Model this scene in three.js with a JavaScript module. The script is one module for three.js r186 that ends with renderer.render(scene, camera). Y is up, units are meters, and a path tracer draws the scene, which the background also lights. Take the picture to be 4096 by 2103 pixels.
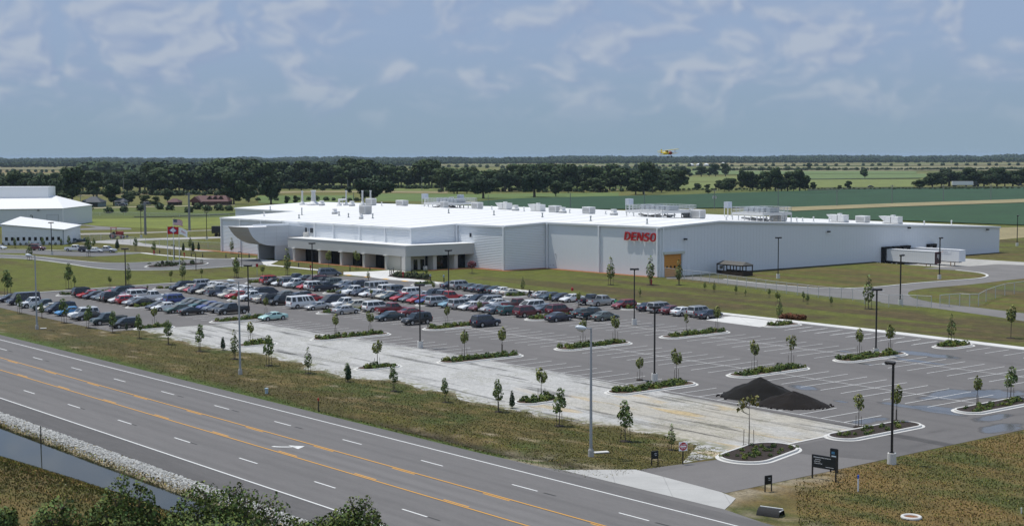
import * as THREE from 'three';
import { mergeGeometries } from 'three/addons/utils/BufferGeometryUtils.js';
import { FontLoader } from 'three/addons/loaders/FontLoader.js';
import { TextGeometry } from 'three/addons/geometries/TextGeometry.js';
import { RoundedBoxGeometry } from 'three/addons/geometries/RoundedBoxGeometry.js';

// ---------- camera ----------
const scene = new THREE.Scene();
const camera = new THREE.PerspectiveCamera(20.868, 1024 / 525, 0.5, 40000);
camera.position.set(0, 25.65, 0);
camera.rotation.order = 'YXZ';
camera.rotation.x = -0.07536;
camera.rotation.z = -0.00312;

// ---------- exposure, sun ----------
const renderer = new THREE.WebGLRenderer({ antialias: true });
renderer.toneMapping = THREE.LinearToneMapping;
renderer.toneMappingExposure = 1.0;
renderer.shadowMap.enabled = true;
const sunDir = new THREE.Vector3(-3.0, 9.0, -1.3).normalize();   // towards the sun
const sun = new THREE.DirectionalLight(new THREE.Color(1.0, 0.955, 0.87), 3.5);
sun.position.copy(sunDir).multiplyScalar(600).add(new THREE.Vector3(0, 0, -260));
sun.target.position.set(0, 0, -260);
sun.castShadow = true;
sun.shadow.mapSize.set(4096, 4096);
Object.assign(sun.shadow.camera, { left: -260, right: 260, top: 260, bottom: -260, near: 100, far: 1200 });
scene.add(sun, sun.target);

// ---------- noise ----------
function rngOf(seed) { let s = seed >>> 0; return () => { s = (s + 0x6d2b79f5) | 0; let t = Math.imul(s ^ (s >>> 15), 1 | s); t = (t + Math.imul(t ^ (t >>> 7), 61 | t)) ^ t; return ((t ^ (t >>> 14)) >>> 0) / 4294967296; }; }
const hash2 = (x, y) => { let h = Math.imul(x, 374761393) + Math.imul(y, 668265263) | 0; h = Math.imul(h ^ (h >>> 13), 1274126177); return ((h ^ (h >>> 16)) >>> 0) / 4294967296; };
function vnoise(x, y) {
  const ix = Math.floor(x), iy = Math.floor(y), fx = x - ix, fy = y - iy, u = fx * fx * (3 - 2 * fx), v = fy * fy * (3 - 2 * fy);
  const a = hash2(ix, iy), b = hash2(ix + 1, iy), c = hash2(ix, iy + 1), d = hash2(ix + 1, iy + 1);
  return a + (b - a) * u + (c - a) * v + (a - b - c + d) * u * v;
}
function fbm(x, y, o = 4) { let s = 0, a = 0.5, n = 0; for (let i = 0; i < o; i++) { s += a * vnoise(x, y); n += a; a *= 0.5; x = x * 2.03 + 17.1; y = y * 2.03 + 9.7; } return s / n; }
const clamp = (x, a = 0, b = 1) => Math.min(b, Math.max(a, x)), lerp = (a, b, t) => a + (b - a) * t;
const sstep = (a, b, x) => { const t = clamp((x - a) / (b - a)); return t * t * (3 - 2 * t); };
const mix3 = (a, b, t) => [lerp(a[0], b[0], t), lerp(a[1], b[1], t), lerp(a[2], b[2], t)];

// ---------- sky: blue air with soft cumulus ----------
{
  const Wd = 4096, Hd = 2048, data = new Float32Array(Wd * Hd * 4);
  const zen = [0.20, 0.34, 0.62], mid = [0.30, 0.40, 0.57], hor = [0.27, 0.37, 0.47], white = [0.50, 0.545, 0.62], belly = [0.285, 0.36, 0.53];
  for (let j = 0; j < Hd; j++) {
    const el = ((j + 0.5) / Hd - 0.5) * 180, up = Math.max(0, el);
    const base = up < 10 ? mix3(hor, mid, sstep(0.2, 5.5, up)) : mix3(mid, zen, sstep(10, 70, up));
    for (let i = 0; i < Wd; i++) {
      const k = (j * Wd + i) * 4;
      let c = base;
      if (el > 0) {
        const az = (i + 0.5) / Wd * 360;
        if (el < 14) {
          const wx = (fbm(az * 0.35, el * 0.5, 3) - 0.5) * 2.2, wy = (fbm(az * 0.35 + 40, el * 0.5 + 11, 3) - 0.5) * 1.2;
          const px = az * 0.55 + wx, py = el * 0.95 + wy;
          const n = fbm(px, py, 6), n2 = fbm(px - 0.16, py + 0.20, 6), wide = fbm(az * 0.16 + 7, el * 0.42 + 3, 3);
          const cover = sstep(0.40, 0.66, n * 0.72 + wide * 0.38) * sstep(0.5, 3.2, el);
          const lit = clamp(0.42 + (n - n2) * 3.4 + (n - 0.5) * 1.3);
          c = mix3(c, mix3(belly, white, lit), cover * 0.6);
        } else {
          const t = 1 / Math.tan(el * Math.PI / 180 + 0.03), a = az * Math.PI / 180, px = Math.cos(a) * t * 1.6, py = Math.sin(a) * t * 1.6;
          const n = fbm(px * 2 + 30, py * 2 + 50, 4), cover = sstep(0.44, 0.64, n);
          c = mix3(c, mix3([0.42, 0.47, 0.58], [0.92, 0.93, 0.95], sstep(0.5, 0.75, n)), cover * 0.55);
        }
      }
      data[k] = c[0]; data[k + 1] = c[1]; data[k + 2] = c[2]; data[k + 3] = 1;
    }
  }
  const sky = new THREE.DataTexture(data, Wd, Hd, THREE.RGBAFormat, THREE.FloatType);
  sky.mapping = THREE.EquirectangularReflectionMapping;
  sky.magFilter = sky.minFilter = THREE.LinearFilter;
  sky.needsUpdate = true;
  scene.background = sky; scene.environment = sky;
}
scene.fog = new THREE.FogExp2(new THREE.Color(0.62, 0.78, 0.95), 0.00004);

// ---------- frames of reference ----------
const TH = 0.90533, PH = 0.86205;                      // how far the parking rows and the highway turn away from the view
const RX = Math.cos(TH), RF = -Math.sin(TH), NX = Math.sin(TH), NF = Math.cos(TH);
const lot = (u, v) => [u * RX + v * NX, -(u * RF + v * NF)];        // along the rows, away from the highway -> world x, z
const toLot = (x, z) => [x * RX - z * RF, x * NX - z * NF];
const rdX = Math.cos(PH), rdF = -Math.sin(PH), rnX = Math.sin(PH), rnF = Math.cos(PH), RD0 = 74.868;
const road = (s, d) => { d += RD0; return [s * rdX + d * rnX, -(s * rdF + d * rnF)]; };   // along the highway, beyond its far edge line
const toRoad = (x, z) => [x * rdX - z * rdF, x * rnX - z * rnF - RD0];
const drift = (u, v) => -6.5 * Math.pow(Math.max(0, -84 - u) / 173, 1.4) * clamp((200 - v) / 60);
const earth = (d) => d > 800 ? -(d - 800) * (d - 800) / 1.48e7 : 0;
const waterNear = (s) => -25.6 - 2.6 * Math.pow(clamp((-99 - s) / 30), 1.2);
function groundY(x, z) {
  const [s, d] = toRoad(x, z), [u, v] = toLot(x, z);
  let y = earth(Math.hypot(x, z));
  if (d < -21.5 && d > -60 && s < -40) {
    const nb = waterNear(s), a = sstep(-21.6, -24.4, d), b = sstep(nb - 3.2, nb + 0.4, d);
    y -= 0.95 * Math.min(a, b);
  }
  if (d > 2.2 && d < 12 && s > -130 && s < -88) y -= 0.4 * Math.exp(-Math.pow((d - 4.6) / 1.3, 2)) * sstep(-130, -118, s) * sstep(-87, -93, s);
  if (u > -214.5 && u < -176 && v > 276 && v < 304) y -= 1.02 * sstep(-176, -200, u) * sstep(276, 281.5, v) * sstep(304, 298, v);
  return y;
}

// ---------- building helpers ----------
const used = {};
function numbered(name) { const n = used[name] = (used[name] ?? -1) + 1; return n ? `${name}_${String(n).padStart(3, '0')}` : name; }
function tag(o, label, category, group, kind) { const d = o.userData; if (label) d.label = label; if (category) d.category = category; if (group) d.group = group; if (kind) d.kind = kind; return o; }
function thing(name, label, category, x, y, z, turn = 0, group) { const o = new THREE.Group(); o.name = numbered(name); scene.add(o); o.position.set(x, y, z); o.rotation.y = turn; return tag(o, label, category, group); }
function lotThing(name, label, category, u, v, turn = 0, group, y = 0) { const [x, z] = lot(u, v); return thing(name, label, category, x, y, z, -TH + turn, group); }
function part(name, geo, m, parent, label) { const o = new THREE.Mesh(Array.isArray(geo) ? mg(geo) : geo, m); o.name = parent === scene ? numbered(name) : name; o.castShadow = o.receiveShadow = true; parent.add(o); if (label) o.userData.label = label; return o; }
const structure = (name, geo, m) => tag(part(name, geo, m, scene), null, null, null, 'structure');
function copy(src, label, x, y, z, turn, scale = 1) { const o = src.clone(); o.name = numbered(src.userData.base ?? src.name.replace(/_\d{3}$/, '')); o.position.set(x, y, z); o.rotation.y = turn; if (Array.isArray(scale)) o.scale.set(...scale); else o.scale.setScalar(scale); o.userData = { ...src.userData }; if (label) o.userData.label = label; scene.add(o); return o; }
function mg(list) {
  const out = list.map((g) => { g = g.index ? g.toNonIndexed() : g; for (const k of Object.keys(g.attributes)) if (!['position', 'normal', 'uv'].includes(k)) g.deleteAttribute(k); if (!g.attributes.normal) g.computeVertexNormals(); if (!g.attributes.uv) g.setAttribute('uv', new THREE.BufferAttribute(new Float32Array(g.attributes.position.count * 2), 2)); return g; });
  return out.length === 1 ? out[0] : mergeGeometries(out);
}
const box = (w, h, d, x = 0, y = 0, z = 0) => new THREE.BoxGeometry(w, h, d).translate(x, y, z);     // y is its centre
const bbox = (w, h, d, x = 0, y0 = 0, z = 0) => box(w, h, d, x, y0 + h / 2, z);                       // y0 is its underside
const rbox = (w, h, d, r, x = 0, y0 = 0, z = 0) => new RoundedBoxGeometry(w, h, d, 2, r).translate(x, y0 + h / 2, z);
const cyl = (rt, rb, h, x = 0, y0 = 0, z = 0, n = 12) => new THREE.CylinderGeometry(rt, rb, h, n).translate(x, y0 + h / 2, z);
function bar(a, b, r0, r1 = r0, n = 6) { const A = new THREE.Vector3(...a), B = new THREE.Vector3(...b), d = B.clone().sub(A), g = new THREE.CylinderGeometry(r1, r0, d.length(), n); g.applyQuaternion(new THREE.Quaternion().setFromUnitVectors(new THREE.Vector3(0, 1, 0), d.normalize())); return g.translate(...A.add(B).multiplyScalar(0.5).toArray()); }
function quads(list) {                                      // each quad: four corners, anticlockwise
  const p = [], uv = [];
  for (const [a, b, c, d] of list) { p.push(...a, ...b, ...c, ...a, ...c, ...d); uv.push(0, 0, 1, 0, 1, 1, 0, 0, 1, 1, 0, 1); }
  const g = new THREE.BufferGeometry(); g.setAttribute('position', new THREE.Float32BufferAttribute(p, 3)); g.setAttribute('uv', new THREE.Float32BufferAttribute(uv, 2)); g.computeVertexNormals(); return g;
}
function sheet(pts, y, uvOf) {                              // flat polygon of [x, z] points lying at height y, uv in metres
  const sh = new THREE.Shape(pts.map(([x, z]) => new THREE.Vector2(x, -z))), g = new THREE.ShapeGeometry(sh, 8);
  g.rotateX(-Math.PI / 2).translate(0, y, 0);
  const p = g.attributes.position, uv = g.attributes.uv;
  for (let i = 0; i < p.count; i++) { const [a, b] = uvOf ? uvOf(p.getX(i), p.getZ(i)) : [p.getX(i), p.getZ(i)]; uv.setXY(i, a, b); }
  return g;
}
function gridSheet(a0, a1, b0, b1, na, nb, at, yOf, uvOf) {  // a sheet tessellated in its own frame
  const p = [], uv = [], ix = [];
  for (let j = 0; j <= nb; j++) for (let i = 0; i <= na; i++) { const a = lerp(a0, a1, i / na), b = lerp(b0, b1, j / nb), [x, z] = at(a, b); p.push(x, yOf(x, z), z); uv.push(...(uvOf ? uvOf(a, b) : [a, b])); }
  for (let j = 0; j < nb; j++) for (let i = 0; i < na; i++) { const k = j * (na + 1) + i; ix.push(k, k + 1, k + na + 2, k, k + na + 2, k + na + 1); }
  const g = new THREE.BufferGeometry(); g.setAttribute('position', new THREE.Float32BufferAttribute(p, 3)); g.setAttribute('uv', new THREE.Float32BufferAttribute(uv, 2)); g.setIndex(ix); g.computeVertexNormals(); return g;
}
function ribbon(pts, w, h, y = 0, closed = false) {         // a bar of width w and height h along [x, z] points
  const n = pts.length, L = [], R = [];
  for (let i = 0; i < n; i++) {
    const a = pts[closed ? (i + n - 1) % n : Math.max(0, i - 1)], b = pts[closed ? (i + 1) % n : Math.min(n - 1, i + 1)];
    let dx = b[0] - a[0], dz = b[1] - a[1]; const l = Math.hypot(dx, dz) || 1; dx /= l; dz /= l;
    L.push([pts[i][0] - dz * w / 2, pts[i][1] + dx * w / 2]); R.push([pts[i][0] + dz * w / 2, pts[i][1] - dx * w / 2]);
  }
  const q = [], V = (p, yy) => [p[0], yy, p[1]];
  for (let i = 0; i < n - (closed ? 0 : 1); i++) {
    const j = (i + 1) % n;
    q.push([V(L[i], y + h), V(L[j], y + h), V(R[j], y + h), V(R[i], y + h)]);
    if (h > 0.03) { q.push([V(L[i], y), V(L[j], y), V(L[j], y + h), V(L[i], y + h)]); q.push([V(R[j], y), V(R[i], y), V(R[i], y + h), V(R[j], y + h)]); }
  }
  return quads(q);
}
const curve2 = (pts, n) => new THREE.CatmullRomCurve3(pts.map(([x, z]) => new THREE.Vector3(x, 0, z))).getPoints(n).map((p) => [p.x, p.z]);
const pairs = (...a) => { const o = []; for (let i = 0; i < a.length; i += 2) o.push([a[i], a[i + 1]]); return o; };
const ordinal = (n) => ['', 'first', 'second', 'third', 'fourth', 'fifth', 'sixth', 'seventh', 'eighth', 'ninth', 'tenth', 'eleventh', 'twelfth'][n] ?? n + (n % 10 === 1 && n !== 11 ? 'st' : n % 10 === 2 && n !== 12 ? 'nd' : n % 10 === 3 && n !== 13 ? 'rd' : 'th');

// ---------- materials ----------
function mat(c, rough = 0.8, more = {}) { const m = new THREE.MeshStandardMaterial({ color: new THREE.Color().setRGB(...c), roughness: rough, ...more }); return m; }
function tex(w, h, f, srgb = true, repeat = true) {          // f(x, y) -> [r, g, b] in 0..1
  const d = new Uint8Array(w * h * 4);
  for (let y = 0; y < h; y++) for (let x = 0; x < w; x++) { const c = f(x, y), k = (y * w + x) * 4; d[k] = clamp(c[0]) * 255; d[k + 1] = clamp(c[1]) * 255; d[k + 2] = clamp(c[2]) * 255; d[k + 3] = 255; }
  const t = new THREE.DataTexture(d, w, h); t.magFilter = t.minFilter = THREE.LinearFilter; t.wrapS = t.wrapT = repeat ? THREE.RepeatWrapping : THREE.ClampToEdgeWrapping; if (srgb) t.colorSpace = THREE.SRGBColorSpace; t.needsUpdate = true; return t;
}
const srgb = (l) => l <= 0.0031308 ? l * 12.92 : 1.055 * Math.pow(l, 1 / 2.4) - 0.055;
function tnoise(x, y, p, o = 4) { let s = 0, a = 0.5, n = 0; for (let i = 0; i < o; i++) { const ix = Math.floor(x), iy = Math.floor(y), fx = x - ix, fy = y - iy, u = fx * fx * (3 - 2 * fx), v = fy * fy * (3 - 2 * fy), W = (k) => ((k % p) + p) % p; const A = hash2(W(ix), W(iy) + 991 * i), B = hash2(W(ix + 1), W(iy) + 991 * i), C = hash2(W(ix), W(iy + 1) + 991 * i), D = hash2(W(ix + 1), W(iy + 1) + 991 * i); s += a * (A + (B - A) * u + (C - A) * v + (A - B - C + D) * u * v); n += a; a *= 0.6; x *= 2; y *= 2; p *= 2; } return s / n; }
function canvasTex(w, h, draw) { const c = document.createElement('canvas'); c.width = w; c.height = h; draw(c.getContext('2d'), w, h); const t = new THREE.CanvasTexture(c); t.colorSpace = THREE.SRGBColorSpace; return t; }

// ---------- the ground ----------
const grassTex = tex(512, 512, (x, y) => { const a = tnoise(x / 64, y / 64, 8, 5), b = tnoise(x / 8, y / 8, 64, 3), c = hash2(x, y + 7); const v = 0.62 + 0.5 * (a - 0.5) + 0.55 * (b - 0.5) + 0.2 * (c - 0.5); return [srgb(clamp(v * 0.80 + 0.08)), srgb(clamp(v * 0.80 + 0.06)), srgb(clamp(v * 0.72 + 0.02))]; });
const grassBump = tex(512, 512, (x, y) => { const v = tnoise(x / 6, y / 6, 85.333 | 0, 3); return [v, v, v]; }, false);
grassTex.repeat.set(1 / 9, 1 / 9); grassBump.repeat.set(1 / 5, 1 / 5);
const groundMat = new THREE.MeshStandardMaterial({ vertexColors: true, roughness: 1, map: grassTex, bumpMap: grassBump, bumpScale: 0.12 });
const GREEN = [0.075, 0.135, 0.017], LAWN = [0.122, 0.150, 0.016], OLIVE = [0.098, 0.098, 0.020], BROWN = [0.095, 0.078, 0.027], TAN = [0.25, 0.19, 0.085], DRY = [0.20, 0.145, 0.05], PALE = [0.36, 0.33, 0.27], SOIL_AND_SHADE = [0.04, 0.032, 0.02];
const gravelEdge = (s) => 19.3 + 1.3 * Math.sin(s * 0.19) + 2.0 * (fbm(s * 0.35, 5, 3) - 0.5) * 2 - 1.3 * sstep(-104, -88, s);
function groundColour(x, z) {
  const [s, d] = toRoad(x, z), [u, v] = toLot(x, z), D = Math.hypot(x, z);
  const f1 = fbm(x * 0.9, z * 0.9, 4), f2 = fbm(x * 0.16 + 31, z * 0.16, 4), f3 = fbm(x * 0.035 + 7, z * 0.035 + 3, 4), st = fbm(s * 0.07, d * 0.55 + 90, 4), st2 = fbm(s * 0.3 + 60, d * 1.1, 4);
  let c;
  if (D > 620) {                                            // open farmland
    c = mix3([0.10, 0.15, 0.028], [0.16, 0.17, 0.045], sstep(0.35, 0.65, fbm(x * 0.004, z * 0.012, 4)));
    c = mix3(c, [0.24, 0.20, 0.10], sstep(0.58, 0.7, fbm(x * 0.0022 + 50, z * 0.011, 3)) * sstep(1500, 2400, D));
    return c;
  }
  if (d < -21.3) {                                          // near side of the highway: stones, weeds, ditch, rough bank
    c = mix3(BROWN, OLIVE, sstep(0.35, 0.62, f2)); c = mix3(c, DRY, sstep(0.45, 0.66, st2) * 0.8); c = mix3(c, TAN, sstep(0.58, 0.72, f1) * 0.5);
    const stone = sstep(-23.2 - 1.0 * f2, -22.3, d); c = mix3(c, [0.50, 0.49, 0.46], stone * sstep(0.28, 0.44, f1 + stone * 0.2));
    const nb = waterNear(s); c = mix3(c, SOIL_AND_SHADE, sstep(0.9, 0.2, Math.abs(d - nb)) * 0.75 + sstep(-23.9, -24.4, d) * sstep(nb - 0.2, nb + 0.3, d) * 0.5);
    return c;
  }
  if (u > -73.9 && v > 40 && d > 1.5) {                     // dry meadow right of the entrance drive
    c = mix3([0.085, 0.105, 0.022], DRY, sstep(0.36, 0.62, f2 * 0.6 + st * 0.45)); c = mix3(c, [0.22, 0.15, 0.052], sstep(0.48, 0.66, f3 * 0.5 + f2 * 0.5)); c = mix3(c, TAN, sstep(0.6, 0.74, f1) * 0.5);
    const edge = Math.min(u + 73.9, Math.max(0, 88 - v) * 0.35 + (u + 73.9)); c = mix3(c, PALE, sstep(3.6, 0.4, edge + (v > 88 ? (v - 88) * 0.5 : 0)) * sstep(0.36, 0.52, f1));
    c = mix3(c, PALE, sstep(6, 2.5, d) * sstep(0.44, 0.56, f1) * 0.8 * sstep(-52, -60, s));
    return c;
  }
  const ge = gravelEdge(s);
  if (d > 1 && d < ge + 4 && u < -60 && u > -330 && v < 106) {   // verge between the highway and the car park
    c = mix3(OLIVE, [0.115, 0.105, 0.028], sstep(0.4, 0.6, st)); c = mix3(c, [0.075, 0.10, 0.018], sstep(0.5, 0.64, f2)); c = mix3(c, BROWN, sstep(0.5, 0.68, fbm(s * 0.05 + 8, d * 0.3, 3)) * 0.7);
    c = mix3(c, TAN, sstep(0.57, 0.72, st2) * 0.62 * sstep(3, 6, d)); c = mix3(c, PALE, sstep(0.66, 0.74, st2 * 0.6 + f1 * 0.4) * 0.8);
    c = mix3(c, GREEN, sstep(4.6, 2.6, d + (f1 - 0.5) * 2.4) * 0.9);
    c = mix3(c, SOIL_AND_SHADE, Math.exp(-Math.pow((d - 4.6) / 0.7, 2)) * sstep(-118, -108, s) * 0.75);  // shadow of the verge ditch painted as a dark band along its bed
    c = mix3(c, PALE, sstep(-94, -88, s) * sstep(8, 4, d) * sstep(0.42, 0.55, f1) * 0.9);
    if (u > -199) c = mix3(c, PALE, sstep(-1.6, 0.6, d - ge + (f1 - 0.5) * 3.2));
    return c;
  }
  if (u < -199 && v < 84) return mix3(OLIVE, LAWN, f2);
  // mown lawns round the plant
  const band = fbm(u * 0.02 + 3, v * 0.17 + 2, 4), band2 = fbm(u * 0.06, v * 0.42 + 40, 3);
  c = mix3(LAWN, OLIVE, sstep(0.42, 0.60, band)); c = mix3(c, BROWN, sstep(0.50, 0.68, band * 0.55 + band2 * 0.5)); c = mix3(c, [0.14, 0.17, 0.02], sstep(0.56, 0.7, f2) * 0.5); c = mix3(c, TAN, sstep(0.60, 0.74, f1 * 0.5 + band2 * 0.5) * 0.35);
  if (u < -275) c = mix3(c, [0.135, 0.158, 0.018], 0.35);
  if (u > -211 && v > 205) c = mix3(c, [0.16, 0.125, 0.04], sstep(0.42, 0.6, band2) * 0.6);
  if (u < -395 && v > 190) c = mix3(c, [0.16, 0.165, 0.025], 0.5 * sstep(0.4, 0.6, band));
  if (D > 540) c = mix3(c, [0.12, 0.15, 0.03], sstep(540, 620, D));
  return c;
}
{
  const axis = (lo, hi, step, far) => { const a = [], grow = (x, sgn) => { const o = []; let st = step; while (Math.abs(x) < far) { st *= 1.16; x += sgn * st; o.push(x); } return o; }; for (let x = lo; x <= hi; x += step) a.push(x); return [...grow(lo, -1).reverse(), ...a, ...grow(hi, 1)]; };
  const xs = axis(-150, 150, 1.0, 22000), zs = axis(-400, -60, 1.0, 22000), nx = xs.length, nz = zs.length;
  const p = new Float32Array(nx * nz * 3), c = new Float32Array(nx * nz * 3), uv = new Float32Array(nx * nz * 2), ix = [];
  for (let j = 0, k = 0; j < nz; j++) for (let i = 0; i < nx; i++, k++) {
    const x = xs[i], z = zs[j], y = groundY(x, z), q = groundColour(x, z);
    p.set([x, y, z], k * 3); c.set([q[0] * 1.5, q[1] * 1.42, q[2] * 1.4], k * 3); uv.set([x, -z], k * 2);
    if (i && j) ix.push(k - nx - 1, k - 1, k, k - nx - 1, k, k - nx);
  }
  const g = new THREE.BufferGeometry();
  g.setAttribute('position', new THREE.BufferAttribute(p, 3)); g.setAttribute('color', new THREE.BufferAttribute(c, 3)); g.setAttribute('uv', new THREE.BufferAttribute(uv, 2)); g.setIndex(ix); g.computeVertexNormals();
  structure('ground', g, groundMat);
}

// ---------- highway ----------
const fine = tex(512, 512, (x, y) => { const v = 0.55 + 0.4 * (tnoise(x / 3, y / 3, 170, 2) - 0.5) + 0.25 * (hash2(x, y) - 0.5); return [v, v, v]; }, false); fine.repeat.set(1 / 2.5, 1 / 2.5);
const hwTex = tex(2048, 512, (x, y) => {                    // wear along the wheel paths, joints and patches
  const s = -300 + x / 2048 * 400, d = -21.6 + y / 511 * 24.0;
  let v = 0.150 + 0.022 * (fbm(s * 0.5, d * 2.2, 4) - 0.5) + 0.035 * (fbm(s * 0.03, d * 0.9 + 5, 4) - 0.5) + 0.02 * (hash2(x, y) - 0.5);
  for (const c of [-2.55, -0.85, -5.9, -4.2, -12.2, -14.0, -15.9, -17.6]) v -= 0.012 * Math.exp(-Math.pow((d - c) / 0.35, 2)) * (0.6 + 0.8 * fbm(s * 0.06, c * 7, 3));
  for (const c of [-8.0, -9.6]) v -= 0.026 * Math.exp(-Math.pow((d - c) / 0.42, 2)) * (0.5 + fbm(s * 0.05, c * 3, 3));
  if (d > -10.5 && d < -7) v += 0.022;
  if (d < -18.5) v -= 0.040 + 0.012 * fbm(s * 0.2, d, 3); if (d > 0.1) v -= 0.022;
  for (const c of [-3.42, -14.5]) if (Math.abs(d - c) < 0.1 && hash2(Math.floor((s + 2) / 11.8), 3) > 0.2 && ((s + 9) % 11.8 + 11.8) % 11.8 < 1.4) v = 0.05;
  for (const c of [-6.75, -10.75]) if (Math.abs(d - c + 0.14) < 0.09) v -= 0.05;
  const w = clamp(v); return [srgb(w * 0.93), srgb(w * 0.88), srgb(w * 0.85)];
}, true, false);
const asphaltHw = new THREE.MeshStandardMaterial({ map: hwTex, roughness: 0.88, bumpMap: fine, bumpScale: 0.01 });
structure('highway', mg([gridSheet(-300, 100, -21.45, 2.15, 80, 4, road, () => 0.03, (a, b) => [(a + 300) / 400, (b + 21.6) / 24.0])]), asphaltHw);
const whitePaint = mat([0.66, 0.66, 0.64], 0.7), yellowPaint = mat([0.62, 0.30, 0.03], 0.7), fadedPaint = mat([0.46, 0.46, 0.45], 0.75);
const stripe = (s0, s1, d, w) => gridSheet(s0, s1, d - w / 2, d + w / 2, Math.max(1, Math.round((s1 - s0) / 20)), 1, road, () => 0.036);
structure('edge_line_marking', mg([stripe(-300, 100, 0.1, 0.16), stripe(-300, 100, -18.35, 0.16)]), whitePaint);
structure('yellow_line_marking', mg([stripe(-300, 100, -6.74, 0.15), stripe(-300, 100, -10.74, 0.15)]), yellowPaint);
{
  const w = [], y = [];
  for (let k = -12; k < 12; k++) { w.push(stripe(-177.8 + 11.8 * k + 94.4, -174.8 + 11.8 * k + 94.4, -3.43, 0.15)); w.push(stripe(-94.5 + 11.72 * k, -91.5 + 11.72 * k, -14.5, 0.15)); y.push(stripe(-165.2 + 11.8 * k + 94.4, -162.1 + 11.8 * k + 94.4, -7.02, 0.15), stripe(-153.4 + 11.72 * k + 46.9, -150.4 + 11.72 * k + 46.9, -10.46, 0.15)); }
  structure('lane_dash_marking', mg(w), whitePaint); structure('yellow_dash_marking', mg(y), yellowPaint);
}
structure('turn_arrow_marking', (() => {                    // curving shaft and head of the left-turn arrow
  const q = [], P = (s, d) => { const [x, z] = road(s, d); return [x, 0.036, z]; };
  const c = (t) => [lerp(-108.6, -106.95, t) , -9.78 + 1.55 * Math.pow(t, 1.7)], w = (t) => lerp(0.16, 0.26, t);
  for (let i = 0; i < 10; i++) { const a = c(i / 10), b = c((i + 1) / 10); q.push([P(a[0], a[1] - w(i / 10)), P(b[0], b[1] - w((i + 1) / 10)), P(b[0], b[1] + w((i + 1) / 10)), P(a[0], a[1] + w(i / 10))]); }
  const g = mg([quads(q), (() => { const t = new THREE.BufferGeometry(); t.setAttribute('position', new THREE.Float32BufferAttribute([...P(-106.05, -8.75), ...P(-106.7, -7.65), ...P(-108.0, -8.55)], 3)); t.setAttribute('uv', new THREE.Float32BufferAttribute([0, 0, 1, 0, 0, 1], 2)); t.computeVertexNormals(); return t; })()]);
  return g;
})(), whitePaint);

// ---------- ditch water ----------
structure('ditch_water', gridSheet(-300, -60, -40, -22.5, 10, 2, road, () => -0.62), new THREE.MeshPhysicalMaterial({ color: new THREE.Color().setRGB(0.035, 0.04, 0.036), roughness: 0.04, ior: 1.33, specularIntensity: 1 }));

// ---------- entrance drive, aprons, gravel ----------
const asphaltTex = tex(1024, 1024, (x, y) => { const a = tnoise(x / 128, y / 128, 8, 6), b = hash2(x, y); const v = 0.135 + 0.05 * (a - 0.5) + 0.03 * (b - 0.5); return [srgb(v), srgb(v * 0.985), srgb(v * 0.975)]; }); asphaltTex.repeat.set(1 / 24, 1 / 24);
const asphalt = new THREE.MeshStandardMaterial({ map: asphaltTex, roughness: 0.9, bumpMap: fine, bumpScale: 0.01 });
const concreteTex = tex(512, 512, (x, y) => { const a = tnoise(x / 64, y / 64, 8, 5), j = (x % 128 < 2 || y % 128 < 2) ? 0.12 : 0; const v = 0.47 + 0.12 * (a - 0.5) + 0.05 * (hash2(x, y) - 0.5) - j; return [srgb(v), srgb(v * 0.985), srgb(v * 0.94)]; }); concreteTex.repeat.set(1 / 16, 1 / 16);
const concrete = new THREE.MeshStandardMaterial({ map: concreteTex, roughness: 0.9 });
const brightConcrete = new THREE.MeshStandardMaterial({ map: concreteTex, color: new THREE.Color().setRGB(1.25, 1.25, 1.25), roughness: 0.9 });
const kerbMat = mat([0.58, 0.57, 0.54], 0.85);
{
  // the shoulder widens to the apron, then the drive runs away from the highway
  const L = (u, v) => lot(u, v);
  structure('road_widening', sheet([road(-99, 2.0), road(-92, 2.25), road(-86.5, 2.5), road(-84.6, 3.02), road(-67.3, 3.02), road(-62, 2.0)], 0.022, toRoadUv), asphaltFor());
  structure('concrete_apron', sheet([road(-84.6, 2.96), L(-84.2, 78.9), L(-74.4, 78.6), road(-68.9, 6.2), road(-68.0, 4.6), road(-67.2, 2.98)], 0.034, (x, z) => [x, z]), new THREE.MeshStandardMaterial({ map: concreteTex, color: new THREE.Color().setRGB(0.86, 0.86, 0.86), roughness: 0.9 }));
}
function toRoadUv(x, z) { const [s, d] = toRoad(x, z); return [s, d]; }
function asphaltFor() { return new THREE.MeshStandardMaterial({ map: asphaltTex, roughness: 0.9, color: new THREE.Color().setRGB(1.02, 0.98, 0.95) }); }
const WET = [[-109.81,153.64, 4.6, 1.7], [-108.19,147.93, 5, 1.0], [-110.29,141.07, 2.2, 0.5], [-87.22,120.38, 6.0, 0.9], [-85.23,121.79, 3.5, 1.6], [-89.58,130.58, 2.4, 5.0], [-86.9,133.87, 3, 3.4], [-79.26,121.23, 1.2, 3.4], [-75.67,117.81, 1.4, 3.2], [-85.95,111.1, 1.1, 2.6], [-102.86,121.43, 2.2, 1.2], [-118.62,148.03, 1.1, 0.6], [-94.36,117.43, 0.9, 0.5]];
const LU0 = -278, LV0 = 70, LW = 210, LH = 105;             // one painted texture covers car park and drive
const lotUv = (x, z) => { const [u, v] = toLot(x, z); return [(u - LU0) / LW, (v - LV0) / LH]; };
const rowV = { a: 108.6, b: 127.6, c: 146.7 };
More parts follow.
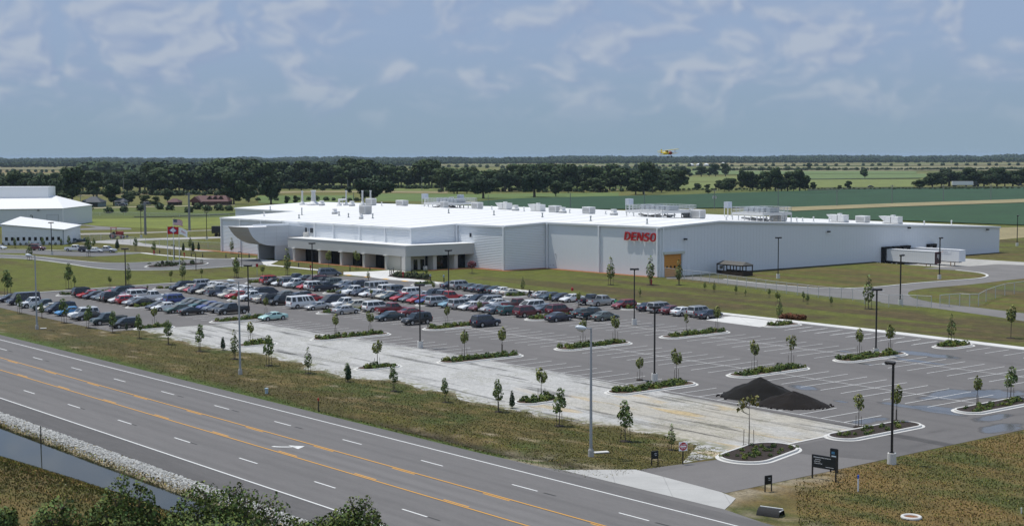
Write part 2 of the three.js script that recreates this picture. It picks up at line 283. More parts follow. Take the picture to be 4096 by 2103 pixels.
const lotTex = tex(2048, 1024, (x, y) => {
  const u = LU0 + x / 2048 * LW, v = LV0 + y / 1024 * LH, vv = v - drift(u, v);
  let k = 0.152 + 0.045 * (fbm(u * 0.07, v * 0.16, 5) - 0.5) + 0.02 * (fbm(u * 0.9, v * 0.9, 3) - 0.5) + 0.018 * (hash2(x, y) - 0.5);
  const st = ((u + 82.6) % 2.743 + 2.743) % 2.743 / 2.743 - 0.5;                 // drips in the middle of stalls
  for (const r of [105.7, 111.4, 124.8, 130.5, 143.8, 149.6, 163.4]) k -= 0.03 * Math.exp(-Math.pow(st / 0.16, 2) - Math.pow((vv - r) / 1.7, 2)) * (0.3 + 1.1 * vnoise(Math.floor((u + 82.6) / 2.743), r));
  for (const r of [117.6, 137.0, 156.6]) k -= 0.012 * (Math.exp(-Math.pow((vv - r - 1.6) / 0.5, 2)) + Math.exp(-Math.pow((vv - r + 1.6) / 0.5, 2))) * (0.4 + fbm(u * 0.05, r, 3));
  for (const [cu, cv, R, e] of [[-88, 141, 8, 0], [-90, 142.5, 11, 3], [-93, 140, 7, 5], [-72, 66, 9, 0]]) { const rr = Math.hypot(u - cu, v - cv); if (u > cu - 2) k -= 0.018 * (Math.exp(-Math.pow((rr - R) / 0.22, 2)) + Math.exp(-Math.pow((rr - R - 1.6) / 0.22, 2))); }
  if (u > -82.5 && v < 108) k += (v < 93 + (u + 82) * 0.5 ? 0.025 : -0.028) + 0.02 * (fbm(u * 0.25, v * 0.06 + 9, 4) - 0.5);
  const edge = vv - 107.3; if (u > -199 && edge > -1 && edge < 0.7) k -= 0.05 * sstep(0.7, 0.1, edge);
  for (const [a, b, c, e] of WET) { const q = Math.hypot((u - a) / c, (v - b) / e) + 0.55 * (fbm(u * 0.55 + a, v * 0.55, 4) - 0.5) * 2; if (q < 1.12) k *= lerp(1, 0.60, sstep(1.12, 0.9, q)); }
  k *= 0.84; return [srgb(k * 1.05), srgb(k * 0.985), srgb(k * 0.945)];
}, true, false);
const lotRough = tex(1024, 512, (x, y) => { const u = LU0 + x / 1024 * LW, v = LV0 + y / 512 * LH; let r = 0.9; for (const [a, b, c, e] of WET) { const q = Math.hypot((u - a) / c, (v - b) / e) + 0.55 * (fbm(u * 0.55 + a, v * 0.55, 4) - 0.5) * 2; if (q < 1.0) r = lerp(r, 0.16, sstep(1.0, 0.72, q)); } return [r, r, r]; }, false, false);
const lotAsphalt = new THREE.MeshStandardMaterial({ map: lotTex, roughnessMap: lotRough, roughness: 1 });

// ---------- car park ----------
const NEAR = (u) => 80.9 + 1.4 * sstep(-260, -200, u);
{
  const left = [], P = (u, v) => lot(u, v);
  const pts = [P(-74, 78.7), P(-73.9, 90), P(-73.95, 118), P(-74, 172), P(-100, 169), P(-130, 167.6), P(-165, 167.2), P(-200, 166.6), P(-235, 166.3), P(-248, 164.5), P(-262, 159), P(-266.8, 158.4), P(-268, 141), P(-268.2, 120), P(-266, 95), P(-262, 81), P(-250, 80.6), P(-230, 80.9), P(-210, 81.6), P(-200.2, 82.2), P(-199.3, 90), P(-198.6, 97.5), P(-198.4, 104.3), P(-184, 104.8), P(-170, 105.6), P(-150, 106.9), P(-130, 107.3), P(-100, 107.3), P(-84, 107.0), P(-83, 95), P(-82.6, 87.5), P(-84.1, 78.8)];
  structure('car_park', sheet(pts, 0.020, lotUv), lotAsphalt);
  // gravelled extension
  const gv = [P(-199.0, 104.2), P(-199.4, 90)];
  for (let s = -195; s <= -84; s += 1.0) { gv.push(road(s, gravelEdge(s) - 0.5)); }
  gv.push(P(-83.6, 83.6), P(-83.0, 95), P(-83.6, 107.2), P(-100, 107.4), P(-130, 107.4), P(-150, 107.0), P(-170, 105.7), P(-184, 104.9));
  const gU0 = -204, gV0 = 76, gW = 126, gH = 34;
  const gTex = tex(2048, 1024, (x, y) => {
    const u = gU0 + x / 2048 * gW, v = gV0 + y / 1024 * gH, [wx, wz] = lot(u, v), [s, d] = toRoad(wx, wz);
    let k = 0.40 + 0.10 * (fbm(u * 0.35, v * 0.35, 4) - 0.5) + 0.20 * (hash2(x, y) - 0.5) + 0.16 * (fbm(u * 3.2, v * 3.2, 3) - 0.5);
    const tr = fbm(u * 0.085 + 4, v * 0.85, 4), t2 = fbm(u * 0.05 + 60, v * 1.4 + 7, 3);
    k -= 0.20 * sstep(0.66, 0.76, tr) + 0.11 * sstep(0.64, 0.74, t2);
    const warm = sstep(-125, -96, u) * sstep(0.36, 0.66, fbm(u * 0.12, v * 0.22 + 9, 4)), oc = sstep(0.60, 0.72, fbm(u * 0.10 + 33, v * 0.5, 4)) * sstep(-130, -105, u);
    k *= 1 - 0.10 * warm;
    k *= 1 - 0.35 * sstep(1.4, 0, (107.4 + drift(u, 107)) - v) * sstep(0.35, 0.6, fbm(u * 0.4, v, 3));
    let c = [k * (1 + 0.04 * warm + 0.10 * oc), k * (0.985 - 0.02 * warm - 0.08 * oc), k * (0.94 - 0.13 * warm - 0.32 * oc)];
    const weed = sstep(2.6, -0.8, d - gravelEdge(s)) * sstep(0.45, 0.62, fbm(u * 2.0, v * 2.0, 3)); c = mix3(c, [0.12, 0.12, 0.03], weed * 0.85);
    if (fbm(u * 0.4 + 9, v * 0.4, 3) > 0.62 && hash2(x >> 1, y >> 1) > 0.8) c = mix3(c, [0.13, 0.13, 0.06], 0.55);
    return c.map(srgb);
  }, true, false);
  structure('gravel_lot', sheet(gv, 0.012, (x, z) => { const [u, v] = toLot(x, z); return [(u - gU0) / gW, (v - gV0) / gH]; }), new THREE.MeshStandardMaterial({ map: gTex, roughness: 1, bumpMap: fine, bumpScale: 0.03 }));
}
// stall lines
const ISL = [-82.6, -112.8, -143.0, -172.2, -200.9, -229.8, -258.2];
{
  const g = [], line = (u0, v0, u1, v1, w = 0.11) => { const du = u1 - u0, dv = v1 - v0, l = Math.hypot(du, dv), a = -dv / l * w / 2, b = du / l * w / 2, P = (u, v) => { const [x, z] = lot(u, v); return [x, 0.026, z]; }; g.push(quads([[P(u0 - a, v0 - b), P(u1 - a, v1 - b), P(u1 + a, v1 + b), P(u0 + a, v0 + b)]])); };
  const D = (u, v) => v + drift(u, v);
  const bays = (row, far, near, k0, k1, mid = true) => { for (let k = k0; k < k1; k++) { const a = ISL[k] - 1.45, b = ISL[k + 1] + 1.45, n = 10; for (let i = 1; i < n; i++) { const u = lerp(a, b, i / n); line(u, D(u, row - near), u, D(u, row + far)); } if (mid) line(a - 0.1, D(a, row), b + 0.1, D(b, row)); } };
  bays(108.6, 5.7, 0, 0, 4); bays(108.6, 5.7, 5.8, 4, 6); bays(127.6, 5.8, 5.8, 0, 6); bays(146.7, 5.8, 5.8, 0, 6);
  for (let k = 0; k < 5; k++) { const a = ISL[k] - 31.6 - 0, b = ISL[k + 1] - 28.8; for (let i = 1; i < 10; i++) { const u = lerp(ISL[k] - 1.45 - 30, ISL[k + 1] + 1.45 - 30, i / 10); if (u < -143.5 && u > -154.5 || u < -238) continue; line(u, D(u, 160.4), u, D(u, 166.0)); } }
  for (let i = 1; i < 10; i++) { const u = lerp(ISL[0] - 1.45, ISL[1] + 1.45, i / 10); line(u, 160.6, u, 166.0); if (i < 3) line(u + 32, 160.6, u + 32, 166); }
  for (let i = 1; i < 10; i++) { const u = lerp(ISL[1] - 1.45, ISL[2] + 1.45, i / 10); line(u, 160.6, u, 166.2); }
  for (let i = 0; i < 22; i++) { const u = -255 + i * 2.55; line(u, 83.0, u, 88.4); }
  structure('stall_line_marking', mg(g), whitePaint);
}
// kerbs and walks
{
  const P = (u, v) => lot(u, v);
  structure('sidewalk', sheet([P(-74, 167.0), P(-74, 169.2), P(-100, 168.9), P(-125, 169.8), P(-150, 169.2), P(-180, 168.6), P(-205, 168.4), P(-232, 168.3), P(-232, 166.5), P(-205, 166.6), P(-180, 166.9), P(-150, 167.3), P(-125, 167.6), P(-100, 166.8)], 0.13, (x, z) => [x, z]), brightConcrete);
  structure('sidewalk_kerb', ribbon([P(-74, 166.9), P(-100, 166.7), P(-125, 167.5), P(-150, 167.2), P(-180, 166.8), P(-205, 166.5), P(-232, 166.4)], 0.2, 0.12, 0.02), kerbMat);
  structure('concrete_pad', sheet([P(-143.4, 159.4), P(-154.8, 159.8), P(-156.2, 163), P(-156, 166.9), P(-143.4, 167.2)], 0.030, (x, z) => [x, z]), brightConcrete);
  structure('car_park_kerb', mg([ribbon([P(-262.5, 80.4), P(-266.3, 95), P(-268.5, 120), P(-268.3, 141), P(-267.1, 158.3)], 0.5, 0.14, 0.01), ribbon([P(-265.6, 158.6), P(-267, 158.3)], 0.4, 0.14, 0.01)]), kerbMat);
  structure('drive_kerb', mg([ribbon([P(-83.2, 95.4), P(-83.4, 101.8)], 0.3, 0.03, 0.02)]), kerbMat);
}
// planting islands: kerb, mulch, shrubs
const leafMat = new THREE.MeshPhysicalMaterial({ vertexColors: true, roughness: 0.85, side: THREE.DoubleSide, transmission: 0.0 });
function leaves(rng, spots, size, tint, vary = 0.35) {      // one folded leaf face per spot [x, y, z, nx, ny, nz]
  const n = spots.length, p = new Float32Array(n * 18), nn = new Float32Array(n * 18), c = new Float32Array(n * 18), A = new THREE.Vector3(), B = new THREE.Vector3(), N = new THREE.Vector3(), O = new THREE.Vector3();
  for (let i = 0; i < n; i++) {
    const [x, y, z, ox, oy, oz] = spots[i];
    N.set(rng() - 0.5, rng() - 0.35, rng() - 0.5).normalize(); O.set(ox, oy, oz); N.addScaledVector(O, 0.9).normalize();
    A.set(rng() - 0.5, rng() - 0.5, rng() - 0.5).cross(N).normalize(); B.crossVectors(N, A);
    const s = size * (0.6 + 0.8 * rng()), w = s * (0.55 + 0.3 * rng());
    const q = [[-s, 0], [0, -w], [s, 0], [-s, 0], [s, 0], [0, w]], lift = s * 0.35;
    const shade = 1 + vary * (rng() - 0.5) * 2, hue = (rng() - 0.5) * vary;
    for (let k = 0; k < 6; k++) {
      const [a, b] = q[k], l = b ? lift * 0.6 : 0, o = i * 18 + k * 3;
      p[o] = x + A.x * a + B.x * b + N.x * l; p[o + 1] = y + A.y * a + B.y * b + N.y * l; p[o + 2] = z + A.z * a + B.z * b + N.z * l;
      const m = 0.55; nn[o] = lerp(N.x, ox, m); nn[o + 1] = lerp(N.y, oy, m); nn[o + 2] = lerp(N.z, oz, m);
      c[o] = tint[0] * shade * (1 + hue); c[o + 1] = tint[1] * shade; c[o + 2] = tint[2] * shade * (1 - hue);
    }
  }
  const g = new THREE.BufferGeometry(); g.setAttribute('position', new THREE.BufferAttribute(p, 3)); g.setAttribute('normal', new THREE.BufferAttribute(nn, 3)); g.setAttribute('color', new THREE.BufferAttribute(c, 3)); return g;
}
function lobeSpots(rng, lobes, n, shell = 0.45) {           // spots spread through the outer shell of ellipsoids [x, y, z, rx, ry, rz]
  const out = [], vol = lobes.map((l) => l[3] * l[4] * l[5]), tot = vol.reduce((a, b) => a + b);
  lobes.forEach((l, k) => { const m = Math.round(n * vol[k] / tot); for (let i = 0; i < m; i++) { const t = rng() * 2 - 1, a = rng() * 6.2832, r = Math.sqrt(1 - t * t), rad = 1 - shell * rng() * rng(); const dx = r * Math.cos(a), dy = t, dz = r * Math.sin(a); out.push([l[0] + dx * l[3] * rad, l[1] + dy * l[4] * rad, l[2] + dz * l[5] * rad, dx, dy, dz]); } });
  return out;
}
const shrubGeo = (() => { const r = rngOf(5); return leaves(r, lobeSpots(r, [[0, 0.26, 0, 0.42, 0.3, 0.42]], 70).filter((q) => q[1] > 0), 0.13, [0.10, 0.13, 0.03], 0.5); })();
const mulchMat = new THREE.MeshStandardMaterial({ color: new THREE.Color().setRGB(0.085, 0.052, 0.034), roughness: 1, bumpMap: grassBump, bumpScale: 0.08 });
const darkMulch = new THREE.MeshStandardMaterial({ color: new THREE.Color().setRGB(0.035, 0.024, 0.018), roughness: 1, bumpMap: grassBump, bumpScale: 0.08 });
function capsule(hw, hl, inset, open) { const w = hw - inset, l = hl - inset, s = new THREE.Shape(), r = w; s.moveTo(-w, -l + r); s.lineTo(-w, l - r); s.absarc(0, l - r, r, Math.PI, 0, true); s.lineTo(w, -l + r); s.absarc(0, -l + r, r, 0, -Math.PI, true); return s; }
function island(label, u, v, hl, turn, shrubsN, dark, seed, hw = 1.55) {
  const rng = rngOf(seed), t = lotThing('planting_island', label, 'planting island', u, v, turn, 'kerbed planting islands of the car park');
  const ring = (o, i, h, bev) => { const s = capsule(hw, hl, o), hp = new THREE.Path(capsule(hw, hl, i).getPoints(10).reverse()); s.holes.push(hp); return new THREE.ExtrudeGeometry(s, { depth: h, bevelEnabled: false, curveSegments: 10 }).rotateX(-Math.PI / 2); };
  part('gutter', ring(-0.32, 0.0, 0.012).translate(0, 0.024, 0), kerbMat, t); part('kerb', ring(0, 0.22, 0.17).translate(0, 0.02, 0), kerbMat, t);
  part('mulch_bed', new THREE.ShapeGeometry(capsule(hw, hl, 0.2), 8).rotateX(-Math.PI / 2).translate(0, 0.15, 0), dark ? darkMulch : mulchMat, t);
  const im = new THREE.InstancedMesh(shrubGeo, leafMat, shrubsN), M = new THREE.Matrix4(), Q = new THREE.Quaternion(), C = new THREE.Color();
  for (let i = 0; i < shrubsN; i++) { const x = (rng() - 0.5) * (hw - 0.45) * 2, z = lerp(-hl + 0.9, hl - 0.9, (i + 0.7 * rng()) / shrubsN), s = (dark ? 0.5 : 0.85) * (0.7 + 0.6 * rng()); M.compose(new THREE.Vector3(x, 0.14, z), Q.setFromAxisAngle(new THREE.Vector3(0, 1, 0), rng() * 6.28), new THREE.Vector3(s, s * (0.8 + 0.4 * rng()), s)); im.setMatrixAt(i, M); const k = rng(); im.setColorAt(i, C.setRGB(...(k < 0.3 ? [0.75, 0.9, 0.9] : k < 0.75 ? [1.25, 1.3, 1.0] : [1.6, 1.4, 0.9]))); }
  im.name = 'shrubs'; im.userData.kind = 'stuff'; im.castShadow = true; t.add(im);
  return t;
}
{
  const place = ['beside the entrance drive', 'one island left of the entrance drive', 'two islands left of the entrance drive', 'three islands left of the entrance drive', 'four islands left of the entrance drive', 'five islands left of the entrance drive', 'six islands left of the entrance drive'];
  const rows = [['row edging the gravel', 108.6], ['middle double row', 127.6], ['double row nearest the plant', 146.7]];
  rows.forEach(([nm, v], r) => ISL.forEach((u, k) => { if (r === 0 && k === 0 || r === 0 && k === 1 && 0) return; const vv = v + drift(u, v); island(`kerbed island with shrubs in the ${nm}, ${place[k]}`, u, vv, 6.15, 0, 46, r === 1 && k === 0, 100 + r * 10 + k); }));
  island('dark mulched island at the corner of gravel and drive', -82.11,107.25, 6.0, 0, 20, true, 140);
  for (const [k, u, v, txt] of [[0, -112.4, 163.2, 'right one of two along the sidewalk'], [1, -142.6, 163.6, 'beside the concrete pad']]) island(`short kerbed island against the sidewalk, ${txt}`, u, v, 3.2, 0, 24, false, 150 + k);
  island('short kerbed island at the sidewalk behind a motorcycle', -203.02,160.81, 3.0, 0, 22, false, 153);
  island('short kerbed island beside the maroon wagon', -174.14,162.51, 2.6, 0, 18, false, 155);
  island('short kerbed island near the pavement lamp by the office walk', -233.03,160.84, 2.8, 0, 22, false, 156);
  // half islands in the gravel, open towards the verge
  const half = [[-200,88.25, 'leftmost'], [-173.29,90.96, 'second from the left'], [-144.92,92.44, 'second from the right'], [-114.27,92.63, 'rightmost']];
  half.forEach(([u, v, w], k) => island(`short planted island at the verge side of the gravel, ${w} of four`, u, v + 0.6, 2.9, 0, 22, false, 160 + k, 1.4));
  const e = island('large dark planting bed with one tall tree left of the entrance drive', -82.17,91.47, 4.6, 0.25, 26, true, 170, 2.3);
}

// ---------- the plant ----------
const roofY = (v) => 11.3 - 0.0445 * Math.abs(v - 226);
const wallWhite = mat([0.70, 0.735, 0.77], 0.55), wallTrim = mat([0.74, 0.77, 0.80], 0.5), roofWhite = mat([0.72, 0.72, 0.71], 0.75), seamGrey = mat([0.54, 0.54, 0.54], 0.8);
const fasciaGrey = mat([0.47, 0.475, 0.47], 0.8), concreteFin = mat([0.52, 0.51, 0.48], 0.85), glassDark = new THREE.MeshPhysicalMaterial({ color: new THREE.Color().setRGB(0.006, 0.009, 0.013), roughness: 0.08, ior: 1.5 });
const darkMetal = mat([0.012, 0.012, 0.013], 0.5), galv = mat([0.50, 0.52, 0.54], 0.45, { metalness: 0.3 }), greyPaint = mat([0.40, 0.42, 0.44], 0.6), blackRubber = mat([0.012, 0.012, 0.012], 0.9);
const U0 = -283, V0 = 250, LP = (u, y, v) => [u - U0, y, -(v - V0)];
function plainWall(P, Q, y0 = 0, topOf = roofY) {
  const cuts = [0, 1]; if ((P[1] - 226) * (Q[1] - 226) < 0) cuts.splice(1, 0, (226 - P[1]) / (Q[1] - P[1]));
  const at = (t) => [lerp(P[0], Q[0], t), lerp(P[1], Q[1], t)], q = [];
  for (let i = 0; i + 1 < cuts.length; i++) { const a = at(cuts[i]), b = at(cuts[i + 1]); q.push([LP(a[0], y0, a[1]), LP(b[0], y0, b[1]), LP(b[0], topOf(b[1]), b[1]), LP(a[0], topOf(a[1]), a[1])]); }
  return quads(q);
}
function ribs(P, Q, y0, y1, pitch = 0.37, out = 0.06) {     // horizontal ribbed cladding proud of the wall
  const du = Q[0] - P[0], dv = Q[1] - P[1], l = Math.hypot(du, dv), ou = dv / l, ov = -du / l, q = [];
  for (let y = y0; y + pitch < y1; y += pitch) {
    const pr = [[0, 0.004], [0.20, out], [0.62, out], [0.86, 0.004], [1, 0.004]];
    for (let k = 0; k < 4; k++) { const [ya, a] = pr[k], [yb, b] = pr[k + 1]; q.push([LP(P[0] + ou * a, y + ya * pitch, P[1] + ov * a), LP(Q[0] + ou * a, y + ya * pitch, Q[1] + ov * a), LP(Q[0] + ou * b, y + yb * pitch, Q[1] + ov * b), LP(P[0] + ou * b, y + yb * pitch, P[1] + ov * b)]); }
  }
  return quads(q);
}
function vribs(P, Q, y0, pitch = 1.0, out = 0.018) {        // faint upright seams of the smooth cladding
  const du = Q[0] - P[0], dv = Q[1] - P[1], l = Math.hypot(du, dv), ou = dv / l * out, ov = -du / l * out, q = [];
  for (let t = pitch; t < l; t += pitch) { const a = [P[0] + du / l * t, P[1] + dv / l * t], b = [a[0] + du / l * 0.09, a[1] + dv / l * 0.09], ty = roofY(a[1]) - 0.4, m = [(a[0] + b[0]) / 2 + ou, (a[1] + b[1]) / 2 + ov]; q.push([LP(a[0], y0, a[1]), LP(m[0], y0, m[1]), LP(m[0], ty, m[1]), LP(a[0], ty, a[1])], [LP(m[0], y0, m[1]), LP(b[0], y0, b[1]), LP(b[0], ty, b[1]), LP(m[0], ty, m[1])]); }
  return quads(q);
}
const A_ = [-351.5, 176], B_ = [-267.6, 181], C_ = [-267.3, 193.6], D_ = [-250.9, 194.9], E_ = [-250.2, 206.4], F_ = [-215.8, 208.9], G_ = [-213.4, 329], H_ = [-351.5, 329];
{
  const t = lotThing('factory_building', 'long white metal factory with a flat white roof and ribbed walls', 'factory', U0, V0);
  for (const [P, Q] of [[A_, B_], [B_, C_], [C_, D_], [D_, E_], [E_, F_], [F_, G_], [G_, H_]]) part('wall', plainWall(P, Q, -1.1), wallWhite, t);
  part('wall', plainWall(H_, [-351.5, 199.3], -1), wallWhite, t); part('wall', plainWall([-388.6, 199.3], [-351.5, 199.3], 0), wallWhite, t); part('wall', plainWall([-388.6, 329], [-388.6, 199.3], 0), wallWhite, t);
  part('wall', plainWall([-351.5, 199.3], A_, 0), wallWhite, t);
  for (const [P, Q, y0] of [[A_, B_, 0.1], [B_, C_, 5.7], [C_, D_, 0.1], [D_, E_, 0.1]]) part('ribbed_cladding', ribs(P, Q, y0, roofY(Math.max(P[1], Q[1])) - 0.35), wallWhite, t);
  part('cladding_seam', mg([vribs(E_, F_, 0.05), vribs(F_, [-215.44, 226], -0.9), vribs([-215.44, 226], G_, -0.9)]), wallWhite, t);
  // roof
  const slope = (pts) => { const g = new THREE.ShapeGeometry(new THREE.Shape(pts.map(([u, v]) => new THREE.Vector2(u, v)))); const p = g.attributes.position; for (let i = 0; i < p.count; i++) { const u = p.getX(i), v = p.getY(i); p.setXYZ(i, ...LP(u, roofY(v) + 0.06, v)); } g.computeVertexNormals(); return g; };
  const o = 0.32;
  const edge = [[A_[0] - o, A_[1] - o], [B_[0] + o, B_[1] - o], [C_[0] + o, C_[1] - o], [D_[0] + o, D_[1] - o], [E_[0] + o, E_[1] - o], [F_[0] + o, F_[1] - o]];
  part('roof', mg([slope([...edge, [-215.1, 226], [-351.82, 226]]), slope([[-351.82, 226], [-215.1, 226], [-213.1, 329.3], [-351.82, 329.3]]), slope([[-388.9, 199], [-351.8, 199], [-351.8, 226], [-388.9, 226]]), slope([[-388.9, 226], [-351.8, 226], [-351.8, 329.3], [-388.9, 329.3]])]), roofWhite, t);
  const eave = (pts) => { const q = []; for (let i = 0; i + 1 < pts.length; i++) { const [a, b] = [pts[i], pts[i + 1]]; q.push([LP(a[0], roofY(a[1]) - 0.34, a[1]), LP(b[0], roofY(b[1]) - 0.34, b[1]), LP(b[0], roofY(b[1]) + 0.055, b[1]), LP(a[0], roofY(a[1]) + 0.055, a[1])]); } return quads(q); };
  part('eave_trim', mg([eave(edge), eave([edge[5], [-215.1, 226], [-213.1, 329.3]]), eave([[-388.9, 329], [-388.9, 226], [-388.9, 199], [-351.8, 199]]), eave([[-351.82, 199], [-351.82, 175.7]])]), wallTrim, t);
  const soff = []; for (let i = 0; i < 5; i++) { const a = edge[i], b = edge[i + 1], c = [A_, B_, C_, D_, E_, F_][i + 1], d = [A_, B_, C_, D_, E_, F_][i]; soff.push([LP(a[0], roofY(a[1]) - 0.33, a[1]), LP(d[0], roofY(d[1]) - 0.33, d[1]), LP(c[0], roofY(c[1]) - 0.33, c[1]), LP(b[0], roofY(b[1]) - 0.33, b[1])]); }
  part('eave_soffit', quads(soff), wallTrim, t);
  const rs = rngOf(9);
  for (let k = 0; k < 17; k++) { const u = -344 + k * 7.7, v0 = u < -268.5 ? 176.4 : u < -251.2 ? 194.6 : 208.4; const q = [], w = 0.12 + 0.1 * rs(); for (const [a, b] of [[v0, 226], [226, 328]]) q.push([LP(u - w, roofY(a) + 0.085, a), LP(u + w, roofY(a) + 0.085, a), LP(u + w, roofY(b) + 0.085, b), LP(u - w, roofY(b) + 0.085, b)]); part('roof_seam', quads(q), seamGrey, t); }
  // downpipes
  const dp = (u, v, y0, y1, nu, nv) => part('downpipe', bbox(0.34, y1 - y0, 0.34, ...[LP(u + nu * 0.2, y0, v + nv * 0.2)].flatMap((q) => [q[0], q[1], q[2]])), wallTrim, t);
  const onAB = (u) => lerp(A_[1], B_[1], (u - A_[0]) / (B_[0] - A_[0]));
  for (const u of [-351.2, -341.5, -331.0, -320.5]) dp(u, onAB(u), 0, roofY(onAB(u)) - 0.3, 0, -1);
  for (const u of [-306.2, -298.1, -287.2, -277.2]) dp(u, onAB(u), 5.7, roofY(onAB(u)) - 0.3, 0, -1);
  for (const [u, v, y0, a, b] of [[-267.5, 181, 5.7, 0.5, -0.9], [-266.9, 193.4, 5.7, 0, -1], [-251.2, 194.8, 0, 0.9, -0.9], [-249.7, 206.3, 0, 0, -1], [-233.4, 207.6, 0, 0, -1], [-216.3, 208.8, 0, 0, -1], [-215.8, 209.6, 0, 1, 0]]) dp(u, v, y0, roofY(v) - 0.3, a, b);
  // upper windows
  const win = (u0, u1, y0, y1, wv) => { const w = part('window', bbox(u1 - u0, y1 - y0, 0.14, ...LP((u0 + u1) / 2, y0, wv - 0.12)), wallTrim, t); const n = u1 - u0 > 1 ? 3 : 1, pw = (u1 - u0 - 0.16) / n; for (let i = 0; i < n; i++) part('pane', bbox(pw - 0.12, y1 - y0 - 0.2, 0.05, ...LP(u0 + 0.08 + pw * (i + 0.5), y0 + 0.1, wv - 0.2)), glassDark, w); };
  win(-311.2, -309.1, 6.6, 8.0, 178.3); win(-308.2, -306.4, 6.6, 8.0, 178.5); win(-262.9, -261.9, 6.9, 8.0, 194.1);
  // orange roll-up door, docks, wall lights on the side wall
  const side = (v) => -215.8 + (v - 208.9) / 120 * 2.4;
  const onSide = (w, h, d, v, y0, off) => bbox(d, h, w, ...LP(side(v) + off, y0, v));
  const door = part('roll_up_door', onSide(4.9, 4.65, 0.12, 212.4, 0, 0.1), mat([0.62, 0.27, 0.045], 0.55), t, 'orange roll-up door');
  part('door_frame', [onSide(0.35, 4.8, 0.2, 209.75, 0, 0.12), onSide(0.3, 4.8, 0.2, 215.0, 0, 0.12)], greyPaint, t);
  part('door_hood', rbox(0.75, 0.62, 6.1, 0.12, ...LP(side(212.5) + 0.4, 4.7, 212.5)), mat([0.52, 0.54, 0.48], 0.6), t);
  for (let k = 0; k < 4; k++) part('pane', onSide(0.52, 0.5, 0.03, 210.75 + k * 1.12, 1.75, 0.185), glassDark, door);
  for (let k = 0; k < 9; k++) part('door_slat', onSide(4.86, 0.05, 0.03, 212.4, 0.5 + k * 0.48, 0.18), mat([0.42, 0.18, 0.03], 0.6), door);
  part('side_door', onSide(1.0, 2.15, 0.08, 217.2, 0, 0.06), wallTrim, t);
  for (const v of [282.7, 286.3, 289.9, 300.1]) { const s = part('dock_shelter', [onSide(3.1, 0.55, 0.9, v, 2.85, 0.45), onSide(0.5, 4.2, 0.8, v - 1.3, -1.02, 0.4), onSide(0.5, 4.2, 0.8, v + 1.3, -1.02, 0.4)], blackRubber, t); part('dock_door', onSide(2.2, 2.9, 0.06, v, 0.0, 0.05), greyPaint, s); part('bumper', onSide(2.4, 0.5, 0.25, v, -0.4, 0.15), blackRubber, s); }
  for (const [v, y] of [[215.9, 7.6], [261.7, 7.6], [291.3, 7.5], [323.3, 6.0]]) part('wall_light', rbox(0.75, 0.34, 0.5, 0.08, ...LP(side(v) + 0.4, y, v)), darkMetal, t);
  // vents low on the front wall
  for (const [u, y] of [[-247.2, 3.2], [-247.9, 0.7], [-249, 0.6]]) part('wall_vent', bbox(0.25, 0.25, 0.15, ...LP(u, y, 206.55)), greyPaint, t);

  // ---- office front: fascia, fins, dark glazing ----
  const l = [-308.8, 172.4], c = [-263.2, 176.5], e = [-261.2, 194.2];
  const slab = (pts, y, d) => { const g = new THREE.ShapeGeometry(new THREE.Shape(pts.map(([u, v]) => new THREE.Vector2(u, v)))); const p = g.attributes.position; for (let i = 0; i < p.count; i++) p.setXYZ(i, ...LP(p.getX(i), y, p.getY(i))); g.computeVertexNormals(); return g; };
  const vw = (P, Q, y0, y1) => quads([[LP(P[0], y0, P[1]), LP(Q[0], y0, Q[1]), LP(Q[0], y1, Q[1]), LP(P[0], y1, P[1])]]);
  part('office_fascia', [vw([-308.0, 178.4], l, 3.25, 5.68), vw(l, c, 3.25, 5.68), vw(c, e, 3.25, 5.68)], fasciaGrey, t);
  part('office_roof', slab([[-308.9, 172.3], [-263.1, 176.4], [-261.1, 194.3], [-267.2, 193.7], [-267.5, 180.9], [-308.9, 178.6]], 5.70), roofWhite, t);
  part('office_soffit', slab([l, c, e, [-266.9, 194], [-267.4, 181], [-308.5, 178.6]], 3.25), fasciaGrey, t);
  const front = (u) => lerp(l[1], c[1], (u - l[0]) / (c[0] - l[0]));
  const glz = (P, Q, n) => { const g = part('office_glazing', vw(P, Q, 0, 3.25), glassDark, t); const du = Q[0] - P[0], dv = Q[1] - P[1], L = Math.hypot(du, dv), an = Math.atan2(-dv, du); const m = []; for (let i = 0; i <= n; i++) m.push(bbox(0.07, 3.2, 0.09, ...LP(P[0] + du * i / n + dv / L * 0.05, 0, P[1] + dv * i / n - du / L * 0.05))); m.push(box(L, 0.08, 0.08).rotateY(Math.atan2(dv, du)).translate(...LP((P[0] + Q[0]) / 2 + dv / L * 0.05, 2.3, (P[1] + Q[1]) / 2 - du / L * 0.05))); part('mullion', m, darkMetal, g); };
  glz([-308.6, 175.7], [-270.2, 178.9], 26); glz([-265.2, 183.2], [-264.4, 194.2], 8);
  part('office_wall', [vw([-270.2, 178.9], [-270.0, 176.2], 0, 3.25), vw([-270.0, 176.4], [-265.6, 176.8], 0, 3.25), vw([-265.6, 176.8], [-265.2, 183.2], 0, 3.25)], mat([0.50, 0.475, 0.42], 0.85), t);
  part('office_door', [bbox(0.06, 2.3, 1.0, ...LP(-265.25, 0, 180.6)), bbox(0.06, 2.3, 1.0, ...LP(-265.2, 0, 182.4))], glassDark, t);
  for (const u of [-306.3, -295.7, -287.2, -278.5, -270.3]) { const f = part('concrete_fin', bbox(0.95, 3.24, 3.0, ...LP(u, 0, front(u) + 1.55)), concreteFin, t); part('fin_cap', bbox(1.15, 0.12, 0.5, ...LP(u, 3.13, front(u) - 0.12)), kerbMat, f); }
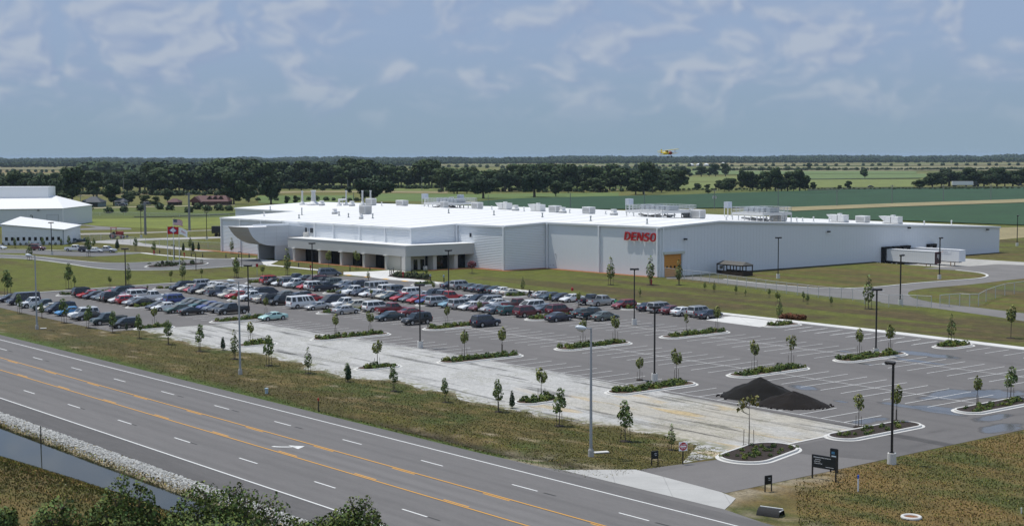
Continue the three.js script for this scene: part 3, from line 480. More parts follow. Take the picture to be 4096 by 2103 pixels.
  for (const [u, v] of [[-264.0, 177.2], [-263.0, 184.3], [-262.2, 189.6]]) { const f = part('concrete_fin', bbox(u < -263.5 ? 1.5 : 2.9, 3.24, u < -263.5 ? 1.5 : 0.95, ...LP(u - (u < -263.5 ? 0 : 1.4), 0, v)), concreteFin, t); part('fin_cap', bbox(0.5, 0.12, 1.1, ...LP(u + 0.12, 3.13, v)), kerbMat, f); }

  // ---- entrance canopy shaped like an upturned prow ----
  const prof = [[161.9, 8.3], [162.6, 7.2], [163.5, 6.1], [164.8, 5.1], [166.2, 4.35], [168.0, 3.85], [170.0, 3.6], [171.6, 3.55], [174.7, 3.55], [178.6, 3.55]];
  const L0 = -319.6, R0 = -312.3, off = (k) => 1.6 * clamp(1 - k / 6);     // the right side is set back a little at the prow
  const und = [], sideR = [], sideL = [], topq = [];
  for (let i = 0; i + 1 < prof.length; i++) {
    const [va, ya] = prof[i], [vb, yb] = prof[i + 1], ra = va + off(i), rb = vb + off(i + 1);
    und.push([LP(L0, ya, va), LP(R0, ya, ra), LP(R0, yb, rb), LP(L0, yb, vb)].reverse());
    sideR.push([LP(R0, ya, ra), LP(R0, yb, rb), LP(R0, 8.35, rb), LP(R0, 8.35, ra)]); sideL.push([LP(L0, yb, vb), LP(L0, ya, va), LP(L0, 8.35, va), LP(L0, 8.35, vb)]);
    topq.push([LP(L0, 8.35, va), LP(R0, 8.35, ra), LP(R0, 8.35, rb), LP(L0, 8.35, vb)]);
  }
  const cn = part('canopy_side', quads([...sideR, ...sideL]), mat([0.60, 0.63, 0.66], 0.5), t);
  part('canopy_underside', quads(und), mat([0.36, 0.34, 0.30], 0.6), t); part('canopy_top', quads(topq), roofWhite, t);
  part('canopy_parapet', [bbox(0.25, 0.35, 10, ...LP(L0 + 2.2, 8.35, 172.5)), bbox(0.25, 0.3, 9.4, ...LP(R0, 8.35, 173.2))], wallTrim, t);
  const sm = []; for (const y of [4.6, 5.6, 6.6, 7.6]) sm.push(bbox(0.02, 0.035, 174 - (165.5 + (8 - y) * 0.6) + 4, ...LP(R0 + 0.005, y, (178 + 165.5 + (8 - y) * 0.6) / 2))); for (const v of [168, 171.3, 174.6, 177.6]) sm.push(bbox(0.02, v < 170 ? 3.8 : 4.6, 0.035, ...LP(R0 + 0.005, v < 170 ? 4.4 : 3.7, v)));
  part('canopy_panel_seam', sm, mat([0.42, 0.45, 0.48], 0.6), cn);
  part('upper_block', [vw([R0, 174.6], [-309.6, 179], 5.72, 8.3), slab([[-312.3, 174.6], [-309.6, 179], [-312.3, 179]], 8.31)], mat([0.60, 0.63, 0.66], 0.5), t);
  part('porch_wall', [bbox(0.6, 3.55, 5.6, ...LP(-319.2, 0, 172.6)), bbox(0.5, 3.55, 6.5, ...LP(-312.6, 0, 174.2)), bbox(3.6, 3.55, 0.4, ...LP(-310.6, 0, 174.6))], mat([0.50, 0.51, 0.52], 0.8), t);
  const pd = part('entrance_glazing', vw([-318.9, 175.2], [-312.9, 175.2], 0, 3.5), glassDark, t);
  part('door_handle', [0, 1, 2, 3].map((k) => bbox(0.16, 1.5, 0.06, ...LP(-316.2 + k * 0.72, 0.35, 175.1))), kerbMat, pd);
  part('rooftop_unit', [rbox(1.2, 1.1, 1.0, 0.06, ...LP(-308.2, 5.72, 177.2)), bbox(0.7, 0.6, 0.04, ...LP(-308.2, 5.95, 176.66))], kerbMat, t);
}
// raised red letters
{
  const font = await new FontLoader().loadAsync('fonts/droid/droid_sans_bold.typeface.json');
  const P = [-225.75, lerp(206.4, 208.9, 0.71)], t = lotThing('company_sign', 'raised red italic letters spelling the company name on the white front wall', 'sign', P[0], 208.17 - 0.12, -Math.atan2(2.5, 34.4) * -1, undefined, 7.42);
  const red = mat([0.42, 0.008, 0.012], 0.45); let x = 0;
  for (const ch of 'DENSO') {
    const g = new TextGeometry(ch, { font, size: 1.82, depth: 0.16, curveSegments: 8, bevelEnabled: false }); g.computeBoundingBox(); const bb = g.boundingBox, w = bb.max.x - bb.min.x;
    g.translate(-bb.min.x, -Math.max(0, 0), 0); const kx = (ch === 'N' ? 1.80 : ch === 'O' ? 1.72 : ch === 'D' ? 1.72 : ch === 'E' ? 1.40 : 1.5) / w; g.scale(kx, 1, 1); g.applyMatrix4(new THREE.Matrix4().makeShear(0, 0, 0.17, 0, 0, 0)); g.computeVertexNormals();
    const m = part('letter', g, red, t); m.position.set(x, 0, 0.16); x += (ch === 'N' ? 1.80 : ch === 'O' ? 1.72 : ch === 'D' ? 1.72 : ch === 'E' ? 1.40 : 1.5) + 0.24;
  }
}
// planting strip of orange mulch along the front, dark strip along the side
const orangeMulch = new THREE.MeshStandardMaterial({ color: new THREE.Color().setRGB(0.34, 0.145, 0.062), roughness: 1, bumpMap: grassBump, bumpScale: 0.1 });
structure('mulch_strip', mg([
  sheet([lot(-351.5, 175.9), lot(-319.6, 177.6), lot(-319.6, 176.4), lot(-340, 174.6), lot(-358, 173.4), lot(-366, 173.4), lot(-366, 174.6)], 0.05),
  sheet([lot(-311.5, 172.9), lot(-308.5, 174.5), lot(-270.2, 177.6), lot(-270.2, 175.2), lot(-290, 173.0), lot(-308, 171.4), lot(-311.3, 171.4)], 0.05),
  sheet([lot(-262.6, 180.8), lot(-262.6, 194.2), lot(-250.9, 194.8), lot(-250.2, 206.3), lot(-215.9, 208.8), lot(-215.9, 206.7), lot(-248.2, 204.4), lot(-248.6, 193.2), lot(-259.2, 192.3), lot(-260.6, 180.4)], 0.05)]), orangeMulch);
structure('dark_mulch_strip', mg([sheet([lot(-214.6, 230), lot(-213.9, 278), lot(-212.1, 278), lot(-212.8, 230)], 0.05), sheet([lot(-213.4, 303), lot(-213.2, 329), lot(-211.6, 329), lot(-211.6, 303)], 0.05)]), darkMulch);

// ---------- things on the roof ----------
const unitWhite = mat([0.64, 0.645, 0.64], 0.6), unitGrey = mat([0.46, 0.47, 0.47], 0.55), pipeGrey = mat([0.25, 0.28, 0.29], 0.5), louvre = mat([0.36, 0.36, 0.35], 0.7);
function roofThing(name, label, cat, u, v, turn, group) { return lotThing(name, label, cat, u, v, turn, group, roofY(v) + 0.07); }
const ventSpots = [];
function ventPipe(u, v, h, white) { ventSpots.push([u, v, h, white]); }
for (const [u, v, h] of [[-324.07,184.35,1.16], [-335.43,191.69,2.05], [-322.25,195.28,1.17], [-312.89,192.4,1.22], [-311.53,195.72,1.12], [-303.22,193.57,1.32], [-298.61,213.71,1.23], [-280.34,214.4,1.28], [-262.81,215.53,1.18], [-242.36,212.89,1.28], [-223.91,212.86,1.22]]) ventPipe(u, v, h, 0);
for (const [u, v, h] of [[-366.58,199.14,1.2], [-342.42,184.09,1.2], [-345.72,223.77,1.14], [-302.76,230.83,1.06], [-290.65,232.17,1.22], [-273.94,233.57,1.13], [-267.83,240.25,0.88], [-223.16,236.71,1.01], [-220.25,257.3,1.09], [-225.57,265.62,0.93], [-226.07,270.21,1.27], [-225.76,275.69,1.04], [-218.23,303.37,0.95], [-218.87,315.84,1.28]]) ventPipe(u, v, h, 1);
ventSpots.sort((a, b) => (lot(a[0], a[1])[0] / -lot(a[0], a[1])[1]) - (lot(b[0], b[1])[0] / -lot(b[0], b[1])[1]));
{ const cnt = [0, 0]; ventSpots.forEach(([u, v, h, w]) => { const n = ++cnt[w], t = roofThing('vent_pipe', `${w ? 'slim white' : 'slim dark grey'} vent pipe with a cap on the white roof, ${ordinal(n)} from the left of the ${w ? 'white' : 'dark'} ones`, 'vent pipe', u, v, 0, 'vent pipes on the factory roof'); h = clamp(h, 1.0, 2.2); part('pipe', [cyl(0.13, 0.14, h - 0.25), cyl(0.24, 0.3, 0.18)], w ? unitWhite : pipeGrey, t); part('cap', [cyl(0.05, 0.26, 0.12, 0, h - 0.14), cyl(0.22, 0.2, 0.2, 0, h - 0.4)], w ? unitWhite : pipeGrey, t); }); }
function stack(u, v, h, r, label) { const t = roofThing('exhaust_stack', label, 'exhaust stack', u, v, 0, 'exhaust stacks on the factory roof'); part('flue', cyl(r * 0.8, r, h, 0, 0, 0, 14), unitGrey, t); part('base', [cyl(r * 1.05, r * 2.6, 1.0, 0, 0.1, 0, 10), bbox(r * 4.4, 0.35, r * 4.4)], unitWhite, t); part('cap', [cyl(r * 1.15, r * 1.0, 0.35, 0, h - 0.1), cyl(r * 0.95, r * 0.95, 0.06, 0, h * 0.55)], h > 5 && r < 0.3 ? darkMetal : galv, t); return t; }
{
  const S = (u, v, h, r, l) => stack(u, v, h, r, l);
  S(-378.01,216.24,3.91, 0.32, 'slender silver exhaust stack with flared base, leftmost on the roof');
  S(-373.3,217.36,4.12, 0.75, 'thick silver exhaust stack with flared base, second from the left on the roof');
  S(-359.69,220.47,4.16, 0.24, 'tall thin exhaust stack joined by a horizontal duct to its neighbour');
  S(-354.21,222.63,4.07, 0.30, 'slender stack with dark cap in front of the big oak');
  S(-352.57,224.38,3.99, 0.28, 'slender stack with dark cap rising beside a grey cylinder unit');
  S(-335.12,240.38,2.69, 0.32, 'left one of two white pipes in front of the left roof platform');
  S(-332.96,239.72,2.75, 0.30, 'right one of two white pipes in front of the left roof platform');
  const [u, v, h] = [-360.42,218.47,2.01], t = roofThing('elbow_duct', 'white elbow duct bending over to a tall thin stack', 'duct', u, v, 0);
  const q = [-359.69,220.47,2.24]; part('flue', [cyl(0.3, 0.3, h - 0.3), cyl(0.32, 0.8, 0.9), bar([0, h - 0.3, 0], [(q[0] - u), h - 0.1, -(q[1] - v)], 0.3, 0.26, 10), new THREE.SphereGeometry(0.32, 10, 8).translate(0, h - 0.3, 0)], unitWhite, t);
  part('frame', [-1, 1].flatMap((s) => [bar([(q[0] - u) * (0.45 + s * 0.08), 0, -(q[1] - v) * 0.5 - 0.4], [(q[0] - u) * (0.45 + s * 0.08), h - 0.4, -(q[1] - v) * 0.5], 0.05), bar([(q[0] - u) * (0.45 + s * 0.08), 0, -(q[1] - v) * 0.5 + 0.5], [(q[0] - u) * (0.45 + s * 0.08), h - 0.4, -(q[1] - v) * 0.5], 0.05)]), greyPaint, t);
}
let unitNo = 0;
function hvac(u, v, w, h, d, label, m = unitWhite) {        // air handler: casing, louvre bank, curb
  const t = roofThing('rooftop_air_unit', label, 'rooftop unit', u, v, 0, 'air units on the factory roof');
  part('casing', rbox(w, h - 0.3, d, 0.06, 0, 0.3), m, t); part('curb', bbox(w * 0.92, 0.3, d * 0.92), unitGrey, t);
  const n = Math.max(3, Math.round(h / 0.3)); const s = []; for (let k = 0; k < n; k++) { s.push(bbox(w * 0.82, 0.07, 0.05, 0, 0.5 + k * (h - 0.7) / n, d / 2 + 0.02)); s.push(bbox(0.05, 0.07, d * 0.8, w / 2 + 0.02, 0.5 + k * (h - 0.7) / n, 0)); } part('louvre', s, louvre, t);
  return t;
}
function wedgeUnit(u, v, L, h, label) {                     // air unit with a slanting intake hood at its left end
  const t = roofThing('hooded_air_unit', label, 'rooftop unit', u, v, 0, 'air units with hoods on the factory roof');
  part('casing', [rbox(L * 0.34, h, 2.0, 0.05, L * 0.3, 0.25), rbox(L * 0.3, h, 2.0, 0.05, -L * 0.05, 0.25)], unitWhite, t); part('curb', bbox(L * 0.8, 0.26, 1.8, L * 0.1), unitGrey, t);
  const x0 = -L * 0.2, x1 = -L * 0.5, q = []; for (const z of [-1, 1]) { } const Y = h + 0.25;
  part('intake_hood', quads([[[x1, Y, 1], [x0, Y, 1], [x0, Y, -1], [x1, Y, -1]].reverse(), [[x1, Y, 1], [x0, 0.5, 1], [x0, Y, 1], [x0, Y, 1]], [[x1, Y, -1], [x0, Y, -1], [x0, 0.5, -1], [x0, 0.5, -1]], [[x1, Y, 1], [x1, Y, -1], [x0, 0.5, -1], [x0, 0.5, 1]]]), unitWhite, t);
  part('fan_cap', [bbox(L * 0.14, 0.35, 0.9, L * 0.12, h + 0.25)], roofWhite, t); part('gap_panel', bbox(L * 0.04, h * 0.8, 1.7, L * 0.115, 0.35), darkMetal, t);
}
function fanHood(u, v, s, label) {
  const t = roofThing('exhaust_fan', label, 'roof fan', u, v, 0, 'exhaust fans on the factory roof');
  part('base', bbox(1.5 * s, 0.4, 1.5 * s), unitGrey, t); part('hood', [cyl(0.95 * s, 1.05 * s, 0.25, 0, 0.4, 0, 14), cyl(0.55 * s, 0.95 * s, 0.3, 0, 0.65, 0, 14)], unitWhite, t); part('motor_box', rbox(1.15 * s, 0.55 * s, 1.15 * s, 0.05, 0, 0.95), unitWhite, t);
}
hvac(-319.95,201.98, 2.9, 2.2, 2.2, 'grey louvred air unit on the front slope below the dark-capped stacks', unitGrey);
hvac(-351.78,224, 3.2, 2.0, 1.8, 'pale box and drum air unit right of the dark-capped stacks');
hvac(-342.98,228.95, 3.6, 1.6, 2.0, 'low air unit at the left end of the left roof platform');
hvac(-313.11,233.71, 2.9, 1.8, 2.0, 'white louvred air unit at the right end of the left roof platform');
hvac(-320.35,227.81, 1.8, 1.8, 1.6, 'small air unit in front of the two white pipes');
hvac(-280.26,234.02, 2.9, 1.75, 2.0, 'white louvred air unit behind the corner of the front wall');
hvac(-270.7,237.11, 2.9, 1.75, 2.0, 'white louvred air unit alone left of the middle roof platform');
hvac(-236.19,240.88, 3.2, 2.1, 2.0, 'white louvred air unit between the middle and right roof platforms');
hvac(-223.52,254.59, 3.8, 1.8, 2.0, 'white air unit under the right roof platform');
hvac(-225.76,288.6, 2.9, 1.75, 2.2, 'boxy white air unit on the far right roof between two hooded units');
wedgeUnit(-313.12,242.94, 5.4, 1.6, 'hooded white air unit, leftmost on the bare roof edge');
wedgeUnit(-295.56,240.41, 5.4, 1.6, 'hooded white air unit, second from the left on the bare roof edge');
wedgeUnit(-240.12,242.05, 5.4, 1.6, 'hooded white air unit at the right end of the middle roof platform');
wedgeUnit(-226.42,279.68, 5.6, 1.6, 'hooded white air unit above the long side wall, left one of two');
wedgeUnit(-219.59,291.63, 6.0, 1.6, 'hooded white air unit above the long side wall, right one of two');
fanHood(-367.71,216.94, 0.9, 'mushroom fan beside the thick silver stack');
fanHood(-354.9,219.46, 0.9, 'mushroom fan right of the elbow duct');
fanHood(-329.41,198.27, 0.8, 'mushroom fan on the front slope below the elbow duct');
fanHood(-304.79,191.12, 0.55, 'small fan low on the front slope beside a dark vent');
fanHood(-294.91,232.67, 1.0, 'mushroom fan right of the leftmost hooded unit');
fanHood(-274.2,231.49, 0.95, 'mushroom fan beside the louvred unit at the front corner');
fanHood(-257.7,233.85, 0.95, 'mushroom fan at the left leg of the middle platform');
function platform(a, b, c, label, top) {                    // steel platform: deck on legs, railings, louvred tower
  const u0 = a[0], v0 = b[1], t = roofThing('roof_platform', label, 'roof platform', b[0], b[1], 0, 'equipment platforms on the roof'), base = roofY(b[1]);
  const w = b[0] - a[0], d = c[1] - b[1], Y = top - base;                       // spans x -w..0, z -d..0
  part('deck', [bbox(w, 0.35, d, -w / 2, Y - 0.35, -d / 2)], unitGrey, t);
  part('beam', [bbox(w, 0.5, 0.18, -w / 2, Y - 0.62, 0.1), bbox(w, 0.5, 0.18, -w / 2, Y - 0.62, -d), bbox(0.18, 0.5, d, 0.1, Y - 0.62, -d / 2), bbox(0.18, 0.5, d, -w, Y - 0.62, -d / 2)], unitWhite, t);
  const legs = []; for (let i = 0; i <= 5; i++) for (const z of [0, -d]) part('leg', bar([-w * i / 5, -0.6, z], [-w * i / 5, Y - 0.4, z], 0.12), unitWhite, t);
  const rail = (p, q) => { const g = [], n = Math.round(Math.hypot(q[0] - p[0], q[1] - p[1]) / 1.15); for (let i = 0; i <= n; i++) { const x = lerp(p[0], q[0], i / n), z = lerp(p[1], q[1], i / n); g.push(bar([x, Y, z], [x, Y + 1.15, z], 0.05, 0.05, 4)); } for (const y of [0.4, 0.78, 1.15]) g.push(bar([p[0], Y + y, p[1]], [q[0], Y + y, q[1]], 0.045, 0.045, 4)); return g; };
  part('railing', [...rail([-w, 0], [0, 0]), ...rail([0, 0], [0, -d]), ...rail([-w, -d], [0, -d]), ...rail([-w, 0], [-w, -d])], galv, t);
  const eq = []; const rr = rngOf(Math.round(-u0)); for (let x = -w + 1.2; x < -0.8; x += 1.7) eq.push(rbox(1.15, 0.9 + 0.25 * rr(), Math.min(d * 0.6, 3.2), 0.06, x, Y, -d * 0.5)); part('condenser', eq, mat([0.33, 0.37, 0.40], 0.6), t);
  const pipes = []; for (let k = 0; k < 7; k++) pipes.push(bar([-w + rr() * w, -0.1, -0.4 - rr() * d * 0.6], [-w + rr() * w, 0.5, -0.4 - rr() * d * 0.6], 0.16)); part('duct', pipes, unitWhite, t);
  return { t, w, d, Y };
}
{
  const a = platform([-331.54,221.91], [-320.97,228.78], [-335.96,239.56], 'steel roof platform with railings, leftmost of three', 12.5);
  const b = platform([-250.12,225.86], [-237.96,231.09], [-237.52,242.18], 'steel roof platform with railings, middle one of three', 12.6);
  const c = platform([-227.4,236.29], [-217.98,243.25], [-216.93,252.71], 'steel roof platform with railings, rightmost of three', 12.4);
  const tower = (u, v, h, w, l) => { const t = lotThing('louvred_tower', l, 'louvre tower', u, v, 0, 'louvred towers on the roof', 12.6); part('casing', bbox(w, h, w), mat([0.42, 0.47, 0.54], 0.6), t); const s = []; for (let k = 0; k < 5; k++) s.push(bbox(0.08, h * 0.94, 0.06, (k / 4 - 0.5) * w * 0.8, 0.02, w / 2)); part('rib', s, unitGrey, t); part('leg', [-1, 1].flatMap((i) => [-1, 1].map((j) => bbox(0.12, 2.2, 0.12, i * w * 0.42, -2.2, j * w * 0.42))), unitWhite, t); };
  tower(-355.31,245.51,1.55, 1.5, 'blue-grey louvred tower over the leftmost roof platform'); tower(-325.8,237.29,1.99, 1.4, 'grey louvred tower right of the two white pipes'); tower(-274.25,254.31,1.66, 1.5, 'grey louvred tower over the middle roof platform'); tower(-242.33,257.57,1.51, 1.4, 'grey louvred tower over the rightmost roof platform');
}

// ---------- vehicles ----------
const PAINT = { white: [0.74, 0.75, 0.75], silver: [0.42, 0.43, 0.44], cream: [0.58, 0.55, 0.47], slate: [0.10, 0.125, 0.16], greygreen: [0.10, 0.125, 0.115], black: [0.008, 0.009, 0.012], navy: [0.012, 0.018, 0.042], blue: [0.035, 0.06, 0.22], brightblue: [0.04, 0.24, 0.50], lightblue: [0.20, 0.36, 0.45], mint: [0.40, 0.62, 0.58], green: [0.05, 0.10, 0.085], darkgreen: [0.010, 0.030, 0.026], teal: [0.012, 0.085, 0.085], darkteal: [0.010, 0.032, 0.045], red: [0.42, 0.012, 0.016], darkred: [0.19, 0.008, 0.012], maroon: [0.11, 0.008, 0.016] };
const COLOURNAME = { white: 'white', silver: 'silver', cream: 'cream', slate: 'slate grey', greygreen: 'grey-green', black: 'black', navy: 'navy', blue: 'blue', brightblue: 'bright blue', lightblue: 'light blue', mint: 'mint green', green: 'green', darkgreen: 'dark green', teal: 'teal', darkteal: 'dark teal', red: 'red', darkred: 'dark red', maroon: 'maroon' };
const paints = {}; for (const k in PAINT) paints[k] = new THREE.MeshPhysicalMaterial({ name: k, color: new THREE.Color().setRGB(...PAINT[k]), roughness: 0.35, metalness: k === 'silver' ? 0.35 : 0, clearcoat: 0.8, clearcoatRoughness: 0.08 });
const autoGlass = new THREE.MeshPhysicalMaterial({ color: new THREE.Color().setRGB(0.012, 0.018, 0.02), roughness: 0.05, ior: 1.5, clearcoat: 0.6, clearcoatRoughness: 0.03 });
const tyreArchMat = mat([0.012, 0.012, 0.012], 0.9), rimMat = mat([0.48, 0.49, 0.50], 0.35, { metalness: 0.6 }), lampWhite = mat([0.72, 0.74, 0.74], 0.15), lampRed = mat([0.30, 0.008, 0.01], 0.25), trimBlack = mat([0.02, 0.02, 0.022], 0.7), bedShade = mat([0.022, 0.023, 0.025], 0.85), chrome = mat([0.55, 0.56, 0.57], 0.25, { metalness: 0.7 });
const CARS = {   // lower body stations [x, top, half width]; greenhouse foot and roof along x; roof height; belt; half widths; side panes; wheel x and radius
  sedan: { st: [[-2.42, 0.66, 0.70], [-2.37, 0.90, 0.80], [-2.0, 0.99, 0.87], [-1.4, 1.0, 0.90], [-0.9, 0.98, 0.90], [0.75, 0.95, 0.90], [1.05, 0.93, 0.90], [1.9, 0.80, 0.87], [2.28, 0.68, 0.80], [2.42, 0.50, 0.70]], gh: [-1.75, 1.2, -0.98, 0.36], H: 1.42, belt: 0.94, wb: 0.85, wt: 0.62, panes: [0.05, 0.30, 0.34, 0.66, 0.70, 0.96], wheels: [-1.36, 1.40, 0.32] },
  coupe: { st: [[-2.32, 0.62, 0.68], [-2.28, 0.86, 0.80], [-1.9, 0.96, 0.87], [-1.3, 0.96, 0.89], [0.6, 0.90, 0.89], [0.95, 0.88, 0.89], [1.8, 0.74, 0.86], [2.2, 0.60, 0.78], [2.34, 0.44, 0.66]], gh: [-1.85, 1.15, -0.75, 0.2], H: 1.31, belt: 0.88, wb: 0.84, wt: 0.58, panes: [0.12, 0.5, 0.55, 0.96], wheels: [-1.32, 1.38, 0.32] },
  wagon: { st: [[-2.25, 0.66, 0.74], [-2.22, 0.92, 0.84], [-1.8, 0.98, 0.88], [-0.9, 0.97, 0.89], [0.85, 0.95, 0.89], [1.1, 0.93, 0.89], [1.85, 0.82, 0.86], [2.2, 0.68, 0.78], [2.3, 0.48, 0.68]], gh: [-2.2, 1.2, -1.75, 0.35], H: 1.5, belt: 0.94, wb: 0.85, wt: 0.64, panes: [0.04, 0.30, 0.34, 0.64, 0.68, 0.96], wheels: [-1.32, 1.36, 0.32] },
  suv: { st: [[-2.36, 0.85, 0.80], [-2.32, 1.05, 0.89], [-1.0, 1.09, 0.93], [0.9, 1.07, 0.93], [1.15, 1.06, 0.93], [2.05, 1.0, 0.90], [2.28, 0.88, 0.84], [2.38, 0.60, 0.78]], gh: [-2.3, 1.2, -2.08, 0.55], H: 1.78, belt: 1.05, wb: 0.89, wt: 0.70, panes: [0.03, 0.28, 0.32, 0.60, 0.64, 0.96], wheels: [-1.36, 1.42, 0.38] },
  minivan: { st: [[-2.46, 0.80, 0.82], [-2.42, 1.0, 0.92], [-1.0, 1.03, 0.95], [1.2, 0.99, 0.95], [1.6, 0.97, 0.94], [2.15, 0.86, 0.88], [2.4, 0.70, 0.80], [2.5, 0.48, 0.70]], gh: [-2.42, 1.75, -2.2, 0.75], H: 1.76, belt: 0.98, wb: 0.92, wt: 0.72, panes: [0.03, 0.30, 0.33, 0.62, 0.65, 0.97], wheels: [-1.42, 1.52, 0.34] },
  pickup: { st: [[-2.78, 0.80, 0.86], [-2.74, 1.10, 0.92], [-0.6, 1.10, 0.94], [0.9, 1.09, 0.94], [1.35, 1.08, 0.94], [2.35, 1.02, 0.91], [2.66, 0.90, 0.86], [2.76, 0.60, 0.80]], gh: [-0.72, 1.38, -0.55, 0.72], H: 1.80, belt: 1.07, wb: 0.90, wt: 0.70, panes: [0.05, 0.42, 0.47, 0.95], wheels: [-1.72, 1.76, 0.38], bed: true },
  van: { st: [[-2.75, 0.9, 0.90], [-2.72, 1.10, 0.98], [-1.0, 1.14, 1.0], [1.4, 1.12, 1.0], [1.8, 1.08, 0.99], [2.4, 0.98, 0.95], [2.7, 0.82, 0.90], [2.8, 0.55, 0.84]], gh: [-2.72, 2.0, -2.62, 1.35], H: 2.12, belt: 1.10, wb: 0.98, wt: 0.84, panes: [0.05, 0.20, 0.28, 0.48, 0.53, 0.62, 0.66, 0.76, 0.82, 0.97], wheels: [-1.55, 1.75, 0.36] },
};
const carProto = {};
function carModel(type) {
  if (carProto[type]) return carProto[type];
  const S = CARS[type], hub = S.wheels[2], bot = hub * 0.78, g = new THREE.Group();
  // lower body loft
  const sec = (x, T, w) => { const h = [[0, bot], [0.85 * w, bot], [0.985 * w, bot + 0.12], [w, lerp(bot, T, 0.55)], [0.975 * w, T - 0.1], [0.91 * w, T - 0.015], [0.55 * w, T + 0.012], [0, T + 0.02]]; return [...h.map(([a, b]) => [x, b, a]), ...h.slice(1, -1).reverse().map(([a, b]) => [x, b, -a])]; };
  const rings = S.st.map((q) => sec(...q)), m = rings[0].length, p = [], ix = [];
  rings.forEach((r) => r.forEach((v) => p.push(...v)));
  for (let i = 0; i + 1 < rings.length; i++) for (let k = 0; k < m; k++) { const a = i * m + k, b = i * m + (k + 1) % m, c = a + m, d = b + m; ix.push(a, b, d, a, d, c); }
  for (const [i, f] of [[0, 1], [rings.length - 1, 0]]) for (let k = 1; k + 1 < m; k++) ix.push(...(f ? [i * m, i * m + k + 1, i * m + k] : [i * m, i * m + k, i * m + k + 1]));
  let lower = new THREE.BufferGeometry(); lower.setAttribute('position', new THREE.Float32BufferAttribute(p, 3)); lower.setIndex(ix); lower.computeVertexNormals(); lower = lower.toNonIndexed();
  // greenhouse
  const [x0, x1, x2, x3] = S.gh, y0 = S.belt, yT = S.H - 0.07, r = 0.09;
  const lo = [[x0, y0, -S.wb], [x1, y0, -S.wb], [x1, y0, S.wb], [x0, y0, S.wb]], mi = [[x2, yT, -S.wt], [x3, yT, -S.wt], [x3, yT, S.wt], [x2, yT, S.wt]], hi = [[x2 + r, S.H, -S.wt + r], [x3 - r * 1.6, S.H, -S.wt + r], [x3 - r * 1.6, S.H, S.wt - r], [x2 + r, S.H, S.wt - r]];
  const q = []; for (let k = 0; k < 4; k++) { const j = (k + 1) % 4; q.push([lo[j], lo[k], mi[k], mi[j]], [mi[j], mi[k], hi[k], hi[j]]); } q.push([hi[3], hi[2], hi[1], hi[0]]);
  const body = [lower, quads(q)];
  if (type === 'suv' || type === 'minivan') body.push(bbox((x3 - x2) * 0.8, 0.05, 0.05, (x2 + x3) / 2, S.H, S.wt * 0.72), bbox((x3 - x2) * 0.8, 0.05, 0.05, (x2 + x3) / 2, S.H, -S.wt * 0.72));
  for (const s of [-1, 1]) body.push(rbox(0.12, 0.14, 0.2, 0.03, x1 - 0.42, y0 + 0.02, s * (S.wb + 0.12)));
  part('body', body, paints.white, g);
  const ip = (a, b, t) => [lerp(a[0], b[0], t), lerp(a[1], b[1], t), lerp(a[2], b[2], t)];
  const pane = (a, b, c, d, u0, u1, v0, v1, o) => { const f = (u, v) => { const e = ip(ip(a, b, u), ip(d, c, u), v); return [e[0] + o[0], e[1] + o[1], e[2] + o[2]]; }; return [f(u0, v0), f(u1, v0), f(u1, v1), f(u0, v1)]; };
  part('windshield', quads([pane(lo[2], lo[1], mi[1], mi[2], 0.06, 0.94, 0.10, 0.96, [0.012, 0.008, 0])]), autoGlass, g);
  part('rear_window', quads([pane(lo[0], lo[3], mi[3], mi[0], 0.08, 0.92, type === 'van' ? 0.25 : 0.16, 0.92, [-0.012, 0.008, 0])]), autoGlass, g);
  for (const s of [-1, 1]) { const ps = []; for (let k = 0; k < S.panes.length; k += 2) ps.push(s > 0 ? pane(lo[3], lo[2], mi[2], mi[3], S.panes[k], S.panes[k + 1], 0.12, 0.9, [0, 0.004, 0.012]) : pane(lo[1], lo[0], mi[0], mi[1], 1 - S.panes[k + 1], 1 - S.panes[k], 0.12, 0.9, [0, 0.004, -0.012])); part('side_window', quads(ps), autoGlass, g); }
  if (S.bed) { part('bed_shade_sheet', [bbox(1.95, 0.02, 1.5, -1.70, 1.115, 0)], bedShade, g); part('bed_rail', [bbox(2.1, 0.07, 0.09, -1.7, 1.10, 0.84), bbox(2.1, 0.07, 0.09, -1.7, 1.10, -0.84), bbox(0.09, 0.07, 1.6, -2.72, 1.10, 0)], paints.white, g); }  // dark sheet laid over the solid bed, its colour standing for shade inside
  const W = S.st[3][2];
  for (const x of [S.wheels[0], S.wheels[1]]) for (const s of [-1, 1]) {
    const w = part('wheel', [cyl(hub, hub, 0.22, 0, 0, 0, 18).rotateX(Math.PI / 2).translate(x, hub, s * (W - 0.10) - 0.11 + (s > 0 ? 0 : 0)), new THREE.RingGeometry(hub * 0.98, hub * 1.2, 18, 1, 0, Math.PI).rotateY(s > 0 ? 0 : Math.PI).translate(x, hub, s * (W + 0.008))], tyreArchMat, g);  // flat black half ring paints the shaded arch gap above each tyre
    part('rim', new THREE.CircleGeometry(hub * 0.62, 14).rotateY(s > 0 ? 0 : Math.PI).translate(x, hub, s * (W + 0.022)), rimMat, w);
  }
  const F = S.st[S.st.length - 2], Bk = S.st[1], tall = type === 'minivan' || type === 'suv' || type === 'van';
  for (const s of [-1, 1]) { part('headlight', rbox(0.16, 0.13, 0.34, 0.03, F[0] - 0.02, F[1] - 0.19, s * (F[2] - 0.22)), lampWhite, g); part('taillight', tall ? rbox(0.1, 0.42, 0.16, 0.03, Bk[0] - 0.02, Bk[1] - 0.36, s * (Bk[2] - 0.09)) : rbox(0.1, 0.16, 0.38, 0.03, Bk[0] - 0.01, Bk[1] - 0.24, s * (Bk[2] - 0.24)), lampRed, g); }
  const truck = type === 'pickup' || type === 'van';
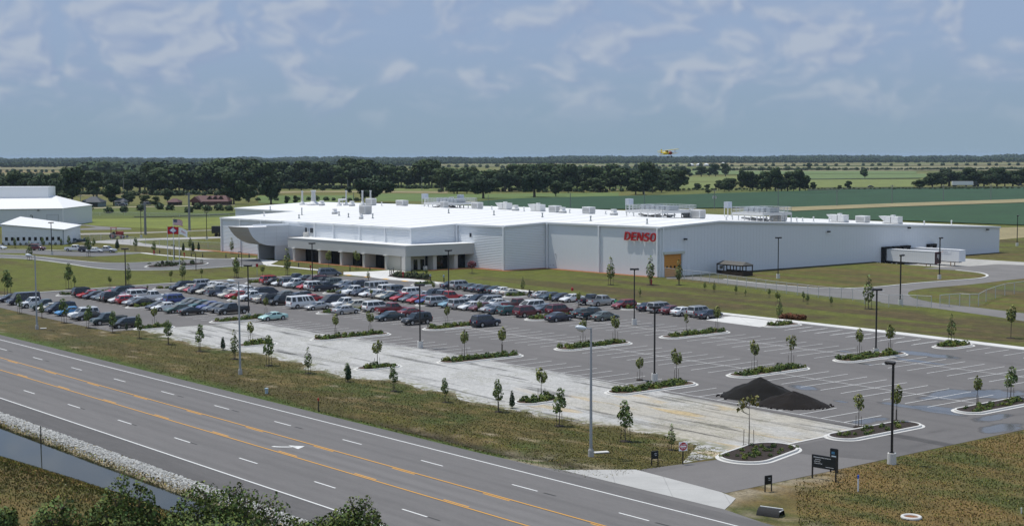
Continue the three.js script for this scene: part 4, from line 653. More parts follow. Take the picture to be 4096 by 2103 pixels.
  part('bumper', [rbox(0.16, 0.2, F[2] * 1.75, 0.05, S.st[S.st.length - 1][0] - 0.03, bot + 0.02, 0)], truck ? chrome : trimBlack, g); part('bumper', [rbox(0.16, 0.2, Bk[2] * 1.75, 0.05, S.st[0][0] + 0.02, bot + 0.04, 0)], truck ? chrome : trimBlack, g);
  part('licence_plate', bbox(0.02, 0.14, 0.32, S.st[0][0] - 0.035, lerp(bot, Bk[1], 0.52), 0), mat([0.6, 0.6, 0.58], 0.6), g);
  return carProto[type] = g;
}
const CARKIND = { sedan: 'sedan', coupe: 'coupe', wagon: 'wagon', suv: 'SUV', minivan: 'minivan', pickup: 'pickup truck', van: 'van' };
function vehicle(type, colour, u, v, turn, label, group) {
  const c = carModel(type).clone(), [x, z] = lot(u, v);
  c.name = numbered('parked_' + (type === 'pickup' ? 'pickup_truck' : type)); c.position.set(x, 0.022, z); c.rotation.y = -TH + turn; scene.add(c);
  c.traverse((o) => { if (o.name === 'body' || o.name === 'bed_rail') o.material = paints[colour]; });
  return tag(c, label, CARKIND[type].toLowerCase(), group);
}
{
  const rowsV = { N: 0, Bn: 105.7, Bf: 111.5, In: 124.8, If: 130.6, IIn: 143.8, IIf: 149.6, C: 163.4, C0: 0 };
  const rowName = { N: 'front row', Bn: 'second row', Bf: 'third row', In: 'fourth row', If: 'fifth row', IIn: 'sixth row', IIf: 'seventh row', C: 'last row' };
  const list = {
  N: '-253.0:sedan:navy:L -247.2:van:navy:L -240.9:pickup:white:L -236.0:pickup:darkgreen:L -233.0:sedan:cream:L -229.8:minivan:navy:L -225.2:sedan:brightblue:L -219.4:suv:white:L -217.0:sedan:black:L -209.4:pickup:darkgreen:L -203.5:wagon:black:L',
  Bn: '-253.4:suv:black:R -251.0:sedan:red:L -248.6:sedan:navy:L -246.2:sedan:slate:L -243.7:sedan:greygreen:L -241.3:suv:black:R -238.9:sedan:white:L -236.5:wagon:red:R -233.5:sedan:silver:L -231.0:sedan:black:L -224.2:sedan:navy:L -221.8:sedan:white:L -217.5:sedan:green:L -213.4:coupe:black:R',
  Bf: '-253.2:sedan:red:L -250.7:minivan:darkteal:L -248.3:sedan:slate:L -245.8:minivan:maroon:L -243.2:minivan:white:R -238.9:pickup:white:R -232.4:suv:silver:L -230.0:suv:blue:R -225.8:sedan:greygreen:L -223.4:sedan:black:L -220.9:sedan:teal:L -218.3:sedan:blue:L -215.8:sedan:slate:L -213.3:sedan:black:L -210.3:pickup:black:L -198.0:coupe:mint:L',
  In: '-253.2:suv:navy:L -250.8:sedan:cream:L -248.3:coupe:red:L -245.9:pickup:navy:L -243.5:sedan:cream:L -239.4:pickup:slate:R -237.0:sedan:navy:L -234.5:sedan:cream:L -232.1:sedan:red:L -227.2:pickup:white:L -224.8:sedan:slate:R -222.4:sedan:cream:R -219.9:suv:black:R -217.5:suv:black:L -210.9:van:white:R -206.9:coupe:silver:L -198.2:sedan:silver:R -186.1:sedan:darkteal:L -179.1:suv:black:L',
  If: '-255.1:suv:silver:R -252.7:sedan:white:L -250.3:sedan:white:L -247.5:sedan:slate:L -245.0:sedan:silver:L -242.6:sedan:white:L -240.2:sedan:white:L -235.4:sedan:white:L -231.8:minivan:navy:R -226.8:sedan:greygreen:L -222.6:sedan:navy:L -220.2:pickup:black:R -217.8:sedan:red:L -211.7:minivan:navy:L -206.2:pickup:white:L -203.8:wagon:cream:L -198.5:minivan:white:R -193.9:pickup:darkred:R -188.7:sedan:darkred:R -170.2:suv:navy:R',
  IIn: '-254.3:suv:red:R -251.9:sedan:black:R -249.4:sedan:white:L -247.0:suv:slate:R -244.6:pickup:white:L -242.2:sedan:darkgreen:L -239.8:sedan:red:L -237.3:suv:white:R -234.9:pickup:navy:R -226.6:sedan:black:L -224.2:pickup:white:L -221.8:sedan:navy:L -219.4:sedan:white:L -216.9:sedan:silver:R -214.5:sedan:cream:L -212.0:sedan:darkgreen:L -209.6:sedan:red:L -207.1:sedan:slate:L -204.7:sedan:red:L -202.3:sedan:blue:L -198.8:minivan:silver:R -195.7:sedan:lightblue:L -192.4:minivan:silver:R -190.0:sedan:white:L -187.6:sedan:maroon:L -185.2:sedan:silver:L -182.8:sedan:slate:R -180.3:wagon:teal:R -176.3:suv:maroon:R -168.4:sedan:navy:R',
  IIf: '-255.0:pickup:navy:R -252.6:sedan:slate:L -250.2:pickup:black:R -247.8:minivan:maroon:L -245.3:sedan:slate:L -242.9:suv:black:R -240.5:suv:greygreen:R -238.1:sedan:silver:L -235.3:sedan:navy:L -232.7:suv:navy:L -226.0:van:silver:R -222.5:minivan:white:R -220.0:suv:slate:R -217.0:sedan:maroon:L -214.5:suv:white:R -208.9:suv:navy:L -206.5:pickup:slate:R -204.1:pickup:red:R -199.1:sedan:white:L -195.9:minivan:navy:L -193.5:minivan:silver:L -191.0:sedan:white:L -186.2:pickup:maroon:R -182.8:minivan:white:L -179.3:sedan:slate:L -175.0:suv:maroon:R -170.1:sedan:darkgreen:R -167.6:pickup:darkteal:R -164.7:sedan:greygreen:R',
  C: '-223.1:sedan:navy:R -220.6:suv:silver:R -217.1:sedan:darkgreen:R -214.7:sedan:slate:R -212.2:sedan:navy:R -209.8:sedan:darkteal:R -207.4:sedan:white:R -205.0:coupe:cream:R -196.6:sedan:silver:R -194.0:sedan:darkteal:L -191.5:sedan:navy:L -189.1:sedan:white:L -183.8:pickup:navy:R -181.4:pickup:silver:R -175.5:wagon:darkred:L -170.1:sedan:navy:R -167.1:minivan:silver:R -164.3:sedan:maroon:R -161.6:sedan:white:R -158.6:suv:silver:R -156.2:sedan:navy:R',
  C0: '-262.9:minivan:slate:R',
  };
  const rr = rngOf(77);
  for (const row in list) {
    list[row].split(' ').forEach((e, i) => {
      const [us, type, colour, dir] = e.split(':'), u = +us, v = row === 'N' ? 85.6 + 0.4 * (rr() - 0.5) : row === 'C0' ? 156.8 : rowsV[row] + drift(u, rowsV[row]) + 0.8 * (rr() - 0.5);
      const face = dir === 'L' ? 'facing the highway' : 'facing the plant';
      vehicle(type, colour, u, v, (dir === 'L' ? -1 : 1) * Math.PI / 2 + (row === 'C0' ? -0.25 : 0.05 * (rr() - 0.5)), row === 'C0' ? 'slate minivan parked alone at the kerb by the office walk' : `${COLOURNAME[colour]} ${CARKIND[type]} ${face}, ${ordinal(i + 1)} from left in the ${rowName[row]}`, 'cars parked in the big car park');
    });
  }
  // the small car park by the windowed office
  const [gx, gy_] = [0, 0];
  const small = [['suv', 'maroon', [-387.85,138.59], 0.1, 'maroon SUV in front of the low windowed building'], ['pickup', 'white', [-376.88,145.11], 0.15, 'white crew pickup, leftmost of the cluster left of the flagpoles'], ['suv', 'navy', [-372.22,146.87], 0.2, 'navy SUV half hidden by a sapling left of the flagpoles'], ['sedan', 'white', [-368.58,147.48], 0.2, 'white sedan squeezed beside a silver pickup left of the flagpoles'], ['pickup', 'silver', [-366.64,149.73], 0.15, 'silver pickup, rightmost of the cluster left of the flagpoles'], ['sedan', 'white', [-399.18,131.81], 0.1, 'white sedan cut by the left edge of the photo']];
  for (const [t, c, [u, v], a, l] of small) vehicle(t, c, u, v, TH + a - 0.35, l, 'cars in the small car park');
}
function motorcycle(colour, u, v, turn, label) {
  const t = lotThing('motorcycle', label, 'motorcycle', u, v, turn), m = mat(colour, 0.35);
  for (const x of [-0.68, 0.7]) { const w = part('wheel', new THREE.TorusGeometry(0.27, 0.07, 8, 18).translate(x, 0.33, 0), tyreArchMat, t); part('rim', cyl(0.2, 0.2, 0.05, 0, -0.025, 0, 12).rotateX(Math.PI / 2).translate(x, 0.33, 0), rimMat, w); }
  part('engine', [rbox(0.55, 0.36, 0.34, 0.08, 0, 0.28), bar([-0.68, 0.33, 0.12], [-0.1, 0.4, 0.16], 0.05)], trimBlack, t); part('tank', new THREE.SphereGeometry(0.27, 12, 8).scale(1.2, 0.7, 0.7).translate(0.15, 0.82, 0), m, t);
  part('fairing', [rbox(0.4, 0.5, 0.42, 0.1, 0.5, 0.6), rbox(0.5, 0.16, 0.24, 0.05, -0.55, 0.82)], m, t); part('seat', rbox(0.6, 0.1, 0.26, 0.04, -0.28, 0.78), trimBlack, t); part('fork', [bar([0.7, 0.33, 0.1], [0.48, 1.0, 0.1], 0.03), bar([0.7, 0.33, -0.1], [0.48, 1.0, -0.1], 0.03)], chrome, t); part('handlebar', bar([0.42, 1.05, -0.34], [0.42, 1.05, 0.34], 0.02), trimBlack, t); part('windscreen', bbox(0.03, 0.28, 0.34, 0.55, 1.08), autoGlass, t);
}
motorcycle([0.02, 0.02, 0.022], -200.73,162.11, -Math.PI / 2, 'black motorcycle with tall windscreen in the last row by an island');
motorcycle([0.03, 0.42, 0.16], -178.34,162.87, -Math.PI / 2, 'green sport motorcycle between a silver pickup and a dark red wagon');

// ---------- young trees ----------
const barkMat = mat([0.10, 0.085, 0.068], 0.95), stakeMat = mat([0.09, 0.07, 0.05], 0.9), tieMat = mat([0.03, 0.03, 0.03], 0.9);
const youngLeaf = new THREE.MeshPhysicalMaterial({ vertexColors: true, roughness: 0.8, side: THREE.DoubleSide, transmission: 0.0 });
const YOUNG = [   // crown lobes for a tree 4 m tall, leaf count, leaf size, tint, base of trunk forks
  { lobes: [[0, 2.2, 0, 0.72, 0.85, 0.7], [0.1, 3.1, 0.05, 0.45, 0.75, 0.45], [-0.2, 1.7, 0.1, 0.55, 0.4, 0.5]], n: 520, s: 0.105, tint: [0.075, 0.105, 0.028] },
  { lobes: [[0, 2.7, 0, 0.62, 0.9, 0.6], [0.28, 3.2, 0.1, 0.40, 0.55, 0.4], [-0.25, 2.4, -0.1, 0.42, 0.5, 0.4]], n: 330, s: 0.115, tint: [0.10, 0.118, 0.03] },
  { lobes: [[-0.35, 3.0, 0, 0.42, 0.75, 0.4], [0.35, 3.2, 0.1, 0.42, 0.7, 0.4], [0, 2.4, 0, 0.5, 0.5, 0.5], [0.6, 2.5, 0, 0.28, 0.25, 0.25]], n: 250, s: 0.12, tint: [0.105, 0.115, 0.028] },
  { lobes: [[0, 1.9, 0, 0.62, 1.1, 0.6], [0, 3.2, 0, 0.30, 0.7, 0.3]], n: 300, s: 0.105, tint: [0.085, 0.105, 0.03], thin: true },
  { lobes: [[0, 1.9, 0, 0.60, 1.2, 0.58], [0, 3.1, 0, 0.34, 0.8, 0.34], [0, 1.1, 0, 0.7, 0.7, 0.66]], n: 900, s: 0.11, tint: [0.030, 0.055, 0.024], evergreen: true },
  { lobes: [[-0.55, 3.2, 0.1, 0.42, 0.4, 0.42], [0.5, 3.45, -0.1, 0.42, 0.42, 0.42], [-0.75, 2.6, 0, 0.26, 0.26, 0.3], [0.1, 3.6, 0.1, 0.25, 0.3, 0.25]], n: 150, s: 0.12, tint: [0.11, 0.105, 0.03], fork: true },
];
const youngProto = YOUNG.map((Y, k) => {
  const r = rngOf(300 + k), g = new THREE.Group();
  const top = Math.max(...Y.lobes.map((l) => l[1] + l[4] * 0.6));
  const tr = [bar([0, -0.05, 0], [0.03, 1.4, 0.02], 0.05, 0.038), bar([0.03, 1.4, 0.02], [0.0, top, 0.03], 0.038, 0.012)];
  for (const l of Y.lobes) for (let i = 0; i < 4; i++) { const a = r() * 6.28; tr.push(bar([0.02, Math.max(0.9, l[1] - l[4] * 0.9), 0.02], [l[0] + Math.cos(a) * l[3] * 0.7, l[1] + (r() - 0.3) * l[4] * 0.8, l[2] + Math.sin(a) * l[5] * 0.7], 0.018, 0.006, 4)); }
  part('trunk', tr, barkMat, g);
  const sp = lobeSpots(r, Y.lobes, Y.n, 0.7).filter((q) => Y.evergreen || fbm(q[0] * 2.6 + k * 9, q[1] * 2.6 + q[2] * 2, 2) > 0.34);
  part('crown', leaves(r, sp, Y.s * 1.25, Y.tint.map((q) => q * (Y.evergreen ? 1.2 : 1.7)), 0.45), youngLeaf, g);
  if (!Y.evergreen) { for (const [x, z] of [[-0.42, 0.12], [0.40, -0.1]]) part('stake', bar([x, 0, z], [x * 0.92, 1.25, z], 0.028, 0.028, 5), stakeMat, g); }
  part('mulch_ring', cyl(0.45, 0.62, 0.08, 0, -0.02, 0, 12), darkMulch, g);
  g.userData.base = 'young_tree';
  return g;
});
const youngList = [];
const sapling = (group, kind, x, z, h, label) => youngList.push({ group, kind, x, z, h, label });
// along the highway verge, from the left
for (const [k, x, z, h] of [[0, -92.79,-261.03,5.13], [0, -80.83,-232.67,3.27], [0, -75,-226.07,2.47], [0, -69.41,-219.57,3.89], [0, -63.64,-212.67,3.49], [0, -58.37,-206.9,3.26], [0, -52.72,-200.19,3.53], [0, -47.05,-193.69,3.42], [0, -41.23,-186.63,3.66], [3, -35.21,-179.33,3.77], [0, -29.89,-173.74,3.85], [3, -24.15,-167.23,3.24], [0, -18.78,-161.1,2.18], [0, -12.96,-154.3,2.91], [0, -7.02,-147.27,2.61], [0, -1.41,-141.61,3.37], [0, 4.45,-133.97,3.73], [0, 10.13,-126.57,3.79], [3, 13.86,-122.79,2.3]]) sapling('highway verge', k, x, z, h);
for (const [x, z, h] of [[-38.41,-187.91,1.83], [-57.09,-209.71,0.98], [-0.04,-143.52,1.89], [-18.68,-160.96,2]]) sapling('gravel edge', 4, x, z, h);
// in the planting islands
for (const [k, x, z, h] of [[1, -54.35,-215.31,2.91], [1, -35.84,-193.94,3.08], [1, -40.06,-230.79,2.84], [1, -25.28,-202.63,3.17], [1, -20.58,-205.37,3.31], [1, -16.45,-172.14,3.38], [1, -9.88,-215.41,2.91], [1, -5.18,-225.97,2.65], [1, -6.09,-180.47,3.57], [1, -1.33,-183.65,3.53], [1, 9.59,-192.16,3.55], [1, 14.27,-196.2,3.55], [1, 14.54,-161.24,2.74], [1, 18.72,-161.15,3.73], [2, 25.18,-204.8,2.77], [1, 30.12,-208.2,3.62], [1, 28.85,-168.47,3.72], [2, 33.99,-172.39,3.74], [1, 44.37,-180.8,3.54], [1, 49.01,-183.45,3.72], [3, 60.18,-194.05,3.65], [3, 41.06,-217.93,3.63], [1, 47.48,-144,3.19], [0, 52.24,-148,3.45], [2, 32.59,-132.65,3.21], [1, 36.88,-135.45,3.66], [5, 20.8,-123.9,4.57], [1, 3.06,-149.01,3.38], [1, -25.3,-254.94,1.83], [1, -31.22,-258.18,0.91], [1, -45.98,-278.87,1.7], [1, -50.97,-276.31,1.65], [1, 6.49,-242.14,2.08], [1, 11.17,-238.83,2.8], [1, -14.78,-267.07,1.78], [3, 2.02,-266.52,2.75], [3, 23.16,-257.01,1.7], [3, -29.51,-291.58,2.29], [1, -69.29,-269.82,1.23], [1, -47.45,-239.29,1.35]]) sapling('car park islands', k, x, z, h);
// on the lawns
for (const [k, x, z, h] of [[0, -86.21,-276.04,5.11], [0, -86.34,-280.23,2.4], [1, -78.72,-277.86,2.53], [3, -76.83,-284.22,4.46], [1, -69.83,-290.7,2.59], [3, -67.64,-291.77,4.74], [1, -65.02,-297.57,2.38], [3, -58.16,-299.74,4.56], [1, -58.42,-300.97,4.47], [1, -52.81,-300.77,2.72], [3, -48.37,-305.91,6.04], [3, -46.88,-348.39,4.31], [1, -41.77,-323.69,4.35], [1, -35.09,-321.44,4.48], [1, -18.04,-299.07,2.1], [3, -73.94,-375.43,4.3], [3, -73.72,-383.19,3.59], [3, 19.51,-280.91,5.71], [3, 27.34,-280.64,5.78], [3, 32.96,-280.45,4.99], [0, 36.5,-268.93,1.68], [3, 37.73,-264.97,2.21], [0, 41.19,-261.05,1.74], [0, 42.46,-258.23,1.03], [0, 46.28,-255.39,1.7], [1, 45.15,-241.32,2.54], [0, 50.99,-248.25,1.83], [0, 50.72,-243.59,1.83], [0, 53.99,-239.94,1.77], [3, 59.26,-235.88,5.63], [1, 69.56,-197.54,4.86]]) sapling('lawns by the plant', k, x, z, h);
for (const [k, x, z, h] of [[0, -139.96,-400.77,2.94], [0, -132,-400.39,3.05], [0, -131.02,-413.67,1.99], [0, -124.49,-400.03,3.6], [3, -120.18,-354.16,4.68], [0, -108.94,-365.87,5.22], [0, -115.84,-394.11,3.17], [4, -109.01,-392.96,3.13], [0, -102.78,-388.56,3.69], [0, -93.76,-372.54,3.49], [4, -88.69,-383.88,2.52], [3, -87.95,-388.68,4.21], [4, -85.6,-381.76,2.91], [4, -85.39,-387.74,2.44]]) sapling('round the small car park', k, x, z, h);
{
  const by = {}; youngList.sort((a, b) => a.x / -a.z - b.x / -b.z);
  const rr = rngOf(61), what = ['leafy staked tree', 'sparse staked tree', 'thin forked tree', 'slender sapling', 'dark conical evergreen', 'tall tufted forked sapling'];
  for (const t of youngList) {
    const key = t.group + t.kind, n = by[key] = (by[key] ?? 0) + 1, h = clamp(t.h, 1.2, 6.2), s = h / 3.9;
    const where = t.group === 'highway verge' ? 'on the grass beside the highway' : t.group === 'gravel edge' ? 'where the verge meets the gravel' : t.group === 'car park islands' ? 'among the parking rows' : t.group === 'lawns by the plant' ? 'on the lawns by the plant' : 'round the small left car park';
    const o = copy(youngProto[t.kind], `${what[t.kind]} ${where}, ${ordinal(n)} such from the left`, t.x, groundY(t.x, t.z) + (t.group === 'car park islands' ? 0.1 : 0), t.z, rr() * 6.28, [s * (0.85 + 0.25 * rr()), s, s * (0.85 + 0.25 * rr())]);
    tag(o, null, 'tree', 'young trees ' + where);
  }
}
{ // small red-leaved tree at the corner of the ribbed wall
  const r = rngOf(41), [x, z, h] = [-8.72,-309.59,2.82], t = thing('ornamental_tree', 'small red-leaved tree by the ribbed wall corner', 'tree', x, 0, z);
  part('trunk', [bar([0, 0, 0], [0, h * 0.55, 0], 0.07, 0.05), ...[0, 1, 2, 3, 4].map((k) => bar([0, h * 0.4, 0], [Math.cos(k * 1.3) * h * 0.3, h * 0.8, Math.sin(k * 1.3) * h * 0.3], 0.035, 0.015, 5))], barkMat, t);
  part('crown', leaves(r, lobeSpots(r, [[0, h * 0.72, 0, h * 0.36, h * 0.28, h * 0.36]], 420, 0.8), 0.13, [0.16, 0.035, 0.045], 0.4), youngLeaf, t); part('mulch_ring', cyl(0.7, 0.9, 0.08, 0, -0.02, 0, 14), darkMulch, t);
}
{ // low hedges and beds near the office walk, and round the flagpoles
  const bedThing = (name, label, cat, spots, s, tint) => { const c = spots[0], t = thing(name, label, cat, c[0], 0, c[1]); const r = rngOf(Math.round(c[0] * 7 + 999)); const g = []; for (const [x, z, k] of spots) { const q = leaves(r, lobeSpots(r, [[x - c[0], 0.35 * (k ?? 1), z - c[1], 0.6 * (k ?? 1), 0.42 * (k ?? 1), 0.6 * (k ?? 1)]], 150), s, tint, 0.4); g.push(q); } part('foliage', mergeGeometries(g), youngLeaf, t); return t; };
  const row = (a, b, n, jit, seed) => { const r = rngOf(seed), o = []; for (let i = 0; i < n; i++) { const t = (i + 0.5) / n; o.push([lerp(a[0], b[0], t) + (r() - 0.5) * jit, lerp(a[1], b[1], t) + (r() - 0.5) * jit, 0.8 + 0.5 * r()]); } return o; };
  bedThing('hedge', 'low hedge of mixed shrubs beside the broad walk to the office', 'hedge', [...row([-25.24,-301.49], [-17.57,-296.34], 12, 1.2, 1), ...row([-25.44,-306.53], [-17.88,-301.71], 12, 1.0, 2)], 0.15, [0.05, 0.07, 0.025]);
  structure('planting_bed', sheet(pairs(-26.4,-302.77, -25.77,-310.43, -22.34,-311.09, -17.43,-301.2, -17.02,-293.94, -23.68,-297.76), 0.05), darkMulch);
  bedThing('red_grass_clump', 'low clump of reddish grass on the lawn edge, left one of two', 'ornamental grass', row([42.04,-221.5], [43.51,-221.87], 5, 0.5, 3), 0.16, [0.15, 0.055, 0.02]).userData.group = 'reddish grass clumps';
  bedThing('red_grass_clump', 'low clump of reddish grass on the lawn edge, right one of two', 'ornamental grass', row([43.83,-220.78], [45.22,-220.74], 5, 0.5, 4), 0.16, [0.15, 0.055, 0.02]).userData.group = 'reddish grass clumps';
}

// ---------- big trees ----------
const crownMat = new THREE.MeshStandardMaterial({ vertexColors: true, roughness: 0.9, side: THREE.DoubleSide });
const OAK = [];
{
  const mk = (k, lobes, n, size, tint, trunkH, girth) => {     // 16 m tall
    const r = rngOf(700 + k), g = new THREE.Group(), limbs = [bar([0, -0.3, 0], [0, trunkH, 0.1], girth, girth * 0.7, 8)];
    for (const l of lobes) limbs.push(bar([0, trunkH * 0.85, 0], [l[0] * 0.85, l[1] - l[4] * 0.2, l[2] * 0.85], girth * 0.42, girth * 0.12, 5));
    part('trunk', limbs, barkMat, g);
    const sp = lobeSpots(r, lobes, n, 0.75).filter((q) => q[1] > 1.0 && fbm(q[0] * 0.45 + k * 5, q[1] * 0.5 + q[2] * 0.3, 3) > 0.30);
    part('crown', leaves(r, sp, size * 1.2, tint, 0.4), crownMat, g); g.userData.base = 'tree'; OAK.push(g);
  };
  const T = [0.034, 0.062, 0.018], T2 = [0.042, 0.07, 0.018], T3 = [0.026, 0.05, 0.018];
  const blob = (seed, n, R, y0, y1, rad) => { const r = rngOf(seed), o = []; for (let i = 0; i < n; i++) { const a = i * 2.4 + r(), t = r(), q = R * Math.sqrt(r()) * (1 - 0.45 * Math.abs(t * 2 - 1)); const s = rad * (0.75 + 0.5 * r()); o.push([Math.cos(a) * q, lerp(y0, y1, t), Math.sin(a) * q, s, s * 0.78, s]); } return o; };
  mk(0, blob(1, 16, 6.2, 4.6, 13.4, 2.9), 3000, 0.58, T, 4.0, 0.55);
  mk(1, blob(2, 14, 5.0, 5.0, 13.6, 2.7), 2800, 0.55, T2, 4.4, 0.5);
  mk(2, blob(3, 12, 3.6, 4.2, 13.8, 2.6), 2400, 0.52, T, 3.6, 0.42);
  mk(3, blob(4, 20, 7.4, 5.4, 12.6, 2.8), 3400, 0.60, T3, 4.6, 0.7);
  mk(4, blob(5, 11, 3.2, 3.0, 13.8, 2.5), 2300, 0.50, T2, 2.6, 0.4);
  mk(5, blob(6, 9, 3.4, 2.2, 6.5, 2.6).map((l) => [l[0], l[1] * 1.75, l[2], l[3], l[4] * 1.6, l[5]]), 2200, 0.55, T3, 2, 0.4);
}
const bigList = [];
const big = (kind, group, x, z, h, w) => bigList.push({ kind, group, x, z, h, w });
const WIDTH = [15.5, 13.2, 10.6, 17.6, 10.0, 10.2];
// trees round the houses and in the middle distance (left half)
for (const [k, x, z, h, w] of [[0, -295.93,-843.92,15.65,14.1], [3, -245.75,-748.06,17.25,17.19], [0, -247.74,-803.65,18.97,16.22], [1, -264.02,-900.41,9.57,10.34], [2, -207.85,-744.72,11.8,9.33], [2, -206.11,-767.24,6.4,6.94], [4, -190.88,-743.22,5.43,6.21], [4, -185.59,-742.75,4.65,5.17], [2, -192.8,-798.44,7.94,5.56], [1, -241.83,-770.49,5.63,8.05], [0, -148.54,-762.01,16.57,13.26], [1, -146.48,-794.06,9.22,9.95], [3, -128.35,-760.17,15.68,12.97], [2, -166.19,-1066.53,6.44,7.42], [2, -157.12,-1065.38,7.18,8.53], [4, -121.27,-767.32,4.16,2.35], [4, -117.62,-774.93,4.15,2.97], [3, -75.69,-779.11,15.96,21.7], [1, -82.91,-796.46,10.52,7.21], [2, -110.76,-976.53,4.41,5.44], [1, -36.6,-955.39,8.1,12.64], [4, -138.92,-1048.23,3.64,4.38]]) big(k, 'meadow', x, z, h, w);
for (const [k, x, z, h, w] of [[1, -38.67,-955.62,7.97,10.64], [1, -29.99,-954.62,7.29,7.97], [3, -16.93,-848.17,14.73,17.71], [2, -2.34,-1066.89,7.85,8.17], [3, 13.83,-870.99,18.32,19.4], [2, 27.26,-884.2,10.32,8], [2, 38.21,-966.68,7.86,8.08], [1, 49.17,-970.49,7.28,8.11], [1, 60.01,-982.2,9.34,12.99], [0, 85.86,-929.27,19.99,16.82], [1, 95.21,-965.04,16.08,11.42], [1, 79.74,-918.29,10.2,12.15], [2, 93.67,-991.44,5.17,6.9], [1, 102.51,-977.1,7.94,10.2], [4, 113.46,-994.44,11.6,7.62], [4, 135.53,-1043.02,4.49,5.81]]) big(k, 'meadow', x, z, h, w);
for (const [k, x, z, h, w] of [[3, 200.11,-1650.1,12.02,14.36], [2, 207.55,-1663.8,4.96,6.95], [1, 221.49,-1668.62,11.46,15.1], [2, 237.82,-1665.23,16.05,12.75], [1, 249.05,-1662.89,14.88,13.32], [2, 230.51,-1666.75,10.06,9.28], [1, 136.7,-1048.6,4.59,5.84], [1, 144.74,-1056.72,3.67,5.15], [1, 129.54,-940.8,2.62,5.24], [2, 497.52,-2386.36,11.91,9.97], [2, 381.59,-1542.77,10.17,9.13], [2, 244.74,-1034.91,6.68,5.76], [1, 241.34,-1050.52,2.77,4.02], [1, 222.92,-1056.03,4.69,5.15]]) big(k, 'fields', x, z, h, w);
for (const [k, x, z, h, w] of [[1, 147.56,-1017.8,7.07,6.38], [0, 151.93,-997.64,8.8,13.2], [2, 162.09,-1004.68,16.04,6.3], [0, 168.48,-1009.5,13.18,11.95], [2, 172.35,-1003.41,12.33,6.29], [0, 178.7,-999.84,13.26,11.84], [0, 183.82,-993.7,15.52,10.38], [2, 184.48,-999.13,15.74,5.57], [0, 192.96,-998.07,13.03,14.59], [0, 201.09,-997.06,14.19,12.5], [1, 205.7,-999.26,8.47,6.26], [1, 216.64,-1026.4,5.49,4.29], [1, 146.54,-984.74,6.16,6.17], [1, 174.35,-994.87,7.95,7.62], [1, 187.88,-993.2,7.24,8.3], [1, 195.97,-992.2,7.93,8.29]]) big(k, 'dark grove', x, z, h, w);
for (const [k, x, z, h, w] of [[1, 302.29,-1058.02,6.47,12.52], [0, 323.51,-1097.63,10.89,15.28], [3, 346.22,-1129.42,14.5,22.8], [0, 356.81,-1120.75,14.39,17.95], [0, 370.21,-1118.85,12.04,17.14], [0, 379.86,-1117.48,14.11,16.34], [0, 391.7,-1115.79,12,17.87], [1, 335.07,-1113.25,9.27,12.4], [1, 364.62,-1123.21,9.82,13.29], [1, 386.96,-1120.02,10.18,13.26], [0, 401.77,-1117.91,12.88,15.56]]) big(k, 'right grove', x, z, h, w);
{ // the belt of trees behind the meadows
  const r = rngOf(888);
  const tops = [[0, 265], [120, 240], [300, 240], [520, 270], [850, 215], [1000, 250], [1150, 245], [1450, 200], [1600, 140], [1700, 185], [1850, 190], [2000, 200], [2150, 130], [2260, 120], [2400, 140], [2576, 170]];
  const topV2 = [[0, 130], [120, 140], [250, 180], [340, 175], [450, 170], [590, 150], [640, 165], [800, 140], [900, 165], [1010, 125], [1120, 160], [1230, 130], [1460, 140], [1560, 180], [1650, 165], [1800, 200], [1900, 200], [2050, 110], [2150, 180], [2300, 200], [2440, 190], [2576, 215]];
  const topV3 = [[0, 190], [180, 175], [300, 190], [420, 200], [560, 205], [660, 175], [720, 185], [870, 175], [960, 180], [1000, 165], [1080, 180], [1200, 140], [1300, 205], [1440, 210], [1580, 175], [1700, 185], [1800, 215]];
  const px = []; for (const [x, y] of tops) px.push([x / 2.5156, 600 + y / 2.5156]); for (const [x, y] of topV2) if (900 + x / 2.5156 > 1024) px.push([900 + x / 2.5156, 600 + y / 2.5156]); for (const [x, y] of topV3) if (1800 + x / 2.5156 > 1924) px.push([1800 + x / 2.5156, 600 + y / 2.5156]);
  const heightAt = (deg) => { const X = 2048 + Math.tan(deg) * 5710; for (let i = 0; i + 1 < px.length; i++) if (X <= px[i + 1][0]) return lerp(px[i][1], px[i + 1][1], clamp((X - px[i][0]) / (px[i + 1][0] - px[i][0]))); return px[px.length - 1][1]; };
  for (let row = 0; row < 3; row++) for (let a = -0.362 + row * 0.0035; a < 0.118; a += 0.0072 + 0.004 * r()) {
    const base = a < -0.17 ? 960 : a < -0.05 ? 1130 : 1020, F = base + row * 55 + 30 * (r() - 0.5) + (a < -0.25 ? 60 : 0), x = Math.tan(a) * F, z = -F;
    const yTop = heightAt(a), hor = 620.4 - 0.0031 * Math.tan(a) * 5710, h = 25.65 - (yTop - hor) / 5710 * F;
    const hh = clamp(h * (0.86 + 0.32 * r()), 8, 26); big([0, 1, 1, 2, 0, 3][Math.floor(r() * 6)], 'tree belt', x, z, hh, hh * (0.85 + 0.4 * r()));
  }
}
{
  const by = {}, r = rngOf(555); bigList.sort((a, b) => a.x / -a.z - b.x / -b.z);
  const where = { meadow: 'tree in the meadows behind the plant', fields: 'tree standing alone in the far green fields', 'dark grove': 'dark tree in the grove behind the right platform', 'right grove': 'dark tree in the far right roadside grove', 'tree belt': 'tree in the long belt behind the meadows' };
  const sz = ['broad', 'rounded', 'slim', 'wide spreading', 'slim dense', 'dense'];
  for (const t of bigList) {
    const n = by[t.group] = (by[t.group] ?? 0) + 1, s = t.h / 14.8, sw = t.w / WIDTH[t.kind] * 1.12;
    const o = copy(OAK[t.kind], `${sz[t.kind]} ${where[t.group]}, ${ordinal(n)} from the left`, t.x, groundY(t.x, t.z), t.z, r() * 6.28, [sw, s, sw]);
    tag(o, null, 'tree', 'trees: ' + t.group);
  }
}
